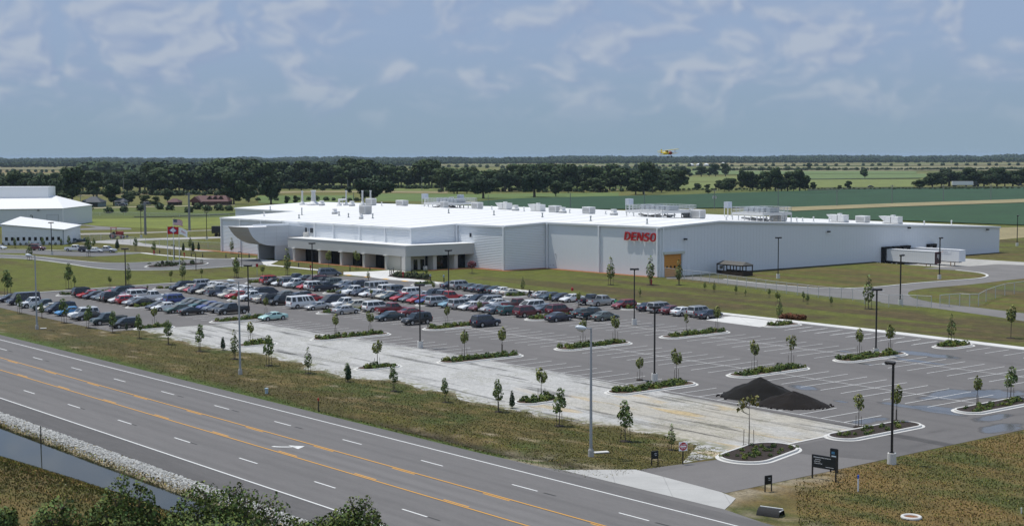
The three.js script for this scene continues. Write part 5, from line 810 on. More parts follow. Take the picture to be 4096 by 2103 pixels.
// ---------- trees at the bottom edge, close to the camera ----------
{
  const near = (label, x, z, top, lobes, n, seed) => {
    const r = rngOf(seed), t = thing('tree', label, 'tree', x, groundY(x, z), z), limbs = [bar([0, -0.2, 0], [0, top * 0.5, 0], 0.16, 0.1, 8)];
    for (const l of lobes) { limbs.push(bar([0, top * 0.25, 0], [l[0], l[1], l[2]], 0.06, 0.02, 5)); for (let i = 0; i < 8; i++) { const a = r() * 6.28; limbs.push(bar([l[0] * 0.7, l[1] - l[4] * 0.5, l[2] * 0.7], [l[0] + Math.cos(a) * l[3] * 0.8, l[1] + (r() - 0.2) * l[4], l[2] + Math.sin(a) * l[5] * 0.8], 0.02, 0.006, 4)); } }
    part('trunk', limbs, barkMat, t);
    const sp = lobeSpots(r, lobes, n, 0.8).filter((q) => fbm(q[0] * 1.6 + seed, q[1] * 1.6 + q[2], 3) > 0.36);
    part('crown', leaves(r, sp, 0.085, [0.085, 0.125, 0.022], 0.5), youngLeaf, t);
  };
  const F = 74, X = (px) => (px - 2048) / 5710 * F * 0.995, Yof = (py) => 25.65 - F * Math.tan(0.07536 + Math.atan((py - 1051.5) / 5710));
  const make = (label, cx, lobesPx, n, seed) => { const x = X(cx); const lobes = lobesPx.map(([px, py, rw, rh]) => [X(px) - x, Yof(py), (hash2(px, seed) - 0.5) * 1.0, rw / 5710 * F, rh / 5710 * F, rw / 5710 * F]); near(label, x, -F, Math.max(...lobes.map((l) => l[1] + l[4])), lobes, n, seed); };
  make('leafy treetop at the bottom edge, second from the left', 185, [[170, 2060, 70, 70], [200, 2020, 40, 40], [240, 2080, 45, 60], [130, 2110, 70, 80], [180, 2170, 110, 90]], 4200, 21);
  make('tall forked treetop at the bottom edge beside the ditch', 440, [[450, 1930, 36, 45], [435, 1985, 60, 60], [530, 1945, 34, 40], [520, 2010, 60, 70], [400, 2050, 80, 70], [560, 2060, 50, 60], [350, 2080, 60, 60], [460, 2130, 150, 110]], 7600, 22);
  make('widest leafy treetop at the bottom edge', 860, [[790, 1960, 60, 50], [740, 2010, 70, 60], [900, 1980, 55, 50], [985, 1985, 38, 45], [850, 2030, 110, 70], [700, 2080, 90, 70], [980, 2060, 60, 70], [1060, 2010, 50, 50], [1100, 2060, 45, 60], [840, 2140, 260, 110]], 12500, 23);
  make('leafy treetop at the bottom edge, rightmost, in front of the edge line', 1390, [[1400, 2030, 40, 45], [1445, 2020, 30, 40], [1370, 2075, 70, 50], [1450, 2075, 60, 45], [1330, 2110, 90, 60], [1480, 2065, 35, 28], [1400, 2150, 150, 80]], 5200, 24);
  make('sliver of leafy treetop at the lower left corner', 0, [[0, 2070, 25, 50], [-40, 2100, 60, 80]], 1800, 25);
  make('small treetop sprig between the two right treetops at the bottom edge', 1250, [[1245, 2090, 35, 22], [1150, 2095, 40, 30], [1210, 2130, 90, 50]], 1500, 26);
}

// ---------- drives round the plant ----------
{
  const lay = (name, pts, m = asphalt, y = 0.018) => structure(name, sheet(pts, y, (x, z) => [x, z]), m);
  const kerbLine = (...a) => ribbon(curve2(pairs(...a), 60), 0.42, 0.13, 0.01);
  const ringUp = [-135.47,-373.95, -123.29,-366.42, -109.68,-352.96, -97.65,-342.68, -92.17,-342.77, -87.99,-345.15, -83.15,-350.17, -74.42,-355.18, -63.77,-354.72], ringLow = [-59.59,-331.31, -64.69,-330.62, -73.33,-322.87, -82.17,-320.41, -88.74,-321.5, -96.18,-327.77, -108.56,-343.13, -120.6,-356.13, -131.34,-362.49];
  lay('ring_drive', [...curve2(pairs(...ringUp), 60), ...pairs(-64.14,-359.3, -57.02,-347.18, -57.95,-337.68, -61.38,-333.25), ...curve2(pairs(...ringLow), 60)]);
  structure('ring_drive_kerb', mg([kerbLine(...ringUp), kerbLine(...ringLow)]), kerbMat);
  structure('porch_walk', mg([sheet(pairs(-70.92,-359.35, -64.17,-355.55, -63.12,-355.69, -64.9,-357.17, -71.98,-357.12, -70.29,-356.16), 0.05, (x, z) => [x, z]), sheet(pairs(-63.06,-355.34, -57.25,-348.29, -57.26,-333.88, -58.74,-336.26), 0.05, (x, z) => [x, z]), sheet(pairs(-57.93,-337.79, -55.48,-334.58, -43.09,-320.77, -42.65,-317.53, -55.09,-331.51, -57.73,-333.14), 0.05, (x, z) => [x, z])]), brightConcrete);
  structure('office_walk', sheet(pairs(-37.28,-314.32, -30.85,-315.96, -27.6,-319.13, -24.26,-316.26, -22.78,-312.7, -25.96,-310.17, -26.49,-302.53, -13.61,-286.91, -14.92,-285.17, -22.19,-291.78, -26.33,-294.75, -31,-302.19, -36.41,-306.94), 0.05, (x, z) => [x, z]), brightConcrete);
  structure('yellow_ramp_mat', mg([[-35.18,-305.87], [-30.69,-301.19], [-26.33,-295.93], [-21.96,-290.85]].map(([x, z]) => { const [u, v] = toLot(x, z), P = (a, b) => lot(u + a, v + b); return sheet([P(-0.9, -0.5), P(0.9, -0.5), P(0.9, 0.5), P(-0.9, 0.5)], 0.062); })), mat([0.70, 0.36, 0.02], 0.8));
  // small left car park and yard roads
  lay('small_car_park', pairs(-142.54,-392.05, -130.04,-390.65, -122.91,-387.07, -116.55,-388.39, -105.28,-379.93, -98.1,-378.83, -103.11,-369.25, -107.78,-365.82, -114.41,-368.29, -121.36,-372.29, -130.06,-379.51, -138.42,-380.66));
  structure('small_car_park_kerb', mg([ribbon(pairs(-143.3,-394.16, -130.59,-392.32, -123.69,-389.53, -121.96,-392.74), 0.9, 0.1, 0.02), ribbon(pairs(-105.28,-379.93, -98.1,-378.83), 0.7, 0.1, 0.02)]), kerbMat);
  structure('lawn_walk', ribbon(curve2(pairs(-98.37,-378.84, -91.94,-370.97, -83.56,-362.62, -76.98,-356.74, -70.82,-355.79, -64.16,-356.88), 50), 1.7, 0.06, 0.005), brightConcrete);
  structure('yard_road', mg([sheet(pairs(-129.37,-426.35, -123.89,-438.6, -116.87,-444.51, -105.34,-450.89, -92.74,-454.61, -91.16,-446.87, -99.96,-440.98, -109.64,-437.85, -114.78,-433.03, -108.83,-420.49, -91.96,-399.33, -80.33,-387.51, -78.28,-383.4, -84.54,-384.49, -99.01,-399.66, -111.09,-413.6, -122.62,-423.58), 0.03, (x, z) => [x, z])]), new THREE.MeshStandardMaterial({ map: concreteTex, color: new THREE.Color().setRGB(0.75, 0.74, 0.74), roughness: 0.9 }));
  lay('works_road', pairs(-174.56,-553.07, -167.05,-546.15, -152.88,-526.09, -136.69,-510.73, -133.74,-500.97, -144.52,-499.6, -150.99,-497.99, -154.32,-509.02, -150.62,-515.81, -158.64,-529.42, -171.48,-543.27), new THREE.MeshStandardMaterial({ map: asphaltTex, color: new THREE.Color().setRGB(1.3, 1.25, 1.2), roughness: 0.95 }), 0.04);
  lay('gravel_track', pairs(-144.75,-477.31, -135.66,-480.47, -123.18,-484.11, -111.4,-491.72, -101.75,-499.05, -101.07,-495.68, -110.23,-486.51, -121.43,-477.19, -133.23,-471.83, -142.18,-468.78), new THREE.MeshStandardMaterial({ map: concreteTex, color: new THREE.Color().setRGB(0.62, 0.58, 0.52), roughness: 1 }), 0.04);
  // service road, truck court behind the right fence
  const court = new THREE.MeshStandardMaterial({ map: asphaltTex, color: new THREE.Color().setRGB(1.25, 1.2, 1.15), roughness: 0.9 });
  structure('service_road', sheet([...curve2(pairs(32.51,-298.88, 38.45,-299.64, 43.7,-292.71, 51.56,-279.81, 59.64,-271.99, 64.92,-271.81, 70.04,-274.11, 80.41,-282.3, 90.3,-288.71, 96.24,-292.71, 100.03,-298.86, 100.94,-306.43, 98.16,-313.99), 90), ...pairs(114.14,-317.22, 112.44,-303.93, 105.25,-292.38), ...curve2(pairs(101.74,-289.69, 90.45,-279.77, 79.81,-272.13, 75.16,-267.07, 72.93,-261.35, 71.8,-253.16, 73.75,-243.72, 77.18,-238.47, 83.68,-226.6), 50), ...curve2(pairs(79.5,-215.22, 76.35,-223.72, 72.62,-231.87, 70.1,-237.11, 65.79,-242.65, 63.88,-246, 64.23,-247.34, 57.84,-255.56, 51.73,-267.44, 42.81,-282.73, 35.72,-294.41), 60), ...pairs(32.04,-294.55)], 0.018, (x, z) => [x, z]), court);
  structure('service_road_kerb', mg([ribbon(curve2(pairs(43.7,-292.71, 51.56,-279.81, 59.64,-271.99, 64.92,-271.81, 70.04,-274.11, 80.41,-282.3, 90.3,-288.71, 96.24,-292.71, 100.03,-298.86, 100.94,-306.43, 98.16,-313.99), 80), 0.5, 0.12, 0.012)]), kerbMat);
  const [tu0, tu1, tv0, tv1] = [-213.6, -183, 279.5, 303.5];
  structure('truck_court', mg([gridSheet(tu0, tu1, tv0, tv1, 40, 30, lot, (x, z) => groundY(x, z) + 0.035, (a, b) => [a, b])]), new THREE.MeshStandardMaterial({ map: concreteTex, color: new THREE.Color().setRGB(0.8, 0.79, 0.77), roughness: 0.9 }));
  structure('truck_court_road', sheet(pairs(98.24,-314.25, 92.2,-319.2, 97.57,-322.98, 105.17,-325.58, 113.46,-331.21, 118,-328.02, 118.9,-322.71, 111.98,-302.67, 111.73,-310.49), 0.024, (x, z) => [x, z]), court);
}

// ---------- lamps ----------
const lampBlack = mat([0.010, 0.010, 0.011], 0.45), lens = mat([0.5, 0.5, 0.48], 0.3);
function poleLamp(x, z, heads, turn, label, h = 8.45) {     // concrete pier, square pole, shoebox heads
  const t = thing('parking_lamp', label, 'lamp post', x, groundY(x, z), z, turn, 'black lamp posts round the plant');
  part('concrete_base', [cyl(0.36, 0.38, 0.92, 0, 0, 0, 18)], kerbMat, t); part('pole', [bbox(0.17, h - 0.95, 0.17, 0, 0.92), bbox(0.36, 0.1, 0.36, 0, 0.9)], lampBlack, t);
  (heads === 2 ? [-1, 1] : [1]).forEach((s) => { part('arm', bar([0, h - 0.12, 0], [s * 0.32, h - 0.1, 0], 0.05), lampBlack, t); const hd = part('lamp_head', rbox(0.86, 0.26, 0.52, 0.09, s * 0.68, h - 0.16).rotateZ(s * 0.05), lampBlack, t); part('lens', bbox(0.5, 0.02, 0.36, s * 0.68, h - 0.17 + 0.0), lens, hd); });
}
const yaw = 0.05;
for (const [x, z, n, tr, l] of [[16.14,-160.49, 2, 0.1, 'black two-headed lamp in the near parking island left of the dirt piles'], [46.5,-180.93, 2, yaw, 'black two-headed lamp in the island with the puddle beside it'], [31.5,-116.88, 1, Math.PI - 0.5, 'nearest black lamp with one head, on the meadow beside the drive'], [18.49,-214.66, 2, 0, 'black two-headed lamp in empty stalls before the last cars'], [-12.33,-189.36, 2, 0.2, 'black two-headed lamp at the edge of the gravel'], [-41.67,-224.19, 2, 0, 'black two-headed lamp beside the mint coupe'], [-72.38,-266.03, 2, 0.1, 'black two-headed lamp rising from the cars below the flagpoles'], [-39.46,-280.78, 2, 0.3, 'black two-headed lamp in front of the second office fin'], [-11.55,-258.47, 2, 0.25, 'black two-headed lamp in front of the right end of the office'], [55.22,-294.9, 2, 0, 'black two-headed lamp on the grass before the long side wall'], [66.29,-242.31, 1, 0.5, 'black lamp with one head by the service road'], [87.87,-292.06, 1, 0.5, 'black lamp with one head in front of the trailers'], [140.83,-396.67, 1, 0.9, 'black lamp past the far end of the long side wall'], [-120.56,-372.62, 2, 0, 'black two-headed lamp before the low windowed building'], [-117.33,-450.44, 1, 0.3, 'black lamp in the yard beside a thick utility pole'], [-94.01,-438.58, 2, 0, 'black lamp in the yard left of the plant corner']]) poleLamp(x, z, n, tr, l);
function walkLamp(x, z, h, label) { const t = thing('walkway_lamp', label, 'lamp post', x, 0, z, 0, 'short black lamps along the drive'); part('pole', bbox(0.13, h, 0.13), lampBlack, t); part('arm', bar([0, h - 0.06, 0], [-0.4, h - 0.03, 0], 0.04), lampBlack, t); part('lamp_head', rbox(0.62, 0.18, 0.34, 0.06, -0.48, h - 0.1), lampBlack, t); }
for (const [x, z, h, l] of [[-84.24,-355,3.6, 'short black lamp behind the middle flagpole'], [-71.3,-320.61,3.82, 'short black lamp on the near edge of the ring drive'], [-62.12,-326.78,3.71, 'short black lamp left of the canopy, on the drive edge']]) walkLamp(x, z, h, l);
const roadGrey = mat([0.36, 0.39, 0.42], 0.4, { metalness: 0.35 });
function roadLight(x, z, h, label) {
  const t = thing('highway_light', label, 'street light', x, groundY(x, z), z, 0, 'tall grey street lights beside the highway');
  part('base', [cyl(0.24, 0.26, 0.55, 0, 0, 0, 14), cyl(0.19, 0.22, 0.12, 0, 0.55, 0, 14)], mat([0.40, 0.39, 0.37], 0.8), t); part('pole', cyl(0.075, 0.14, h - 0.5, 0, 0.55, 0, 12), roadGrey, t);
  const dir = [-0.76, 0, 0.18]; part('arm', bar([0, h - 0.05, 0], [dir[0] * 0.7, h + 0.08, dir[2] * 0.7], 0.05, 0.045), roadGrey, t);
  const hd = part('lamp_head', new THREE.SphereGeometry(0.5, 16, 10).scale(1.0, 0.42, 0.5).rotateZ(-0.16).translate(dir[0] * 1.15, h + 0.08, dir[2] * 1.1), mat([0.55, 0.60, 0.64], 0.35), t); part('lens', new THREE.SphereGeometry(0.34, 14, 8, 0, 6.28, 1.57, 1.57).scale(1, 0.7, 0.7).translate(dir[0] * 1.15, h - 0.0, dir[2] * 1.1), lens, hd);
}
for (const [x, z, l] of [[6.69,-120.16, 'tall grey street light nearest the concrete apron'], [-32.08,-166.62, 'tall grey street light in the middle of the verge'], [-70.92,-211.39, 'tall grey street light at the far left of the verge']]) roadLight(x, z, 11.0, l);
// bollard lights along the walks
{ const bl = [[-93.11,-375.91], [-89.14,-370.85], [-85.8,-368.49], [-82.25,-364.7], [-78.52,-360.98], [-72.13,-358.6], [-68.92,-358.47], [-66.2,-358.35], [-66.27,-358.35], [-49.29,-328.31], [-36.08,-316.5], [-31.76,-317.7], [-26.17,-304.52], [-25.96,-311.23], [-26.09,-308.1], [-21.91,-308.98], [-18.58,-298.3], [-16.74,-292.06], [-13.87,-289.19]]; bl.forEach(([x, z], i) => { const t = thing('bollard_light', `black bollard light, ${ordinal(i + 1)} from the left along the walks and ring drive`, 'bollard light', x, 0, z, 0, 'black bollard lights along the walks'); part('post', cyl(0.11, 0.11, 0.95, 0, 0, 0, 10), lampBlack, t); part('cap', cyl(0.13, 0.13, 0.14, 0, 1.08, 0, 10), lampBlack, t); part('lens', cyl(0.09, 0.09, 0.13, 0, 0.95, 0, 10), mat([0.55, 0.55, 0.52], 0.4), t); }); }
// hydrants and red posts
{ const red = mat([0.36, 0.01, 0.015], 0.5); const hy = (x, z, h, l) => { const t = thing('fire_hydrant', l, 'hydrant', x, 0, z); part('barrel', [cyl(0.17, 0.2, h * 0.8, 0, 0, 0, 12), new THREE.SphereGeometry(0.19, 12, 8).translate(0, h * 0.82, 0), cyl(0.26, 0.26, 0.06, 0, 0.02, 0, 12)], red, t); part('outlet', [bar([-0.3, h * 0.55, 0], [0.3, h * 0.55, 0], 0.09), bar([0, h * 0.55, 0], [0, h * 0.55, 0.28], 0.11)], red, t); }; hy(11.42,-269.16,0.6, 'red fire hydrant standing on the lawn behind the last row of cars'); hy(27.52,-281.07,1.28, 'tall red hydrant beside a bare sapling under the red letters'); hy(-94.14,-374.06,1.26, 'red hydrant under a sapling left of the bollards');
  const post = (x, z, h, l, g) => { const t = thing('red_post', l, 'marker post', x, 0, z, 0, g); part('post', bbox(0.16, h, 0.16), red, t); part('plate', bbox(0.34, h * 0.42, 0.04, 0, h * 0.6, 0.1), red, t); }; post(-45.24,-319.05,1.21, 'red post on the grass left of the slate minivan'); post(-22.91,-298.52,1.32, 'red post in the hedge bed by the office walk'); post(-83.56,-362.62,1.17, 'red post among the bollards behind the flagpoles');
  { const [x, z, h] = [-54.57,-304.12,2.66], t = thing('red_sign', 'small red sign on a grey post at the edge of the left lawn', 'sign', x, 0, z); part('post', bbox(0.08, h, 0.08), galv, t); part('panel', bbox(0.5, 0.7, 0.04, 0, h - 0.65, 0.05), red, t); }
  for (const [x, z, h, l] of [[-14.07,-292.48,1.11, 'small blue and white sign on a post, right end of the hedge bed'], [-16.81,-292.58,1.27, 'small blue and white sign on a post at the hedge']]) { const t = thing('small_sign', l, 'sign', x, 0, z); part('post', bbox(0.07, h, 0.07), darkMetal, t); part('panel', [bbox(0.32, 0.46, 0.03, 0, h - 0.42, 0.04)], mat([0.40, 0.52, 0.68], 0.5), t); }
}
// ---------- flagpoles ----------
{
  const bed = curve2(pairs(-85.09,-329.15, -85.13,-335.72, -83.05,-338.71, -78.61,-341.02, -74.8,-342.13, -72.97,-340.79, -73.07,-335.23, -76.26,-331.75, -80.25,-327.21, -83.1,-326.74, -85.09,-329.15), 60), ctr = [-79.56,-333.98];
  const t = thing('flagpole_island', 'dark planted island in the ring drive round the flagpoles', 'planting island', ctr[0], 0, ctr[1]);
  const loc = bed.map(([x, z]) => [x - ctr[0], z - ctr[1]]); part('mulch_bed', sheet(loc, 0.16), darkMulch, t); part('kerb', ribbon(loc, 0.4, 0.16, 0.02), kerbMat, t);
  const r = rngOf(31), g = []; for (let i = 0; i < 34; i++) { const a = loc[Math.floor(r() * loc.length)], k = 0.9 * r(), s = 0.25 + 0.3 * r(); g.push(leaves(r, lobeSpots(r, [[a[0] * k, 0.2 + s * 0.7, a[1] * k, s, s, s]], 40), 0.13, [0.05, 0.075, 0.02], 0.5)); } part('shrubs', mergeGeometries(g), youngLeaf, t).userData.kind = 'stuff';
  for (const [x, z, h, l] of [[-82.91,-337.16,0.94, 'left'], [-81.84,-337.12,0.87, 'right']]) { const e = thing('round_bush', `small dark clipped bush left of the flagpoles, ${l} one of two`, 'bush', x, 0.1, z); part('foliage', leaves(r, lobeSpots(r, [[0, h * 0.5, 0, 0.35, h * 0.5, 0.35]], 160), 0.12, [0.02, 0.035, 0.015], 0.4), youngLeaf, e); }
  { const [x, z, h] = [-76.13,-338.42,0.76], e = thing('round_bush', 'small dark ball-shaped bush right of the flagpoles', 'bush', x, 0.1, z); part('foliage', leaves(r, lobeSpots(r, [[0, h * 0.6, 0, 0.55, 0.5, 0.55]], 220), 0.12, [0.02, 0.035, 0.015], 0.4), youngLeaf, e); part('trunk', cyl(0.05, 0.06, 0.5), barkMat, e); }
  const flagTex = [canvasTex(256, 160, (c, w, h) => { for (let i = 0; i < 13; i++) { c.fillStyle = i % 2 ? '#f2f2f2' : '#a3142a'; c.fillRect(0, i * h / 13, w, h / 13 + 1); } c.fillStyle = '#15224f'; c.fillRect(0, 0, w * 0.42, h * 7 / 13); c.fillStyle = '#fff'; for (let j = 0; j < 9; j++) for (let i = 0; i < (j % 2 ? 5 : 6); i++) { c.beginPath(); c.arc(8 + i * 18 + (j % 2 ? 9 : 0), 7 + j * 9, 2.6, 0, 7); c.fill(); } }),
    canvasTex(256, 170, (c, w, h) => { c.fillStyle = '#c01020'; c.fillRect(0, 0, w, h); const d = (k, f) => { c.fillStyle = f; c.beginPath(); c.moveTo(w / 2 - w * k, h / 2); c.lineTo(w / 2, h / 2 - h * k * 1.05); c.lineTo(w / 2 + w * k, h / 2); c.lineTo(w / 2, h / 2 + h * k * 1.05); c.fill(); }; d(0.40, '#1d3a8c'); d(0.29, '#ffffff'); c.fillStyle = '#1d3a8c'; for (const [x, y] of [[128, 62], [104, 104], [128, 108], [152, 104]]) { c.beginPath(); c.arc(x, y, 5, 0, 7); c.fill(); } c.font = 'bold 15px sans-serif'; c.textAlign = 'center'; c.fillText('ARKANSAS', w / 2, 90); c.fillStyle = '#fff'; for (let i = 0; i < 24; i++) { const a = i / 24 * 6.283, q = Math.abs(Math.cos(a)) + Math.abs(Math.sin(a)); c.beginPath(); c.arc(w / 2 + Math.cos(a) / q * w * 0.345, h / 2 + Math.sin(a) / q * h * 0.36, 3, 0, 7); c.fill(); } }),
    canvasTex(256, 160, (c, w, h) => { c.fillStyle = '#f4f4f4'; c.fillRect(0, 0, w, h); c.fillStyle = '#b01020'; c.font = 'italic bold 46px sans-serif'; c.textAlign = 'center'; c.fillText('DENSO', w / 2, h / 2 + 16); })];
  const wave = (W, H, droop, ph) => { const g = new THREE.PlaneGeometry(W, H, 20, 10), p = g.attributes.position; for (let i = 0; i < p.count; i++) { const x = p.getX(i) + W / 2, y = p.getY(i), k = x / W; p.setXYZ(i, x * (1 - 0.12 * droop), y - droop * k * k * H * 0.6 - 0.08 * k * Math.sin(k * 7 + ph), 0.16 * k * Math.sin(k * 6.5 + ph + y)); } g.computeVertexNormals(); return g; };
  const poles = [[-81.97,-338.66,8.95, 1, 2.6, 1.75, 0, 'flagpole with a red state flag bearing a white diamond'], [-79.95,-336.12,10.87, 0, 2.3, 1.4, 0.45, 'tallest flagpole with the striped national flag'], [-78.1,-333.92,8.98, 2, 2.1, 1.6, 0.9, 'flagpole with a white company flag drooping']];
  poles.forEach(([x, z, h, k, w, fh, dr, l]) => { const p = thing('flagpole', l, 'flagpole', x, 0.14, z, 0, 'three flagpoles in the ring drive'); part('pole', cyl(0.05, 0.1, h, 0, 0, 0, 12), mat([0.62, 0.64, 0.65], 0.35), p); part('finial', new THREE.SphereGeometry(0.12, 10, 8).translate(0, h + 0.08, 0), mat([0.6, 0.5, 0.2], 0.3, { metalness: 0.6 }), p); part('foot', cyl(0.5, 0.55, 0.12, 0, 0, 0, 16), kerbMat, p); const f = part('flag', wave(w, fh, dr, k * 2), new THREE.MeshStandardMaterial({ map: flagTex[k], side: THREE.DoubleSide, roughness: 0.8 }), p); f.position.set(0.08, h - fh / 2 - 0.12, 0); });
}
// ---------- signs by the entrance ----------
{
  const board = (name, label, P, Q, y0, y1, draw, tw, th_, post = 0.1) => {
    const c = [(P[0] + Q[0]) / 2, (P[1] + Q[1]) / 2], L = Math.hypot(Q[0] - P[0], Q[1] - P[1]), t = thing(name, label, 'sign', c[0], groundY(...c), c[1], -Math.atan2(Q[1] - P[1], Q[0] - P[0]));
    for (const s of [-1, 1]) part('post', bbox(post, y1, post, s * (L / 2), -0.0), darkMetal, t);
    part('board', [bbox(L - post, y1 - y0, 0.08, 0, y0)], mat([0.008, 0.016, 0.02], 0.4), t); part('trim', [bbox(L, 0.06, 0.1, 0, y1 - 0.03), bbox(L, 0.06, 0.1, 0, y0 - 0.03)], darkMetal, t);
    if (draw) part('lettering', new THREE.PlaneGeometry(L - post * 1.4, y1 - y0 - 0.08).translate(0, (y0 + y1) / 2, 0.046), new THREE.MeshStandardMaterial({ map: canvasTex(tw, th_, draw), roughness: 0.5 }), t);
    return t;
  };
  const dark = (c, w, h) => { c.fillStyle = '#0b1519'; c.fillRect(0, 0, w, h); c.fillStyle = '#f4f6f8'; };
  board('entrance_sign', 'wide dark sign board with white company lettering beside the drive', [23.83,-111.74], [25.37,-110.34], 0.95, 1.92, (c, w, h) => { dark(c, w, h); c.font = 'bold 40px sans-serif'; c.textAlign = 'left'; c.fillText('DENSO MANUFACTURING ARKANSAS, INC.', 18, 56, w - 36); c.font = 'bold 33px sans-serif'; c.fillText('100 DENSO ROAD', 84, 118); c.fillText('▸  VISITOR PARKING', 20, 176); c.fillText('▸  SHIPPING & RECEIVING', 20, 234); c.fillRect(w * 0.58, h - 38, w * 0.37, 10); }, 1000, 330);
  board('info_sign', 'smaller dark sign with a coloured logo behind the wide sign board', [25.76,-113.88], [26.2,-113.46], 1.0, 1.95, (c, w, h) => { dark(c, w, h); c.font = 'bold 62px sans-serif'; c.fillStyle = '#58a8dc'; c.fillText('ENTER', 14, 90, w * 0.6); c.fillStyle = '#e8792a'; c.fillText('▸▸', w * 0.64, 90); c.fillStyle = '#cfe0ea'; c.fillRect(16, 118, w - 36, 20); }, 320, 200);
  const small = (c, w, h) => { dark(c, w, h); c.font = 'bold 44px sans-serif'; c.textAlign = 'right'; c.fillText('SHIFT', w - 40, 84); c.fillText('▸ EXIT', w - 40, 152); };
  board('direction_sign', 'small dark direction sign on the right corner of the drive', [19.24,-107.08], [19.78,-107.37], 0.62, 1.24, small, 256, 250, 0.07);
  board('direction_sign', 'small dark direction sign on the left corner of the drive', [11.5,-116.42], [12.05,-116.63], 0.6, 1.2, small, 256, 250, 0.07);
  const [x, z] = [14.15,-116.91], t = thing('do_not_enter_sign', 'red and white do not enter sign on a dark post', 'traffic sign', x, groundY(x, z), z, 0.25);
  part('post', bbox(0.08, 1.9, 0.08), darkMetal, t); part('panel', bbox(0.74, 0.74, 0.03, 0, 1.16, 0.05), mat([0.75, 0.75, 0.75], 0.5), t);
  part('lettering', new THREE.PlaneGeometry(0.72, 0.72).translate(0, 1.53, 0.068), new THREE.MeshStandardMaterial({ roughness: 0.5, map: canvasTex(256, 256, (c) => { c.fillStyle = '#fff'; c.fillRect(0, 0, 256, 256); c.fillStyle = '#b5121f'; c.beginPath(); c.arc(128, 128, 120, 0, 7); c.fill(); c.fillStyle = '#fff'; c.fillRect(34, 108, 188, 40); c.font = 'bold 44px sans-serif'; c.textAlign = 'center'; c.fillText('DO NOT', 128, 92); c.fillText('ENTER', 128, 202); }) }), t);
}
// markers and small things on the verges
{
  const mk = (name, label, cat, [x, z, h], w, col, capCol) => { const t = thing(name, label, cat, x, groundY(x, z), z); part('post', cyl(w, w, h * 0.84, 0, 0, 0, 10), mat(col, 0.6), t); part('cap', cyl(w * 1.25, w * 1.25, h * 0.2, 0, h * 0.82, 0, 10), mat(capCol, 0.5), t); return t; };
  mk('marker_post', 'white marker post with a blue cap in the dry grass', 'marker post', [26.34,-107.1,1.28], 0.055, [0.72, 0.73, 0.76], [0.03, 0.11, 0.55]);
  mk('marker_post', 'dark marker post with a red top beside the highway', 'marker post', [-19.58,-142.37,1.36], 0.06, [0.03, 0.03, 0.025], [0.45, 0.03, 0.02]);
  mk('utility_pedestal', 'pale blue-grey pedestal in the green verge', 'utility box', [-26.64,-152.99,0.6], 0.17, [0.36, 0.46, 0.52], [0.42, 0.52, 0.58]);
  mk('marker_post', 'thin white marker at the right edge of the dry meadow', 'marker post', [36.4,-100.38,0.41], 0.04, [0.7, 0.7, 0.68], [0.7, 0.7, 0.68]);
  { const [x, z] = [28.19,-99.2], t = thing('manhole', 'round concrete manhole with a rusty lid in the dry meadow', 'manhole', x, 0, z); part('ring', new THREE.TorusGeometry(0.62, 0.13, 8, 28).rotateX(Math.PI / 2).translate(0, 0.06, 0), kerbMat, t); part('lid', cyl(0.5, 0.5, 0.06, 0, 0.02, 0, 24), mat([0.20, 0.085, 0.03], 0.9), t); }
  { const [x, z] = [18.41,-100.19], t = thing('culvert', 'dark culvert mouth with a pale rim at the corner of the drive', 'culvert', x, 0, z, -0.55); part('barrel', [new THREE.CylinderGeometry(0.62, 0.62, 1.7, 18, 1, true).rotateZ(Math.PI / 2).translate(0, -0.12, 0)], mat([0.02, 0.02, 0.02], 0.9, { side: THREE.DoubleSide }), t); part('rim', [box(1.7, 0.06, 0.12, 0, 0.5, -0.18), box(0.08, 0.06, 0.7, 0.85, 0.42, 0.1)], mat([0.62, 0.62, 0.60], 0.5), t); part('opening', new THREE.PlaneGeometry(1.6, 0.9).rotateX(-0.95).translate(0, 0.20, 0.3), mat([0.008, 0.008, 0.008], 1), t); }  // near-black sheet across the culvert mouth: shade inside the pipe put into colour
  { const [x, z] = [-42.81,-127.78], t = thing('ditch_post', 'dark post standing in the ditch water', 'post', x, -1.0, z); part('post', bar([0, 0, 0], [0.03, 2.35, 0], 0.055, 0.05, 8), mat([0.03, 0.026, 0.02], 0.9), t); }
  for (const [x, z, w, l] of [[-70.11,-211.86, 0.9, 'small white slab in the grass beside the leftmost street light'], [7.67,-121.55, 1.3, 'white slab lying in the grass beside the nearest street light']]) { const t = thing('slab', l, 'slab', x, 0.02, z, 0.3); part('slab', rbox(w, 0.12, 0.5, 0.04), kerbMat, t); }
}
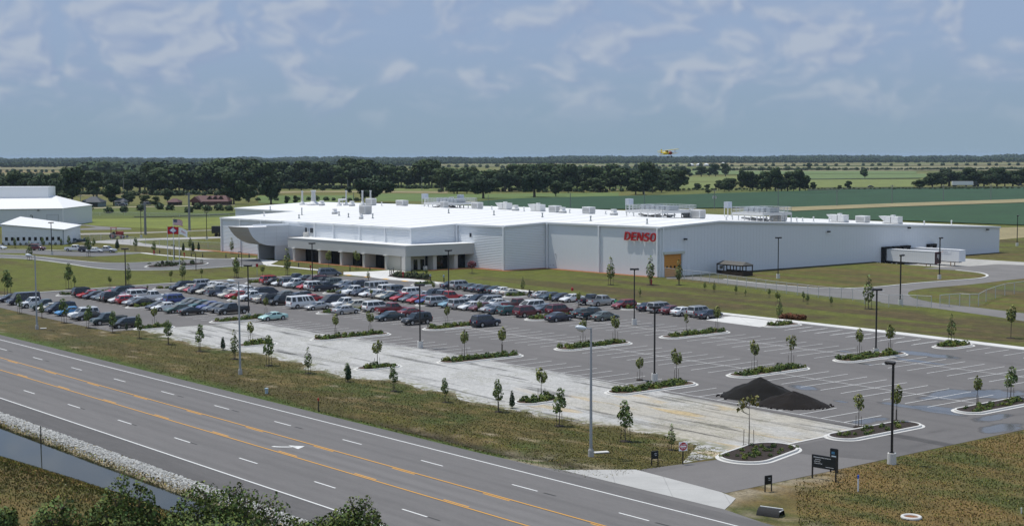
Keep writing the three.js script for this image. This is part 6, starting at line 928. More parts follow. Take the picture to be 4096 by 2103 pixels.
// ---------- heaps of dark soil ----------
{
  const heap = (label, x, z, rx, rz, h, turn, seed, tint) => {
    const N = 56, M = 20, p = [], ix = []; for (let j = 0; j <= M; j++) for (let i = 0; i < N; i++) { const a = i / N * 6.2832, q = j / M, w = 1 + 0.16 * (fbm(Math.cos(a) * 1.6 + seed, Math.sin(a) * 1.6, 3) - 0.5) * 2; const x0 = Math.cos(a) * rx * q * w, z0 = Math.sin(a) * rz * q * w; const y = h * Math.pow(1 - q, 0.95) * (1 - 0.12 * (1 - q)) + (1 - q) * q * 0.9 * (fbm(x0 * 0.8 + seed, z0 * 0.8, 4) - 0.5) * h + 0.16 * (fbm(x0 * 3 + seed, z0 * 3, 3) - 0.5) * (1 - q); p.push(x0, Math.max(-0.05, y), z0); }
    for (let j = 0; j < M; j++) for (let i = 0; i < N; i++) { const a = j * N + i, b = j * N + (i + 1) % N, c = a + N, d = b + N; ix.push(a, b, d, a, d, c); }
    const g = new THREE.BufferGeometry(); g.setAttribute('position', new THREE.Float32BufferAttribute(p, 3)); g.setIndex(ix); g.computeVertexNormals();
    const t = thing('soil_heap', label, 'soil heap', x, 0.0, z, turn); part('heap', g, mat(tint, 1, { side: THREE.DoubleSide }), t);
    const r = rngOf(seed), cl = []; for (let i = 0; i < 60; i++) { const a = r() * 6.28, q = 0.9 + 0.25 * r(); cl.push(new THREE.IcosahedronGeometry(0.06 + 0.14 * r(), 0).translate(Math.cos(a) * rx * q, 0.05, Math.sin(a) * rz * q)); } part('clods', cl, mat(tint, 1), t).userData.kind = 'stuff';
  };
  heap('black heap of soil in the parking stalls, the larger left one', 26.34,-150.03, 4.3, 3.0, 2.45, -0.15, 3, [0.005, 0.004, 0.003]);
  heap('dark brown heap of soil in the parking stalls, the right one in front', 28.78,-144.6, 3.7, 2.5, 1.75, -0.2, 8, [0.008, 0.005, 0.0035]);
}
// ---------- trailers, shelter ----------
{
  const trailer = (label, u0, u1, v, front, text, draw2) => {     // rear at the wall, nose towards +u
    const t = lotThing('semi_trailer', label, 'trailer', u0, v, 0, 'white trailers at the loading docks'), L = u1 - u0, y0 = 0.12, y1 = 2.95, g0 = -1.0, W = 2.5;
    const white = mat([0.70, 0.71, 0.72], 0.5); part('box', rbox(L, y1 - y0, W, 0.06, L / 2, y0), white, t);
    const ribs_ = []; for (let x = 1.2; x < L; x += 0.62) ribs_.push(bbox(0.05, y1 - y0 - 0.3, 0.03, x, y0 + 0.12, W / 2)); part('side_rib', ribs_, mat([0.63, 0.64, 0.66], 0.5), t);
    part('roof_rail', [bbox(L, 0.08, 0.08, L / 2, y1 - 0.06, W / 2), bbox(L, 0.1, 0.08, L / 2, y0 - 0.02, W / 2)], mat([0.40, 0.41, 0.42], 0.5), t);
    const fp = part('front_panel', bbox(0.05, y1 - y0 - 0.06, W - 0.08, L + 0.02, y0 + 0.03), front, t);
    if (text) part('lettering', new THREE.PlaneGeometry(W - 0.3, 2.2).rotateY(Math.PI / 2).translate(L + 0.055, (y0 + y1) / 2, 0), new THREE.MeshStandardMaterial({ roughness: 0.5, map: canvasTex(256, 256, text) }), fp);
    if (draw2) part('logo', new THREE.PlaneGeometry(2.7, 0.75).translate(L - 3.6, 2.35, W / 2 + 0.05), new THREE.MeshStandardMaterial({ roughness: 0.5, map: canvasTex(360, 100, draw2) }), t);
    for (const x of [1.6, 2.9]) for (const s of [-1, 1]) { const w = part('wheel', cyl(0.5, 0.5, 0.5, 0, -0.25, 0, 16).rotateX(Math.PI / 2).translate(x, g0 + 0.5, s * 0.95), tyreArchMat, t); part('rim', new THREE.CircleGeometry(0.26, 14).rotateY(s > 0 ? 0 : Math.PI).translate(x, g0 + 0.5, s * 1.215), rimMat, w); }
    part('chassis', [bbox(4.2, 0.4, 2.0, 2.4, y0 - 0.45), bbox(L - 1, 0.22, 1.0, L / 2, y0 - 0.22)], trimBlack, t);
    for (const s of [-1, 1]) part('landing_leg', [bbox(0.14, 1.0, 0.14, L - 2.6, g0 + 0.05, s * 0.8), bbox(0.34, 0.06, 0.34, L - 2.6, g0, s * 0.8)], mat([0.30, 0.16, 0.07], 0.8), t);
    part('tail_light', [bbox(0.04, 0.1, 0.3, -0.02, y0 + 0.1, 0.9), bbox(0.04, 0.1, 0.3, -0.02, y0 + 0.1, -0.9)], lampRed, t);
  };
  trailer('white ribbed trailer with a maroon nose panel, the nearer one at the docks', -213.2, -199.6, 284.0 - 1.0, mat([0.075, 0.008, 0.014], 0.5), (c) => { c.fillStyle = '#2a0a10'; c.fillRect(0, 0, 256, 256); c.fillStyle = '#f0f0f0'; c.textAlign = 'center'; c.font = 'bold 50px sans-serif'; c.fillText('Book', 150, 80); c.fillText('NOW', 146, 132); c.font = 'bold 30px sans-serif'; c.fillText('48', 150, 170); });
  trailer('white trailer with a small script logo, the farther one at the docks', -213.2, -199.3, 292.2, mat([0.62, 0.65, 0.69], 0.5), null, (c) => { c.fillStyle = '#d8dadd'; c.fillRect(0, 0, 360, 100); c.fillStyle = '#b0703a'; c.font = 'italic bold 74px serif'; c.fillText('C', 14, 78); c.fillStyle = '#5a5a70'; c.font = 'italic bold 52px serif'; c.fillText('eladon', 66, 76); });
  // dark timber smoking shelter
  const t = lotThing('smoking_shelter', 'dark brown timber shelter with open window bays against the side wall', 'shelter', -209.6, 225.0, 0), brown = mat([0.030, 0.020, 0.012], 0.8), roofM = mat([0.10, 0.095, 0.085], 0.8), L = 7.4, D = 3.0;
  for (const x of [-L / 2, -L / 2 + 2.0, -L / 2 + 3.9, -L / 2 + 5.6, L / 2]) for (const z of [-D / 2, D / 2]) part('post', bbox(0.16, 2.35, 0.16, x, 0, z), brown, t);
  part('wall', [bbox(L, 0.95, 0.08, 0, 0, D / 2), bbox(L, 0.95, 0.08, 0, 0, -D / 2), bbox(0.08, 0.95, D, L / 2, 0, 0), bbox(L, 0.3, 0.1, 0, 2.05, D / 2), bbox(0.1, 0.3, D, L / 2, 2.05, 0), bbox(0.1, 0.3, D, -L / 2, 2.05, 0)], brown, t);
  part('bench', bbox(L - 0.6, 0.08, 0.5, 0, 0.45, -D / 2 + 0.4), brown, t); part('notice_board', bbox(0.04, 0.7, 1.0, -L / 2 + 0.1, 1.1, 0.3), mat([0.35, 0.34, 0.30], 0.7), t);
  part('roof', quads([[[-L / 2 - 0.2, 2.3, D / 2 + 0.3], [L / 2 + 0.2, 2.3, D / 2 + 0.3], [L / 2 - 0.4, 2.95, 0], [-L / 2 + 0.4, 2.95, 0]], [[L / 2 + 0.2, 2.3, -D / 2 - 0.3], [-L / 2 - 0.2, 2.3, -D / 2 - 0.3], [-L / 2 + 0.4, 2.95, 0], [L / 2 - 0.4, 2.95, 0]], [[L / 2 + 0.2, 2.3, D / 2 + 0.3], [L / 2 + 0.2, 2.3, -D / 2 - 0.3], [L / 2 - 0.4, 2.95, 0], [L / 2 - 0.4, 2.95, 0]], [[-L / 2 - 0.2, 2.3, -D / 2 - 0.3], [-L / 2 - 0.2, 2.3, D / 2 + 0.3], [-L / 2 + 0.4, 2.95, 0], [-L / 2 + 0.4, 2.95, 0]]]), roofM, t);
  { const b = lotThing('waste_bin', 'white waste bin outside the dark office doors', 'bin', -262.9, 181.6); part('body', rbox(0.7, 0.95, 0.7, 0.05), kerbMat, b); part('lid', rbox(0.6, 0.1, 0.6, 0.03, 0, 0.95), darkMetal, b); }
}
// ---------- chain-link fences ----------
const linkMat = new THREE.MeshStandardMaterial({ color: new THREE.Color().setRGB(0.45, 0.47, 0.48), roughness: 0.5, transparent: true, opacity: 0.16, side: THREE.DoubleSide });
function fence(label, pts, h, post = 0.05) {
  const c = pts[Math.floor(pts.length / 2)], t = thing('chain_link_fence', label, 'fence', c[0], 0, c[1]), mesh = [], rail = [];
  pts.forEach(([x, z]) => part('post', bar([x - c[0], groundY(x, z) - 0.1, z - c[1]], [x - c[0], groundY(x, z) + h + 0.06, z - c[1]], post, post, 6), galv, t));
  for (let i = 0; i + 1 < pts.length; i++) { const a = pts[i], b = pts[i + 1], A = [a[0] - c[0], groundY(...a), a[1] - c[1]], B = [b[0] - c[0], groundY(...b), b[1] - c[1]]; mesh.push([[A[0], A[1] + 0.03, A[2]], [B[0], B[1] + 0.03, B[2]], [B[0], B[1] + h, B[2]], [A[0], A[1] + h, A[2]]]); rail.push(bar([A[0], A[1] + h, A[2]], [B[0], B[1] + h, B[2]], post * 0.75, post * 0.75, 5)); }
  part('rail', rail, galv, t); part('wire_mesh', quads(mesh), linkMat, t);
}
fence('long chain-link fence between the lawn and the service road', pairs(32.01,-298.16, 35.44,-292.06, 36.87,-289.69, 38.3,-287.81, 39.67,-285.05, 40.98,-282.35, 42.39,-279.27, 43.83,-276.67, 45.18,-273.71, 46.54,-270.8, 47.82,-267.57, 49.27,-264.79, 50.69,-262.07, 52.18,-259.58, 53.58,-257.15, 54.95,-254.58, 56.56,-252.75, 58.29,-251.3, 60.01,-250.03, 60.55,-243.78, 61.92,-240.82, 63.27,-238.25, 65.75,-238.8, 67.8,-237.49, 69.92,-236.5), 2.05);
fence('chain-link fence and gate beside the right bend of the service road', pairs(71.69,-237.69, 73.63,-238.89, 75.77,-240.1, 77.13,-239.1, 78.72,-239.37, 82.33,-246.45, 86.03,-252.54, 89.53,-257.84, 92.13,-260.36, 95.42,-263.68), 2.1, 0.06);
fence('chain-link fence of the left works yard', pairs(-131.49,-432.39, -128.12,-432.21, -125.2,-433.57, -122.25,-434.93, -116.4,-425.69, -112.06,-418.29, -106.06,-411.97, -100.87,-407.2, -95.5,-402.53, -90.46,-398.82, -84.03,-393.44, -79.97,-390.35), 2.0);
fence('distant field fence behind the works yard', pairs(-192.5,-612.86, -186.76,-616.46, -179.18,-619.96, -168.73,-621.24, -156.14,-614.21, -141.21,-605.19, -127.12,-598.37, -119.83,-603.65), 1.4);
// ---------- left buildings ----------
{
  const P = (x, z) => [x, z];
  const fl = [-148.49,-414.53], fr = [-130.93,-415.97], dx = fr[0] - fl[0], dz = fr[1] - fl[1], L = Math.hypot(dx, dz), an = -Math.atan2(dz, dx);
  const t = thing('low_office_building', 'low white building with a row of ten small dark windows', 'building', fl[0], 0, fl[1], an), D = 22, hl = 6.1, hr = 4.4;
  const w = (m) => m; part('wall', quads([[[0, 0, 0], [L, 0, 0], [L, hr, 0], [0, hl, 0]], [[L, 0, 0], [L, 0, -D], [L, hr + 0.2, -D], [L, hr, 0]], [[0, 0, -D], [0, 0, 0], [0, hl, 0], [0, hl + 1.2, -D]], [[L, 0, -D], [0, 0, -D], [0, hl + 1.2, -D], [L, hr + 0.2, -D]]]), wallWhite, t);
  part('roof', quads([[[-0.3, hl + 0.1, 0.3], [L + 0.3, hr + 0.1, 0.3], [L + 0.3, hr + 0.3, -D - 0.3], [-0.3, hl + 1.3, -D - 0.3]]]), roofWhite, t); part('eave_trim', [bar([-0.3, hl, 0.3], [L + 0.3, hr, 0.3], 0.12), bar([L + 0.3, hr, 0.3], [L + 0.3, hr + 0.2, -D], 0.12)], wallTrim, t);
  const cl = []; for (let y = 2.7; y < 4.2; y += 0.42) cl.push(bbox(L, 0.16, 0.05, L / 2, y, 0.02)); for (let y = 0.3; y < 1.3; y += 0.42) cl.push(bbox(L, 0.16, 0.05, L / 2, y, 0.02)); part('ribbed_cladding', cl, wallTrim, t);
  part('downpipe', bbox(0.2, hr, 0.2, L - 0.1, 0, 0.1), mat([0.25, 0.28, 0.32], 0.5), t);
  for (let k = 0; k < 10; k++) { const x = L * (0.072 + k * 0.0938), f = part('window', bbox(0.98, 1.22, 0.12, x, 1.2, 0.03), wallTrim, t); part('pane', bbox(0.8, 1.05, 0.06, x, 1.28, 0.08), glassDark, f); }
  { const r = rngOf(3); for (let k = 0; k < 11; k++) { const x = L * (0.03 + 0.094 * k), [wx, wz] = [fl[0] + dx / L * x + 0.1, fl[1] + dz / L * x + 1.2]; const b = thing('small_bush', `small bush at the foot of the windowed wall, ${ordinal(k + 1)} from the left`, 'bush', wx, 0, wz, 0, 'small bushes along the windowed wall'); part('foliage', leaves(r, lobeSpots(r, [[0, 0.35, 0, 0.35, 0.4, 0.35]], 60), 0.14, [0.03, 0.045, 0.018], 0.4), youngLeaf, b); } }
  // larger warehouse behind
  const c = [-165.42,-525.4], d = 34, e = thing('warehouse', 'large pale warehouse behind the low windowed building', 'warehouse', c[0], 0, c[1], -0.02), W = 46, H = 6.6;
  part('wall', quads([[[-W, 0, 0], [0, 0, 0], [0, H, 0], [-W, H - 0.5, 0]], [[0, 0, 0], [0, 0, -d], [0, H, -d], [0, H, 0]], [[-W, 0, -d], [-W, 0, 0], [-W, H, 0], [-W, H, -d]], [[0, 0, -d], [-W, 0, -d], [-W, H, -d], [0, H, -d]]]), mat([0.62, 0.65, 0.68], 0.55), e);
  part('roof', quads([[[-W - 0.3, H - 0.35, 0.3], [0.3, H + 0.1, 0.3], [-13, H + 3.9, -d * 0.9], [-W - 0.3, H + 3.7, -d * 0.9]], [[0.3, H + 0.1, 0.3], [0.3, H + 0.1, -d - 0.3], [-13, H + 3.9, -d * 0.9], [-13, H + 3.9, -d * 0.9]]]), roofWhite, e);
  part('upper_block', [bbox(26, 4.6, 8, -27, H + 2.9, -d * 0.86)], mat([0.72, 0.74, 0.76], 0.5), e); part('eave_trim', [bar([-W, H - 0.42, 0.25], [0.3, H + 0.02, 0.25], 0.13), bbox(0.3, H, 0.3, -0.1, 0, 0.1), bbox(0.1, H - 0.4, 0.06, -13.1, 0, 0.03), bbox(0.1, H - 0.6, 0.06, -29, 0, 0.03)], wallTrim, e);
  part('large_door', [bbox(4.2, 4.3, 0.1, -3.9, 0, 0.02)], mat([0.58, 0.61, 0.65], 0.5), e); part('door_frame', [bbox(4.6, 0.14, 0.16, -3.9, 4.3, 0.05), bbox(0.14, 4.3, 0.16, -1.75, 0, 0.05), bbox(0.14, 4.3, 0.16, -6.05, 0, 0.05)], greyPaint, e); part('wall_light', rbox(0.7, 0.3, 0.4, 0.05, -9.1, 5.8, 0.25), darkMetal, e);
  { const g = thing('vent_goose_neck', 'black bent pipe standing before the warehouse wall', 'pipe', c[0] - 10.9, 0, c[1] + 1.5); part('pipe', [bar([0, 0, 0], [0, 4.1, 0], 0.16), bar([0, 4.1, 0], [-0.55, 4.25, 0], 0.16), bar([-0.55, 4.25, 0], [-0.7, 3.95, 0], 0.16)], darkMetal, g); }
}

// ---------- fields, tracks and roads beyond the plant ----------
function field(name, c, pts, lift, rough = 1, mapRep) {     // a crop strip that follows the ground
  const sh = new THREE.Shape(pts.map(([x, z]) => new THREE.Vector2(x, -z))); let g = new THREE.ShapeGeometry(sh);
  // split long edges so that the strip hugs the curve of the earth
  for (let it = 0; it < 3; it++) { const p = (g.index ? g.toNonIndexed() : g).attributes.position, o = []; for (let i = 0; i < p.count; i += 3) { const V = [0, 1, 2].map((k) => [p.getX(i + k), p.getY(i + k)]), m = (a, b) => [(a[0] + b[0]) / 2, (a[1] + b[1]) / 2], [a, b, d] = V, ab = m(a, b), bd = m(b, d), da = m(d, a); for (const tr of [[a, ab, da], [ab, b, bd], [da, bd, d], [ab, bd, da]]) for (const q of tr) o.push(q[0], q[1], 0); } g = new THREE.BufferGeometry(); g.setAttribute('position', new THREE.Float32BufferAttribute(o, 3)); }
  const p = g.attributes.position, uv = new Float32Array(p.count * 2); for (let i = 0; i < p.count; i++) { const x = p.getX(i), z = -p.getY(i); p.setXYZ(i, x, earth(Math.hypot(x, z)) + lift, z); uv[i * 2] = x; uv[i * 2 + 1] = -z; }
  g.setAttribute('uv', new THREE.BufferAttribute(uv, 2)); g.computeVertexNormals();
  return structure(name, g, c);
}
const cropTex = tex(512, 512, (x, y) => { const a = tnoise(x / 64, y / 32, 8, 5), b = tnoise(x / 4, y / 4, 128, 2); const v = 0.70 + 0.35 * (a - 0.5) + 0.3 * (b - 0.5); return [srgb(v * 0.97), srgb(v), srgb(v * 0.93)]; }); cropTex.repeat.set(1 / 90, 1 / 160);
const crop = (c) => new THREE.MeshStandardMaterial({ map: cropTex, color: new THREE.Color().setRGB(c[0] * 1.42, c[1] * 1.42, c[2] * 1.42), roughness: 1 });
const soy = crop([0.016, 0.055, 0.020]), soy2 = crop([0.020, 0.060, 0.020]), meadow = crop([0.105, 0.150, 0.036]), hay = crop([0.15, 0.175, 0.045]), straw = crop([0.27, 0.22, 0.12]), paleGreen = crop([0.12, 0.165, 0.055]), strawRoad = crop([0.34, 0.29, 0.20]), dimGreen = crop([0.07, 0.13, 0.05]);
const hazyTan = crop([0.20, 0.18, 0.095]), bankDark = crop([0.03, 0.042, 0.016]);
// the dark green bean fields behind the building
field('bean_field', soy, pairs(-20.46,-790.48, 4.58,-842.09, 59.93,-880.68, 110.11,-910.05, 132.73,-935.58, 207.74,-999.01, 213.95,-1032.92, 282.71,-1048.16, 326.57,-1048.55, 424.31,-1093.81, 314.54,-810.38, 286.44,-798.66, 199.15,-737.89, 136.75,-689.84, 126.38,-687.92, 45.58,-669.57, 12.77,-660.19, -16,-713.73), 0.35);
field('bean_field', soy2, pairs(121.84,-663.16, 126.37,-637.33, 185.11,-685.72, 265.23,-739.41, 295.13,-760.26, 194.88,-501.43, 175.93,-515.58, 148.23,-548.78, 111.01,-561.4), 0.30);
field('grass_track', straw, pairs(125.92,-685.37, 136.24,-687.27, 198.76,-736.42, 285.82,-796.94, 318.73,-821.21, 295.13,-760.26, 266.29,-742.38, 185.8,-688.28, 126.8,-639.55, 120.98,-658.41), 0.4);
field('grass_track', straw, pairs(169.37,-496.1, 183.38,-498.67, 162.52,-441.73, 145,-424.47), 0.06);
field('field_road', bankDark, pairs(215.2,-1038.44, 237.18,-1073.08, 299.94,-1084.13, 348.37,-1094.19, 431.98,-1113.6, 421.82,-1087.37, 339.33,-1065.76, 282.71,-1048.16, 213.95,-1032.92, 207.06,-999.09), 0.45);
field('meadow', hay, pairs(170.34,-1656.21, 262.98,-1652.33, 214.97,-1350.41, 140.2,-1362.99), 0.2); field('meadow', hay, pairs(133.04,-1329.27, 192.89,-1334.1, 149.79,-1056.06, 123.43,-1044.29, 110.93,-1092.98), 0.2);
field('meadow', paleGreen, pairs(370.65,-1833.72, 537.93,-1852.49, 444.49,-1530.42, 299.44,-1481.1), 0.3); field('meadow', hay, pairs(294.96,-1434.23, 419.63,-1458.7, 309.74,-1102.95, 226.47,-1100.87), 0.25);
field('field_bank', bankDark, pairs(305.91,-1467.69, 431.31,-1506.64, 422.71,-1476.55, 298.8,-1433.54), 0.5);
field('meadow', meadow, pairs(-164.02,-922.54, -102.27,-927.13, -88.91,-805.65, -112.8,-758.76, -138.18,-776.83), 0.12); field('meadow', meadow, pairs(-92.71,-961.86, -59.02,-957.97, -34.22,-942.96, 72.58,-967.72, 66.97,-892.8, -18.49,-825.59, -32.28,-791.61, -77.59,-804.55), 0.12);
field('meadow', hay, pairs(-97.81,-1138.43, -51.13,-1139, -46.29,-1030.88, -89.05,-1036.2), 0.14); field('meadow', hay, pairs(-10.92,-1109.66, 27.97,-1062.96, 69.94,-1027.84, 81.38,-992.94, -10.11,-1026.38), 0.14);
field('straw_strip', straw, pairs(-345.64,-1004, -284,-983.95, -244.43,-1018.76, -191.67,-1026.17, -136.67,-1042.13, -89.03,-1027.64, -45.91,-1022.32, -43.39,-966.13, -85.47,-986.45, -131.84,-1005.24, -171.25,-970.93, -231.07,-962.95, -268.3,-929.44, -327.01,-949.75), 0.16);
field('straw_strip', straw, pairs(-10.4,-1055.73, 19.8,-1022.66, 79.68,-1062.41, 77.02,-1026.95, 26.31,-999.64, -9.94,-1009.54), 0.18);
field('straw_strip', strawRoad, pairs(-221.95,-706.95, -211.25,-714.06, -195.42,-729.25, -167.66,-741.17, -145.55,-749.56, -144.09,-742.02, -165.67,-732.34, -192.76,-719.29, -208.03,-703.16, -219.01,-697.58), 0.08);
field('meadow', hay, pairs(-322.29,-917.43, -307.06,-915.8, -251.11,-748.53, -263.96,-772.5, -271.74,-773.2), 0.1); field('meadow', paleGreen, pairs(-803.39,-2272.17, -793.11,-2334.94, -666.95,-1963.18, -696.54,-1969.69), 0.2); field('meadow', paleGreen, pairs(-605.22,-2161.92, -557.11,-2150.17, -491.48,-1896.58, -533.57,-1905.72), 0.2);
field('lawn_strip', crop([0.15, 0.17, 0.025]), pairs(-184.25,-586.51, -158.03,-589.27, -133.43,-589.39, -119.83,-603.65, -117.65,-577.36, -104.58,-512.97, -121.1,-503.58, -137.47,-515, -153,-529.07, -174.55,-555.52), 0.03);
field('hay_row', crop([0.035, 0.04, 0.02]), pairs(-160.97,-606.62, -146.46,-609.51, -132.71,-624.77, -123.74,-636.86, -122.47,-630.32, -130.94,-616.4, -145.02,-603.52, -159.4,-600.69), 0.2);
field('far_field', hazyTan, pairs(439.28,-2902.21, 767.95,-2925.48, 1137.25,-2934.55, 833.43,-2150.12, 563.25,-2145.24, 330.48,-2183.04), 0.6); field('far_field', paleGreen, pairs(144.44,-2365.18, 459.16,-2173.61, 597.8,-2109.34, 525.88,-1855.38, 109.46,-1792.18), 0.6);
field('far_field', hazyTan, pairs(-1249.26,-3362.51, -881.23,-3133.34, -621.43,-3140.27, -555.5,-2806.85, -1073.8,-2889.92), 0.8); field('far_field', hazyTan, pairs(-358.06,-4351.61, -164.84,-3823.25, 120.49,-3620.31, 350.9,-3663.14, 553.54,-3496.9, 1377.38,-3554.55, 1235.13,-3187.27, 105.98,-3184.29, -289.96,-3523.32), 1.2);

// ---------- far woods and hedgerows: one mass each ----------
const tuftTree = (() => { const r = rngOf(990); const g = leaves(r, lobeSpots(r, [[0, 0.55, 0, 0.5, 0.45, 0.5], [0.3, 0.4, 0.1, 0.35, 0.4, 0.35], [-0.3, 0.45, -0.1, 0.35, 0.38, 0.35]], 130, 0.5), 0.17, [0.045, 0.075, 0.028], 0.4); return g; })();
function farWood(name, label, bands, seed) {               // bands: [angle0, angle1, distance, depth, height, spacing]
  const r = rngOf(seed), M = [];
  for (const [a0, a1, F, dep, h, sp] of bands) for (let a = a0; a < a1; a += sp * (0.6 + 0.8 * r()) / F) { const f = F + dep * r(), x = Math.tan(a) * f, z = -f, k = h * (0.6 + 0.6 * fbm(a * 60, F * 0.01, 3) + 0.25 * r()); M.push(new THREE.Matrix4().compose(new THREE.Vector3(x, earth(Math.hypot(x, z)) - 0.3, z), new THREE.Quaternion().setFromAxisAngle(new THREE.Vector3(0, 1, 0), r() * 6.28), new THREE.Vector3(k * 1.15, k, k * 1.15))); }
  const im = new THREE.InstancedMesh(tuftTree, crownMat, M.length); M.forEach((m, i) => im.setMatrixAt(i, m)); im.name = numbered(name); tag(im, label, 'woods', null, 'stuff'); scene.add(im);
}
farWood('far_wood', 'bluish band of distant woods along the whole horizon', [[-0.40, -0.06, 3500, 500, 12, 4.5], [-0.07, 0.40, 4300, 500, 11.5, 5], [-0.40, 0.40, 5400, 900, 16, 9], [-0.40, 0.40, 6800, 900, 21, 11]], 1);
farWood('far_wood', 'dark rounded far wood above the trees at the left', [[-0.292, -0.222, 1750, 160, 17, 4]], 2);
farWood('far_wood', 'blue-grey far wood left of the centre on the horizon', [[-0.216, -0.168, 2900, 160, 17, 4]], 3);
farWood('hedgerow', 'thin hedgerow of bushes across the far right fields', [[0.06, 0.40, 2250, 60, 4.2, 4.2], [0.15, 0.26, 2230, 40, 6.0, 14], [0.08, 0.40, 3050, 90, 6.5, 22]], 4);
farWood('hedgerow', 'thin hedgerow across the far left fields', [[-0.40, -0.2, 2350, 60, 5, 9], [-0.40, -0.25, 1650, 60, 8, 14]], 5);
farWood('hedgerow', 'scattered bushes in the fields beyond the plant centre', [[-0.1, 0.1, 1900, 300, 6, 16], [0.02, 0.12, 2300, 200, 7, 10], [-0.12, 0.1, 2700, 500, 6, 14]], 6);
farWood('undergrowth', 'low undergrowth at the foot of the tree belt', [[-0.36, -0.17, 925, 40, 3.2, 3.2], [-0.17, -0.05, 1085, 40, 3.2, 3.2], [-0.05, 0.11, 985, 40, 2.8, 4]], 7);
farWood('undergrowth', 'dark bushes along the road bank behind the bean field', [[0.10, 0.36, 1030, 16, 1.6, 3.0]], 8);
farWood('undergrowth', 'bushes round the houses and along the straw strip', [[-0.30, -0.19, 640, 60, 3.0, 6], [-0.19, -0.10, 800, 30, 2.2, 5]], 9);

// ---------- houses, barns ----------
{
  const hipRoof = (L, D, y, h, ov = 0.6, ridge = 0.4) => { const a = L / 2 + ov, b = D / 2 + ov, r = L / 2 * ridge; return quads([[[-a, y, b], [a, y, b], [r, y + h, 0], [-r, y + h, 0]], [[a, y, -b], [-a, y, -b], [-r, y + h, 0], [r, y + h, 0]], [[a, y, b], [a, y, -b], [r, y + h, 0], [r, y + h, 0]], [[-a, y, -b], [-a, y, b], [-r, y + h, 0], [-r, y + h, 0]]]); };
  const house = (label, cat, x, z, L, D, H, rh, wallM, roofM, ridge, turn = 0) => { const t = thing(cat, label, cat === 'barn' ? 'barn' : 'house', x, groundY(x, z), z, turn); part('wall', bbox(L, H, D), wallM, t); part('roof', hipRoof(L, D, H, rh, 0.6, ridge), roofM, t); return t; };
  const slate_ = mat([0.045, 0.052, 0.062], 0.7), blueGrey = mat([0.14, 0.19, 0.21], 0.7), rust = mat([0.085, 0.032, 0.030], 0.7), brownW = mat([0.05, 0.028, 0.022], 0.8), darkW = mat([0.015, 0.016, 0.018], 0.7);
  { const [x, z, h, w] = [-214.17,-730.87,4.98,10.68], t = house('grey house with a hipped roof and a dark garage opening', 'house', x, z, w * 0.88, 11, h * 0.50, h * 0.55, blueGrey, slate_, 0.25); part('garage_door', bbox(w * 0.42, h * 0.42, 0.2, w * 0.12, 0, 5.55), darkW, t); part('gable', quads([[[-w * 0.42, h * 0.46, 7.6], [-w * 0.2, h * 0.46, 7.6], [-w * 0.31, h * 0.72, 7.6], [-w * 0.31, h * 0.72, 7.6]], [[-w * 0.31, h * 0.74, 7.7], [-w * 0.17, h * 0.44, 7.7], [-w * 0.17, h * 0.5, 1], [-w * 0.31, h * 0.8, 1]], [[-w * 0.45, h * 0.44, 7.7], [-w * 0.31, h * 0.74, 7.7], [-w * 0.31, h * 0.8, 1], [-w * 0.45, h * 0.5, 1]]]), slate_, t); part('window', [bbox(0.9, 1.4, 0.15, -w * 0.36, 0.8, 5.56), bbox(0.9, 1.4, 0.15, -w * 0.25, 0.8, 5.56)], darkW, t); part('chimney', bbox(0.8, 1.6, 0.8, w * 0.1, h * 0.85, -1.5), slate_, t); }
  { const [x, z, h, w] = [-203.87,-744.36,3.62,4.66], t = house('small grey house half hidden by trees right of the hipped house', 'house', x, z, w, 8, h * 0.6, h * 0.5, blueGrey, slate_, 0.5); part('window', bbox(1, 1, 0.15, 0, 1, 4.05), darkW, t); }
  { const [x, z, h, w] = [-221.23,-724.48,2.02,2.52], t = house('small shed with a white roof left of the grey house', 'shed', x, z, w, 4, h * 0.72, h * 0.3, blueGrey, roofWhite, 0.6); part('door', bbox(1, 1.7, 0.1, 0, 0, 2.02), darkW, t); }
  { const [x, z, h, w] = [-178.16,-753.98,3.25,6.56], t = house('low brown house with a hipped roof left of the dormered house', 'house', x, z, w * 0.85, 9, h * 0.5, h * 0.55, brownW, rust, 0.35); part('window', [bbox(1.2, 1, 0.15, -w * 0.2, 0.7, 4.55), bbox(1.2, 1, 0.15, w * 0.2, 0.7, 4.55)], darkW, t); }
  { const [x, z, h, w] = [-157.78,-750.65,5.12,20.9], t = house('long rust-roofed house with three dormers', 'house', x, z, w * 0.9, 12, h * 0.40, h * 0.58, brownW, rust, 0.78); for (let k = 0; k < 3; k++) { const d = part('dormer', quads([[[-1.4, 0, 1.6], [1.4, 0, 1.6], [0, 1.7, 1.6], [0, 1.7, 1.6]], [[0, 1.8, 1.8], [1.6, 0, 1.8], [1.6, 0, -2], [0, 1.8, -2]], [[-1.6, 0, 1.8], [0, 1.8, 1.8], [0, 1.8, -2], [-1.6, 0, -2]]]), rust, t); d.position.set(-w * 0.02 + k * w * 0.14, h * 0.62, 2.4); part('window', bbox(1.0, 0.9, 0.1, 0, 0.1, 1.65), darkW, d); } part('gable_wing', quads([[[-w * 0.5, h * 0.36, 8.5], [-w * 0.2, h * 0.36, 8.5], [-w * 0.35, h * 0.9, 8.5], [-w * 0.35, h * 0.9, 8.5]], [[-w * 0.35, h * 0.92, 8.8], [-w * 0.18, h * 0.34, 8.8], [-w * 0.18, h * 0.34, 0], [-w * 0.35, h * 0.92, 0]], [[-w * 0.52, h * 0.34, 8.8], [-w * 0.35, h * 0.92, 8.8], [-w * 0.35, h * 0.92, 0], [-w * 0.52, h * 0.34, 0]]]), rust, t); part('porch_post', [-0.3, -0.1, 0.1, 0.3].map((k) => bbox(0.3, h * 0.4, 0.3, w * k, 0, 6.6)), brownW, t); }
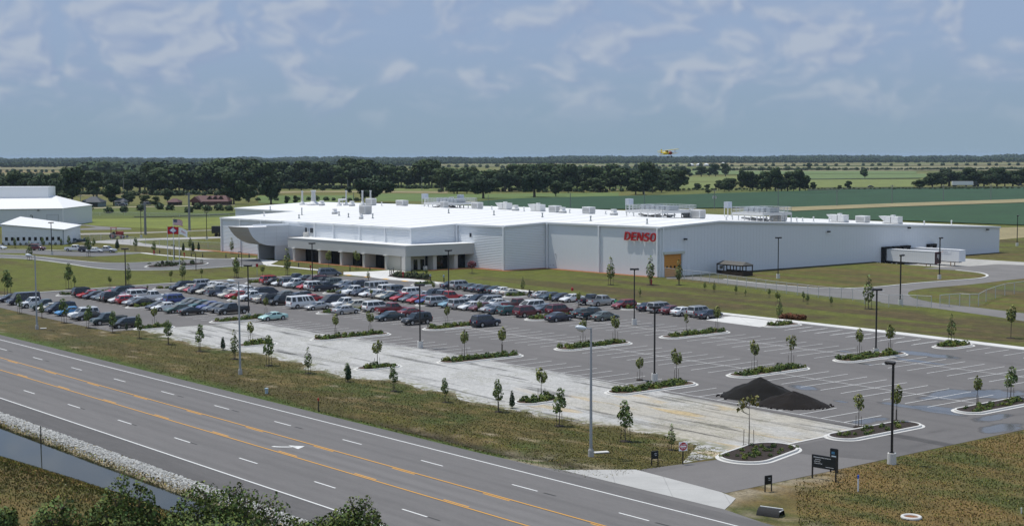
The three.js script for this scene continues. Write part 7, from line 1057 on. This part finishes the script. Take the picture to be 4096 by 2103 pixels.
  { const t0 = [425.83,-3228.04]; for (let k = 0; k < 4; k++) { const [x, z] = [t0[0] + k * 17 - 20, t0[1]], t = thing('grain_bin', `tiny white grain bin on the far horizon fields, ${ordinal(k + 1)} from the left`, 'grain bin', x, groundY(x, z), z, 0, 'far white grain bins'); part('wall', cyl(6, 6, 4, 0, 0, 0, 16), wallWhite, t); part('roof', cyl(0.6, 6.3, 2.4, 0, 4, 0, 16), roofWhite, t); } const [x, z] = [509.85,-3445.7], t = thing('grain_bin', 'tiny white grain bin alone above the far grove', 'grain bin', x, groundY(x, z), z, 0, 'far white grain bins'); part('wall', cyl(4, 4, 5, 0, 0, 0, 16), wallWhite, t); part('roof', cyl(0.5, 4.2, 2.4, 0, 5, 0, 16), roofWhite, t); }
}
// ---------- utility poles and their wires ----------
{
  const wood = mat([0.20, 0.21, 0.22], 0.85); const U = (x, z, h, arm, label, r = 0.16) => { const t = thing('utility_pole', label, 'utility pole', x, groundY(x, z), z, 0.3, 'utility poles'); part('pole', cyl(r * 0.75, r, h, 0, 0, 0, 8), wood, t); if (arm) { part('crossarm', bbox(2.4, 0.16, 0.14, 0, h - 0.7), wood, t); part('insulator', [-1.1, -0.5, 0.5, 1.1].map((k) => cyl(0.06, 0.08, 0.2, k, h - 0.54, 0, 6)), galv, t); } return [x, h, z]; };
  const back = []; for (const [x, z, h, l] of [[129.68,-694.41,9.17, 'first'], [159.85,-701.22,8.19, 'second'], [194.85,-730.79,9.91, 'third'], [229.5,-758.44,9.23, 'fourth'], [260.89,-776.83,9.02, 'fifth'], [291.82,-794.56,8.83, 'sixth']]) back.push(U(x, z, h, 1, `slim utility pole by the straw track behind the plant, ${l} from the left`, 0.2));
  U(27.55,-671.04,7.94, 0, 'pale utility pole behind the roof left of the middle platform', 0.2); U(66.97,-720.28,7.01, 0, 'utility pole behind the middle roof platform', 0.18); U(-11.34,-686.77,6.69, 0, 'thin pole behind the roof beside the hooded unit', 0.15);
  { const [x, z, h] = [96.28,-677.63,9.19]; U(x, z, h, 1, 'utility pole with two pale transformer cans', 0.2); const t = thing('transformer', 'pair of pale transformer cans on a utility pole', 'transformer', x, groundY(x, z) + h * 0.52, z); part('can', [cyl(0.4, 0.4, 1.3, -0.6, 0, 0.3, 10), cyl(0.4, 0.4, 1.3, 0.6, 0, 0.3, 10)], galv, t); }
  const l1 = U(-178.66,-590.72,9.87, 1, 'utility pole in the meadow left of the grey house'), l2 = U(-120.36,-467.56,10.49, 1, 'thick utility pole in the left yard', 0.42), l3 = U(-111.33,-491.71,13.08, 1, 'thick utility pole left of the plant corner', 0.42), l0 = U(-191.61,-544.58,7.59, 1, 'utility pole in front of the large pale warehouse');
  for (const [x, z, h, l] of [[-270.64,-995.23,11.75, 'pale pole before the tree belt, left one of three'], [-270.12,-1008.33,7, 'short pale pole before the tree belt'], [-244.05,-979.34,10.88, 'pale pole before the tree belt, third'], [-264.53,-1299.75,9.47, 'pale pole before the belt above the rust roof'], [-190.24,-1069.58,10.62, 'pale pole with a lamp before the belt behind the round oak'], [-121.93,-1060.91,7.74, 'thin pole in the belt behind the elbow duct'], [-88.4,-796.98,4.99, 'thin pole in the meadow behind the roof'], [-66.37,-1053.86,9.88, 'dark thin pole in the hay meadow']]) U(x, z, h, 0, l, 0.22);
  const wire = (a, b, sag, r = 0.03) => { const pts = []; for (let i = 0; i <= 14; i++) { const t = i / 14; pts.push(new THREE.Vector3(lerp(a[0], b[0], t), lerp(a[1] + groundY(a[0], a[2]), b[1] + groundY(b[0], b[2]), t) - sag * 4 * t * (1 - t) - 0.5, lerp(a[2], b[2], t))); } return new THREE.TubeGeometry(new THREE.CatmullRomCurve3(pts), 24, r, 4); };
  const w = []; for (let i = 0; i + 1 < back.length; i++) w.push(wire(back[i], back[i + 1], 1.5)); tag(part('power_line', w, darkMetal, scene), 'thin power line strung between the poles behind the plant', 'power line');
  tag(part('power_line', [wire(l0, l1, 2), wire(l1, l2, 2), wire(l2, l3, 2)], darkMetal, scene), 'thin power line strung between the poles of the left yard', 'power line');
}
// ---------- vehicles far off ----------
{
  const rig = (label, x, z, L, faceR, cab, boxM) => { const t = thing('semi_truck', label, 'truck', x, groundY(x, z) + 0.45, z, faceR ? 0 : Math.PI); if (L) part('trailer_box', rbox(L, 2.9, 2.5, 0.05, -L / 2, 1.1), boxM, t); part('cab', [rbox(2.4, 2.8, 2.4, 0.25, 2.0, 0.9), rbox(1.5, 1.3, 2.1, 0.2, 3.8, 0.8)], cab, t); part('windshield', bbox(0.06, 0.9, 2.0, 3.22, 2.4), autoGlass, t); for (const k of L ? [-L + 1.5, -L + 2.8, 0.6, 1.6, 3.9] : [0, 1.2, 3.9]) for (const s of [-1, 1]) part('wheel', cyl(0.5, 0.5, 0.4, 0, -0.2, 0, 12).rotateX(Math.PI / 2).translate(k, 0.5, s * 1.0), tyreArchMat, t); part('chassis', bbox((L || 2) + 3, 0.3, 1.0, -(L || 2) / 2 + 1.6, 0.7), trimBlack, t); return t; };
  { const [x, z] = [356.48,-1103.3]; rig('long white trailer truck on the road before the dark grove at the right', x, z, 16.2, true, paints.black, mat([0.72, 0.74, 0.76], 0.5)); }
  { const [x, z] = [-213.57,-1028.84]; rig('white tractor unit parked in the trees at the left, above the rust roof', x, z, 0, false, paints.white, paints.white); }
  const far = (type, colour, x, z, label) => { const c = carModel(type).clone(); c.name = numbered('distant_car'); c.position.set(x, groundY(x, z) + 0.5, z); c.rotation.y = 0.05; c.traverse((o) => { if (o.name === 'body') o.material = paints[colour]; }); scene.add(c); tag(c, label, 'car'); };
  far('sedan', 'black', 273.69,-1087.71, 'dark car on the field road in the middle of the right fields'); far('suv', 'black', 396.27,-1111.62, 'dark car on the field road at the right edge'); far('suv', 'black', -189.06,-740.14, 'dark car parked by the houses in the meadow'); far('pickup', 'navy', -198.54,-726.71, 'dark pickup beside the small grey house');
  { const [x, z] = [-123.56,-445.4], t = thing('tractor', 'red tractor standing in the left works yard', 'tractor', x, 0, z, 0.1), red = mat([0.30, 0.035, 0.025], 0.5); part('hood', [rbox(2.2, 1.1, 1.1, 0.1, 0.9, 1.2), rbox(2.6, 0.5, 1.5, 0.08, 0.2, 0.9)], red, t); part('canopy', [rbox(1.9, 0.12, 1.7, 0.04, -1.0, 3.4), ...[-1.8, -0.2].flatMap((a) => [-0.75, 0.75].map((b) => bbox(0.1, 1.9, 0.1, a, 1.5, b)))], red, t); for (const [a, r] of [[-1.2, 0.95], [1.6, 0.6]]) for (const s of [-1, 1]) { const w = part('wheel', cyl(r, r, 0.5, 0, -0.25, 0, 18).rotateX(Math.PI / 2).translate(a, r, s * 1.1), tyreArchMat, t); part('rim', new THREE.CircleGeometry(r * 0.5, 14).rotateY(s > 0 ? 0 : Math.PI).translate(a, r, s * 1.36), red, w); } part('blade', [rbox(0.3, 0.8, 2.6, 0.05, 3.1, 0.3), bar([1.5, 0.8, 0.6], [3.0, 0.7, 0.6], 0.1), bar([1.5, 0.8, -0.6], [3.0, 0.7, -0.6], 0.1)], trimBlack, t); part('seat', rbox(0.6, 0.7, 0.6, 0.1, -1.0, 1.5), trimBlack, t); }
  { const [x, z] = [-94.26,-456.93], t = thing('dump_trailer', 'dark dump trailer half hidden behind the plant corner', 'trailer', x, 0, z, 0.1); part('body', [rbox(5.2, 1.9, 2.3, 0.1, 0.6, 1.4)], mat([0.012, 0.016, 0.02], 0.6), t); part('frame', bbox(5.0, 0.3, 1.2, 0.5, 1.0), trimBlack, t); for (const k of [-0.6, 0.6]) for (const s of [-1, 1]) part('wheel', cyl(0.5, 0.5, 0.4, 0, -0.2, 0, 14).rotateX(Math.PI / 2).translate(k, 0.5, s * 1.0), tyreArchMat, t); }
  { const [x, z] = [-131.49,-428.91], t = thing('junk_pile', 'pile of dark machine parts beside the low windowed building', 'scrap pile', x, 0, z); const r = rngOf(4), g = []; for (let i = 0; i < 26; i++) g.push(rbox(0.4 + r(), 0.3 + 0.6 * r(), 0.4 + 0.6 * r(), 0.04, (r() - 0.5) * 7, r() * 0.6, (r() - 0.5) * 2).rotateY((r() - 0.5) * 0.3)); part('scrap', g, mat([0.05, 0.08, 0.11], 0.5), t).userData.kind = 'stuff'; }
}
// ---------- crop-dusting biplane ----------
{
  const D = 620, [az, el] = [Math.atan((2671 - 2048) / 5710), Math.atan((620.4 - 0.0031 * 623 - 612) / 5710)], yel = mat([0.72, 0.58, 0.06], 0.45), redM = mat([0.35, 0.05, 0.03], 0.5);
  const t = thing('biplane', 'yellow biplane flying low over the fields', 'airplane', Math.tan(az) * D, 25.65 + Math.tan(el) * D, -D, 0.45); t.rotation.z = 0.1;
  part('fuselage', [new THREE.CapsuleGeometry(0.62, 4.6, 6, 14).rotateX(Math.PI / 2).translate(0, 0, -0.4), cyl(0.12, 0.5, 3.2, 0, 0, 0, 10).rotateX(-Math.PI / 2).translate(0, 0.1, -2.6)], yel, t);
  part('upper_wing', rbox(10.2, 0.16, 1.5, 0.05, 0, 1.15, 0.5), yel, t); part('lower_wing', rbox(9.0, 0.16, 1.4, 0.05, 0, -0.55, 0.4), yel, t);
  part('strut', [-3.6, -1.0, 1.0, 3.6].flatMap((x) => [0, 0.9].map((z) => bar([x, -0.45, z], [x, 1.2, z], 0.05))), redM, t);
  part('cowling', cyl(0.68, 0.72, 0.9, 0, -0.45, 0, 16).rotateX(Math.PI / 2).translate(0, 0, 2.3), redM, t); part('propeller', [bbox(2.5, 0.16, 0.05, 0, -0.08, 2.85), cyl(0.12, 0.2, 0.3, 0, 0, 0, 10).rotateX(Math.PI / 2).translate(0, 0, 2.8)], darkMetal, t);
  part('tailplane', [rbox(3.2, 0.1, 0.9, 0.03, 0, 0.2, -4.9)], yel, t); part('fin', [rbox(0.1, 1.5, 1.0, 0.03, 0, 0.2, -4.9)], yel, t); for (const s of [-1, 1]) { const l = part('landing_leg', bar([s * 0.4, -0.5, 1.4], [s * 0.9, -1.5, 1.5], 0.07), darkMetal, t); part('wheel', cyl(0.36, 0.36, 0.2, 0, -0.1, 0, 14).rotateZ(Math.PI / 2).translate(s * 0.95, -1.55, 1.5), tyreArchMat, l); } part('cockpit', rbox(0.8, 0.55, 1.2, 0.15, 0, 0.5, -0.5), autoGlass, t);
}
// ---------- rough grass of the verges ----------
{
  const blade = (() => { const r = rngOf(12), p = [], c = []; for (let i = 0; i < 5; i++) { const a = r() * 6.28, x = (r() - 0.5) * 0.12, z = (r() - 0.5) * 0.12, h = 0.6 + 0.5 * r(), l = 0.3 * (r() - 0.2), w = 0.05; p.push(x - Math.cos(a) * w, 0, z - Math.sin(a) * w, x + Math.cos(a) * w, 0, z + Math.sin(a) * w, x + Math.sin(a) * l, h, z + Math.cos(a) * l); } const g = new THREE.BufferGeometry(); g.setAttribute('position', new THREE.Float32BufferAttribute(p, 3)); const n = []; for (let i = 0; i < p.length / 3; i++) n.push(0, 1, 0.15); g.setAttribute('normal', new THREE.Float32BufferAttribute(n, 3)); return g; })();
  const gm = new THREE.MeshStandardMaterial({ color: 0xffffff, roughness: 1, side: THREE.DoubleSide });
  const tufts = (label, seed, n, pick, hgt) => { const r = rngOf(seed), M = new THREE.Matrix4(), Q = new THREE.Quaternion(), Y = new THREE.Vector3(0, 1, 0), C = new THREE.Color(), list = []; let guard = 0; while (list.length < n && guard++ < n * 8) { const [x, z] = pick(r), q = groundColour(x, z); const b = q[0] + q[1] > 0.42 ? 0.75 : 0; if (r() < b) continue; list.push([x, z, q]); }
    const im = new THREE.InstancedMesh(blade, gm, list.length); list.forEach(([x, z, q], i) => { const s = hgt * (0.4 + 0.9 * r()); M.compose(new THREE.Vector3(x, groundY(x, z) - 0.01, z), Q.setFromAxisAngle(Y, r() * 6.28), new THREE.Vector3(0.45 + s * 0.8, s, 0.45 + s * 0.8)); im.setMatrixAt(i, M); const k = 0.7 + 0.8 * r(), t = r() < 0.22 ? [0.26, 0.20, 0.085] : r() < 0.3 ? [0.085, 0.12, 0.02] : q; im.setColorAt(i, C.setRGB(Math.min(0.5, t[0] * k * 1.7), Math.min(0.45, t[1] * k * 1.6), Math.min(0.3, t[2] * k * 1.4))); }); im.name = numbered('rough_grass'); im.userData.kind = 'stuff'; tag(im, label, 'grass'); im.castShadow = im.receiveShadow = true; scene.add(im); };
  tufts('rough weedy grass along the verge between highway and car park', 1, 26000, (r) => { const s = -210 + 130 * Math.sqrt(r()) , d = 2.4 + r() * 17; return road(s, d); }, 0.085);
  tufts('dry tall grass of the meadow right of the entrance drive', 2, 16000, (r) => { for (;;) { const u = -73.6 + 66 * r(), v = 44 + 80 * r(), [x, z] = lot(u, v), [, d] = toRoad(x, z); if (d > 3.2 && x / -z < 0.40 && (v > 86 || u > -73.6 + (86 - v) * 0.9)) return [x, z]; } }, 0.10);
  tufts('weedy grass on the ditch banks beside the highway', 3, 40000, (r) => { const s = -145 + 60 * r(), t = r(); const d = t < 0.45 ? -22.6 - 1.5 * r() : waterNear(s) - 0.3 - 13 * r() * r(); return road(s, d); }, 0.15);
  // loose stones of the shoulder
  const rock = new THREE.IcosahedronGeometry(0.09, 0), rr = rngOf(33), N = 9000, im = new THREE.InstancedMesh(rock, mat([0.46, 0.455, 0.43], 0.95), N), M = new THREE.Matrix4(), C = new THREE.Color(); for (let i = 0; i < N; i++) { const s = -160 + 95 * rr(), d = -21.55 - 1.5 * rr() * (0.6 + 0.4 * rr()), [x, z] = road(s, d), k = 0.4 + rr(); M.compose(new THREE.Vector3(x, groundY(x, z) + 0.02, z), new THREE.Quaternion().setFromEuler(new THREE.Euler(rr() * 6, rr() * 6, 0)), new THREE.Vector3(k, k * 0.7, k)); im.setMatrixAt(i, M); const g = 0.7 + 0.5 * rr(); im.setColorAt(i, C.setRGB(g, g, g)); } im.name = 'shoulder_stones'; tag(im, 'pale crushed stones along the near edge of the highway', 'stones', null, 'stuff'); scene.add(im);
}

renderer.render(scene, camera);
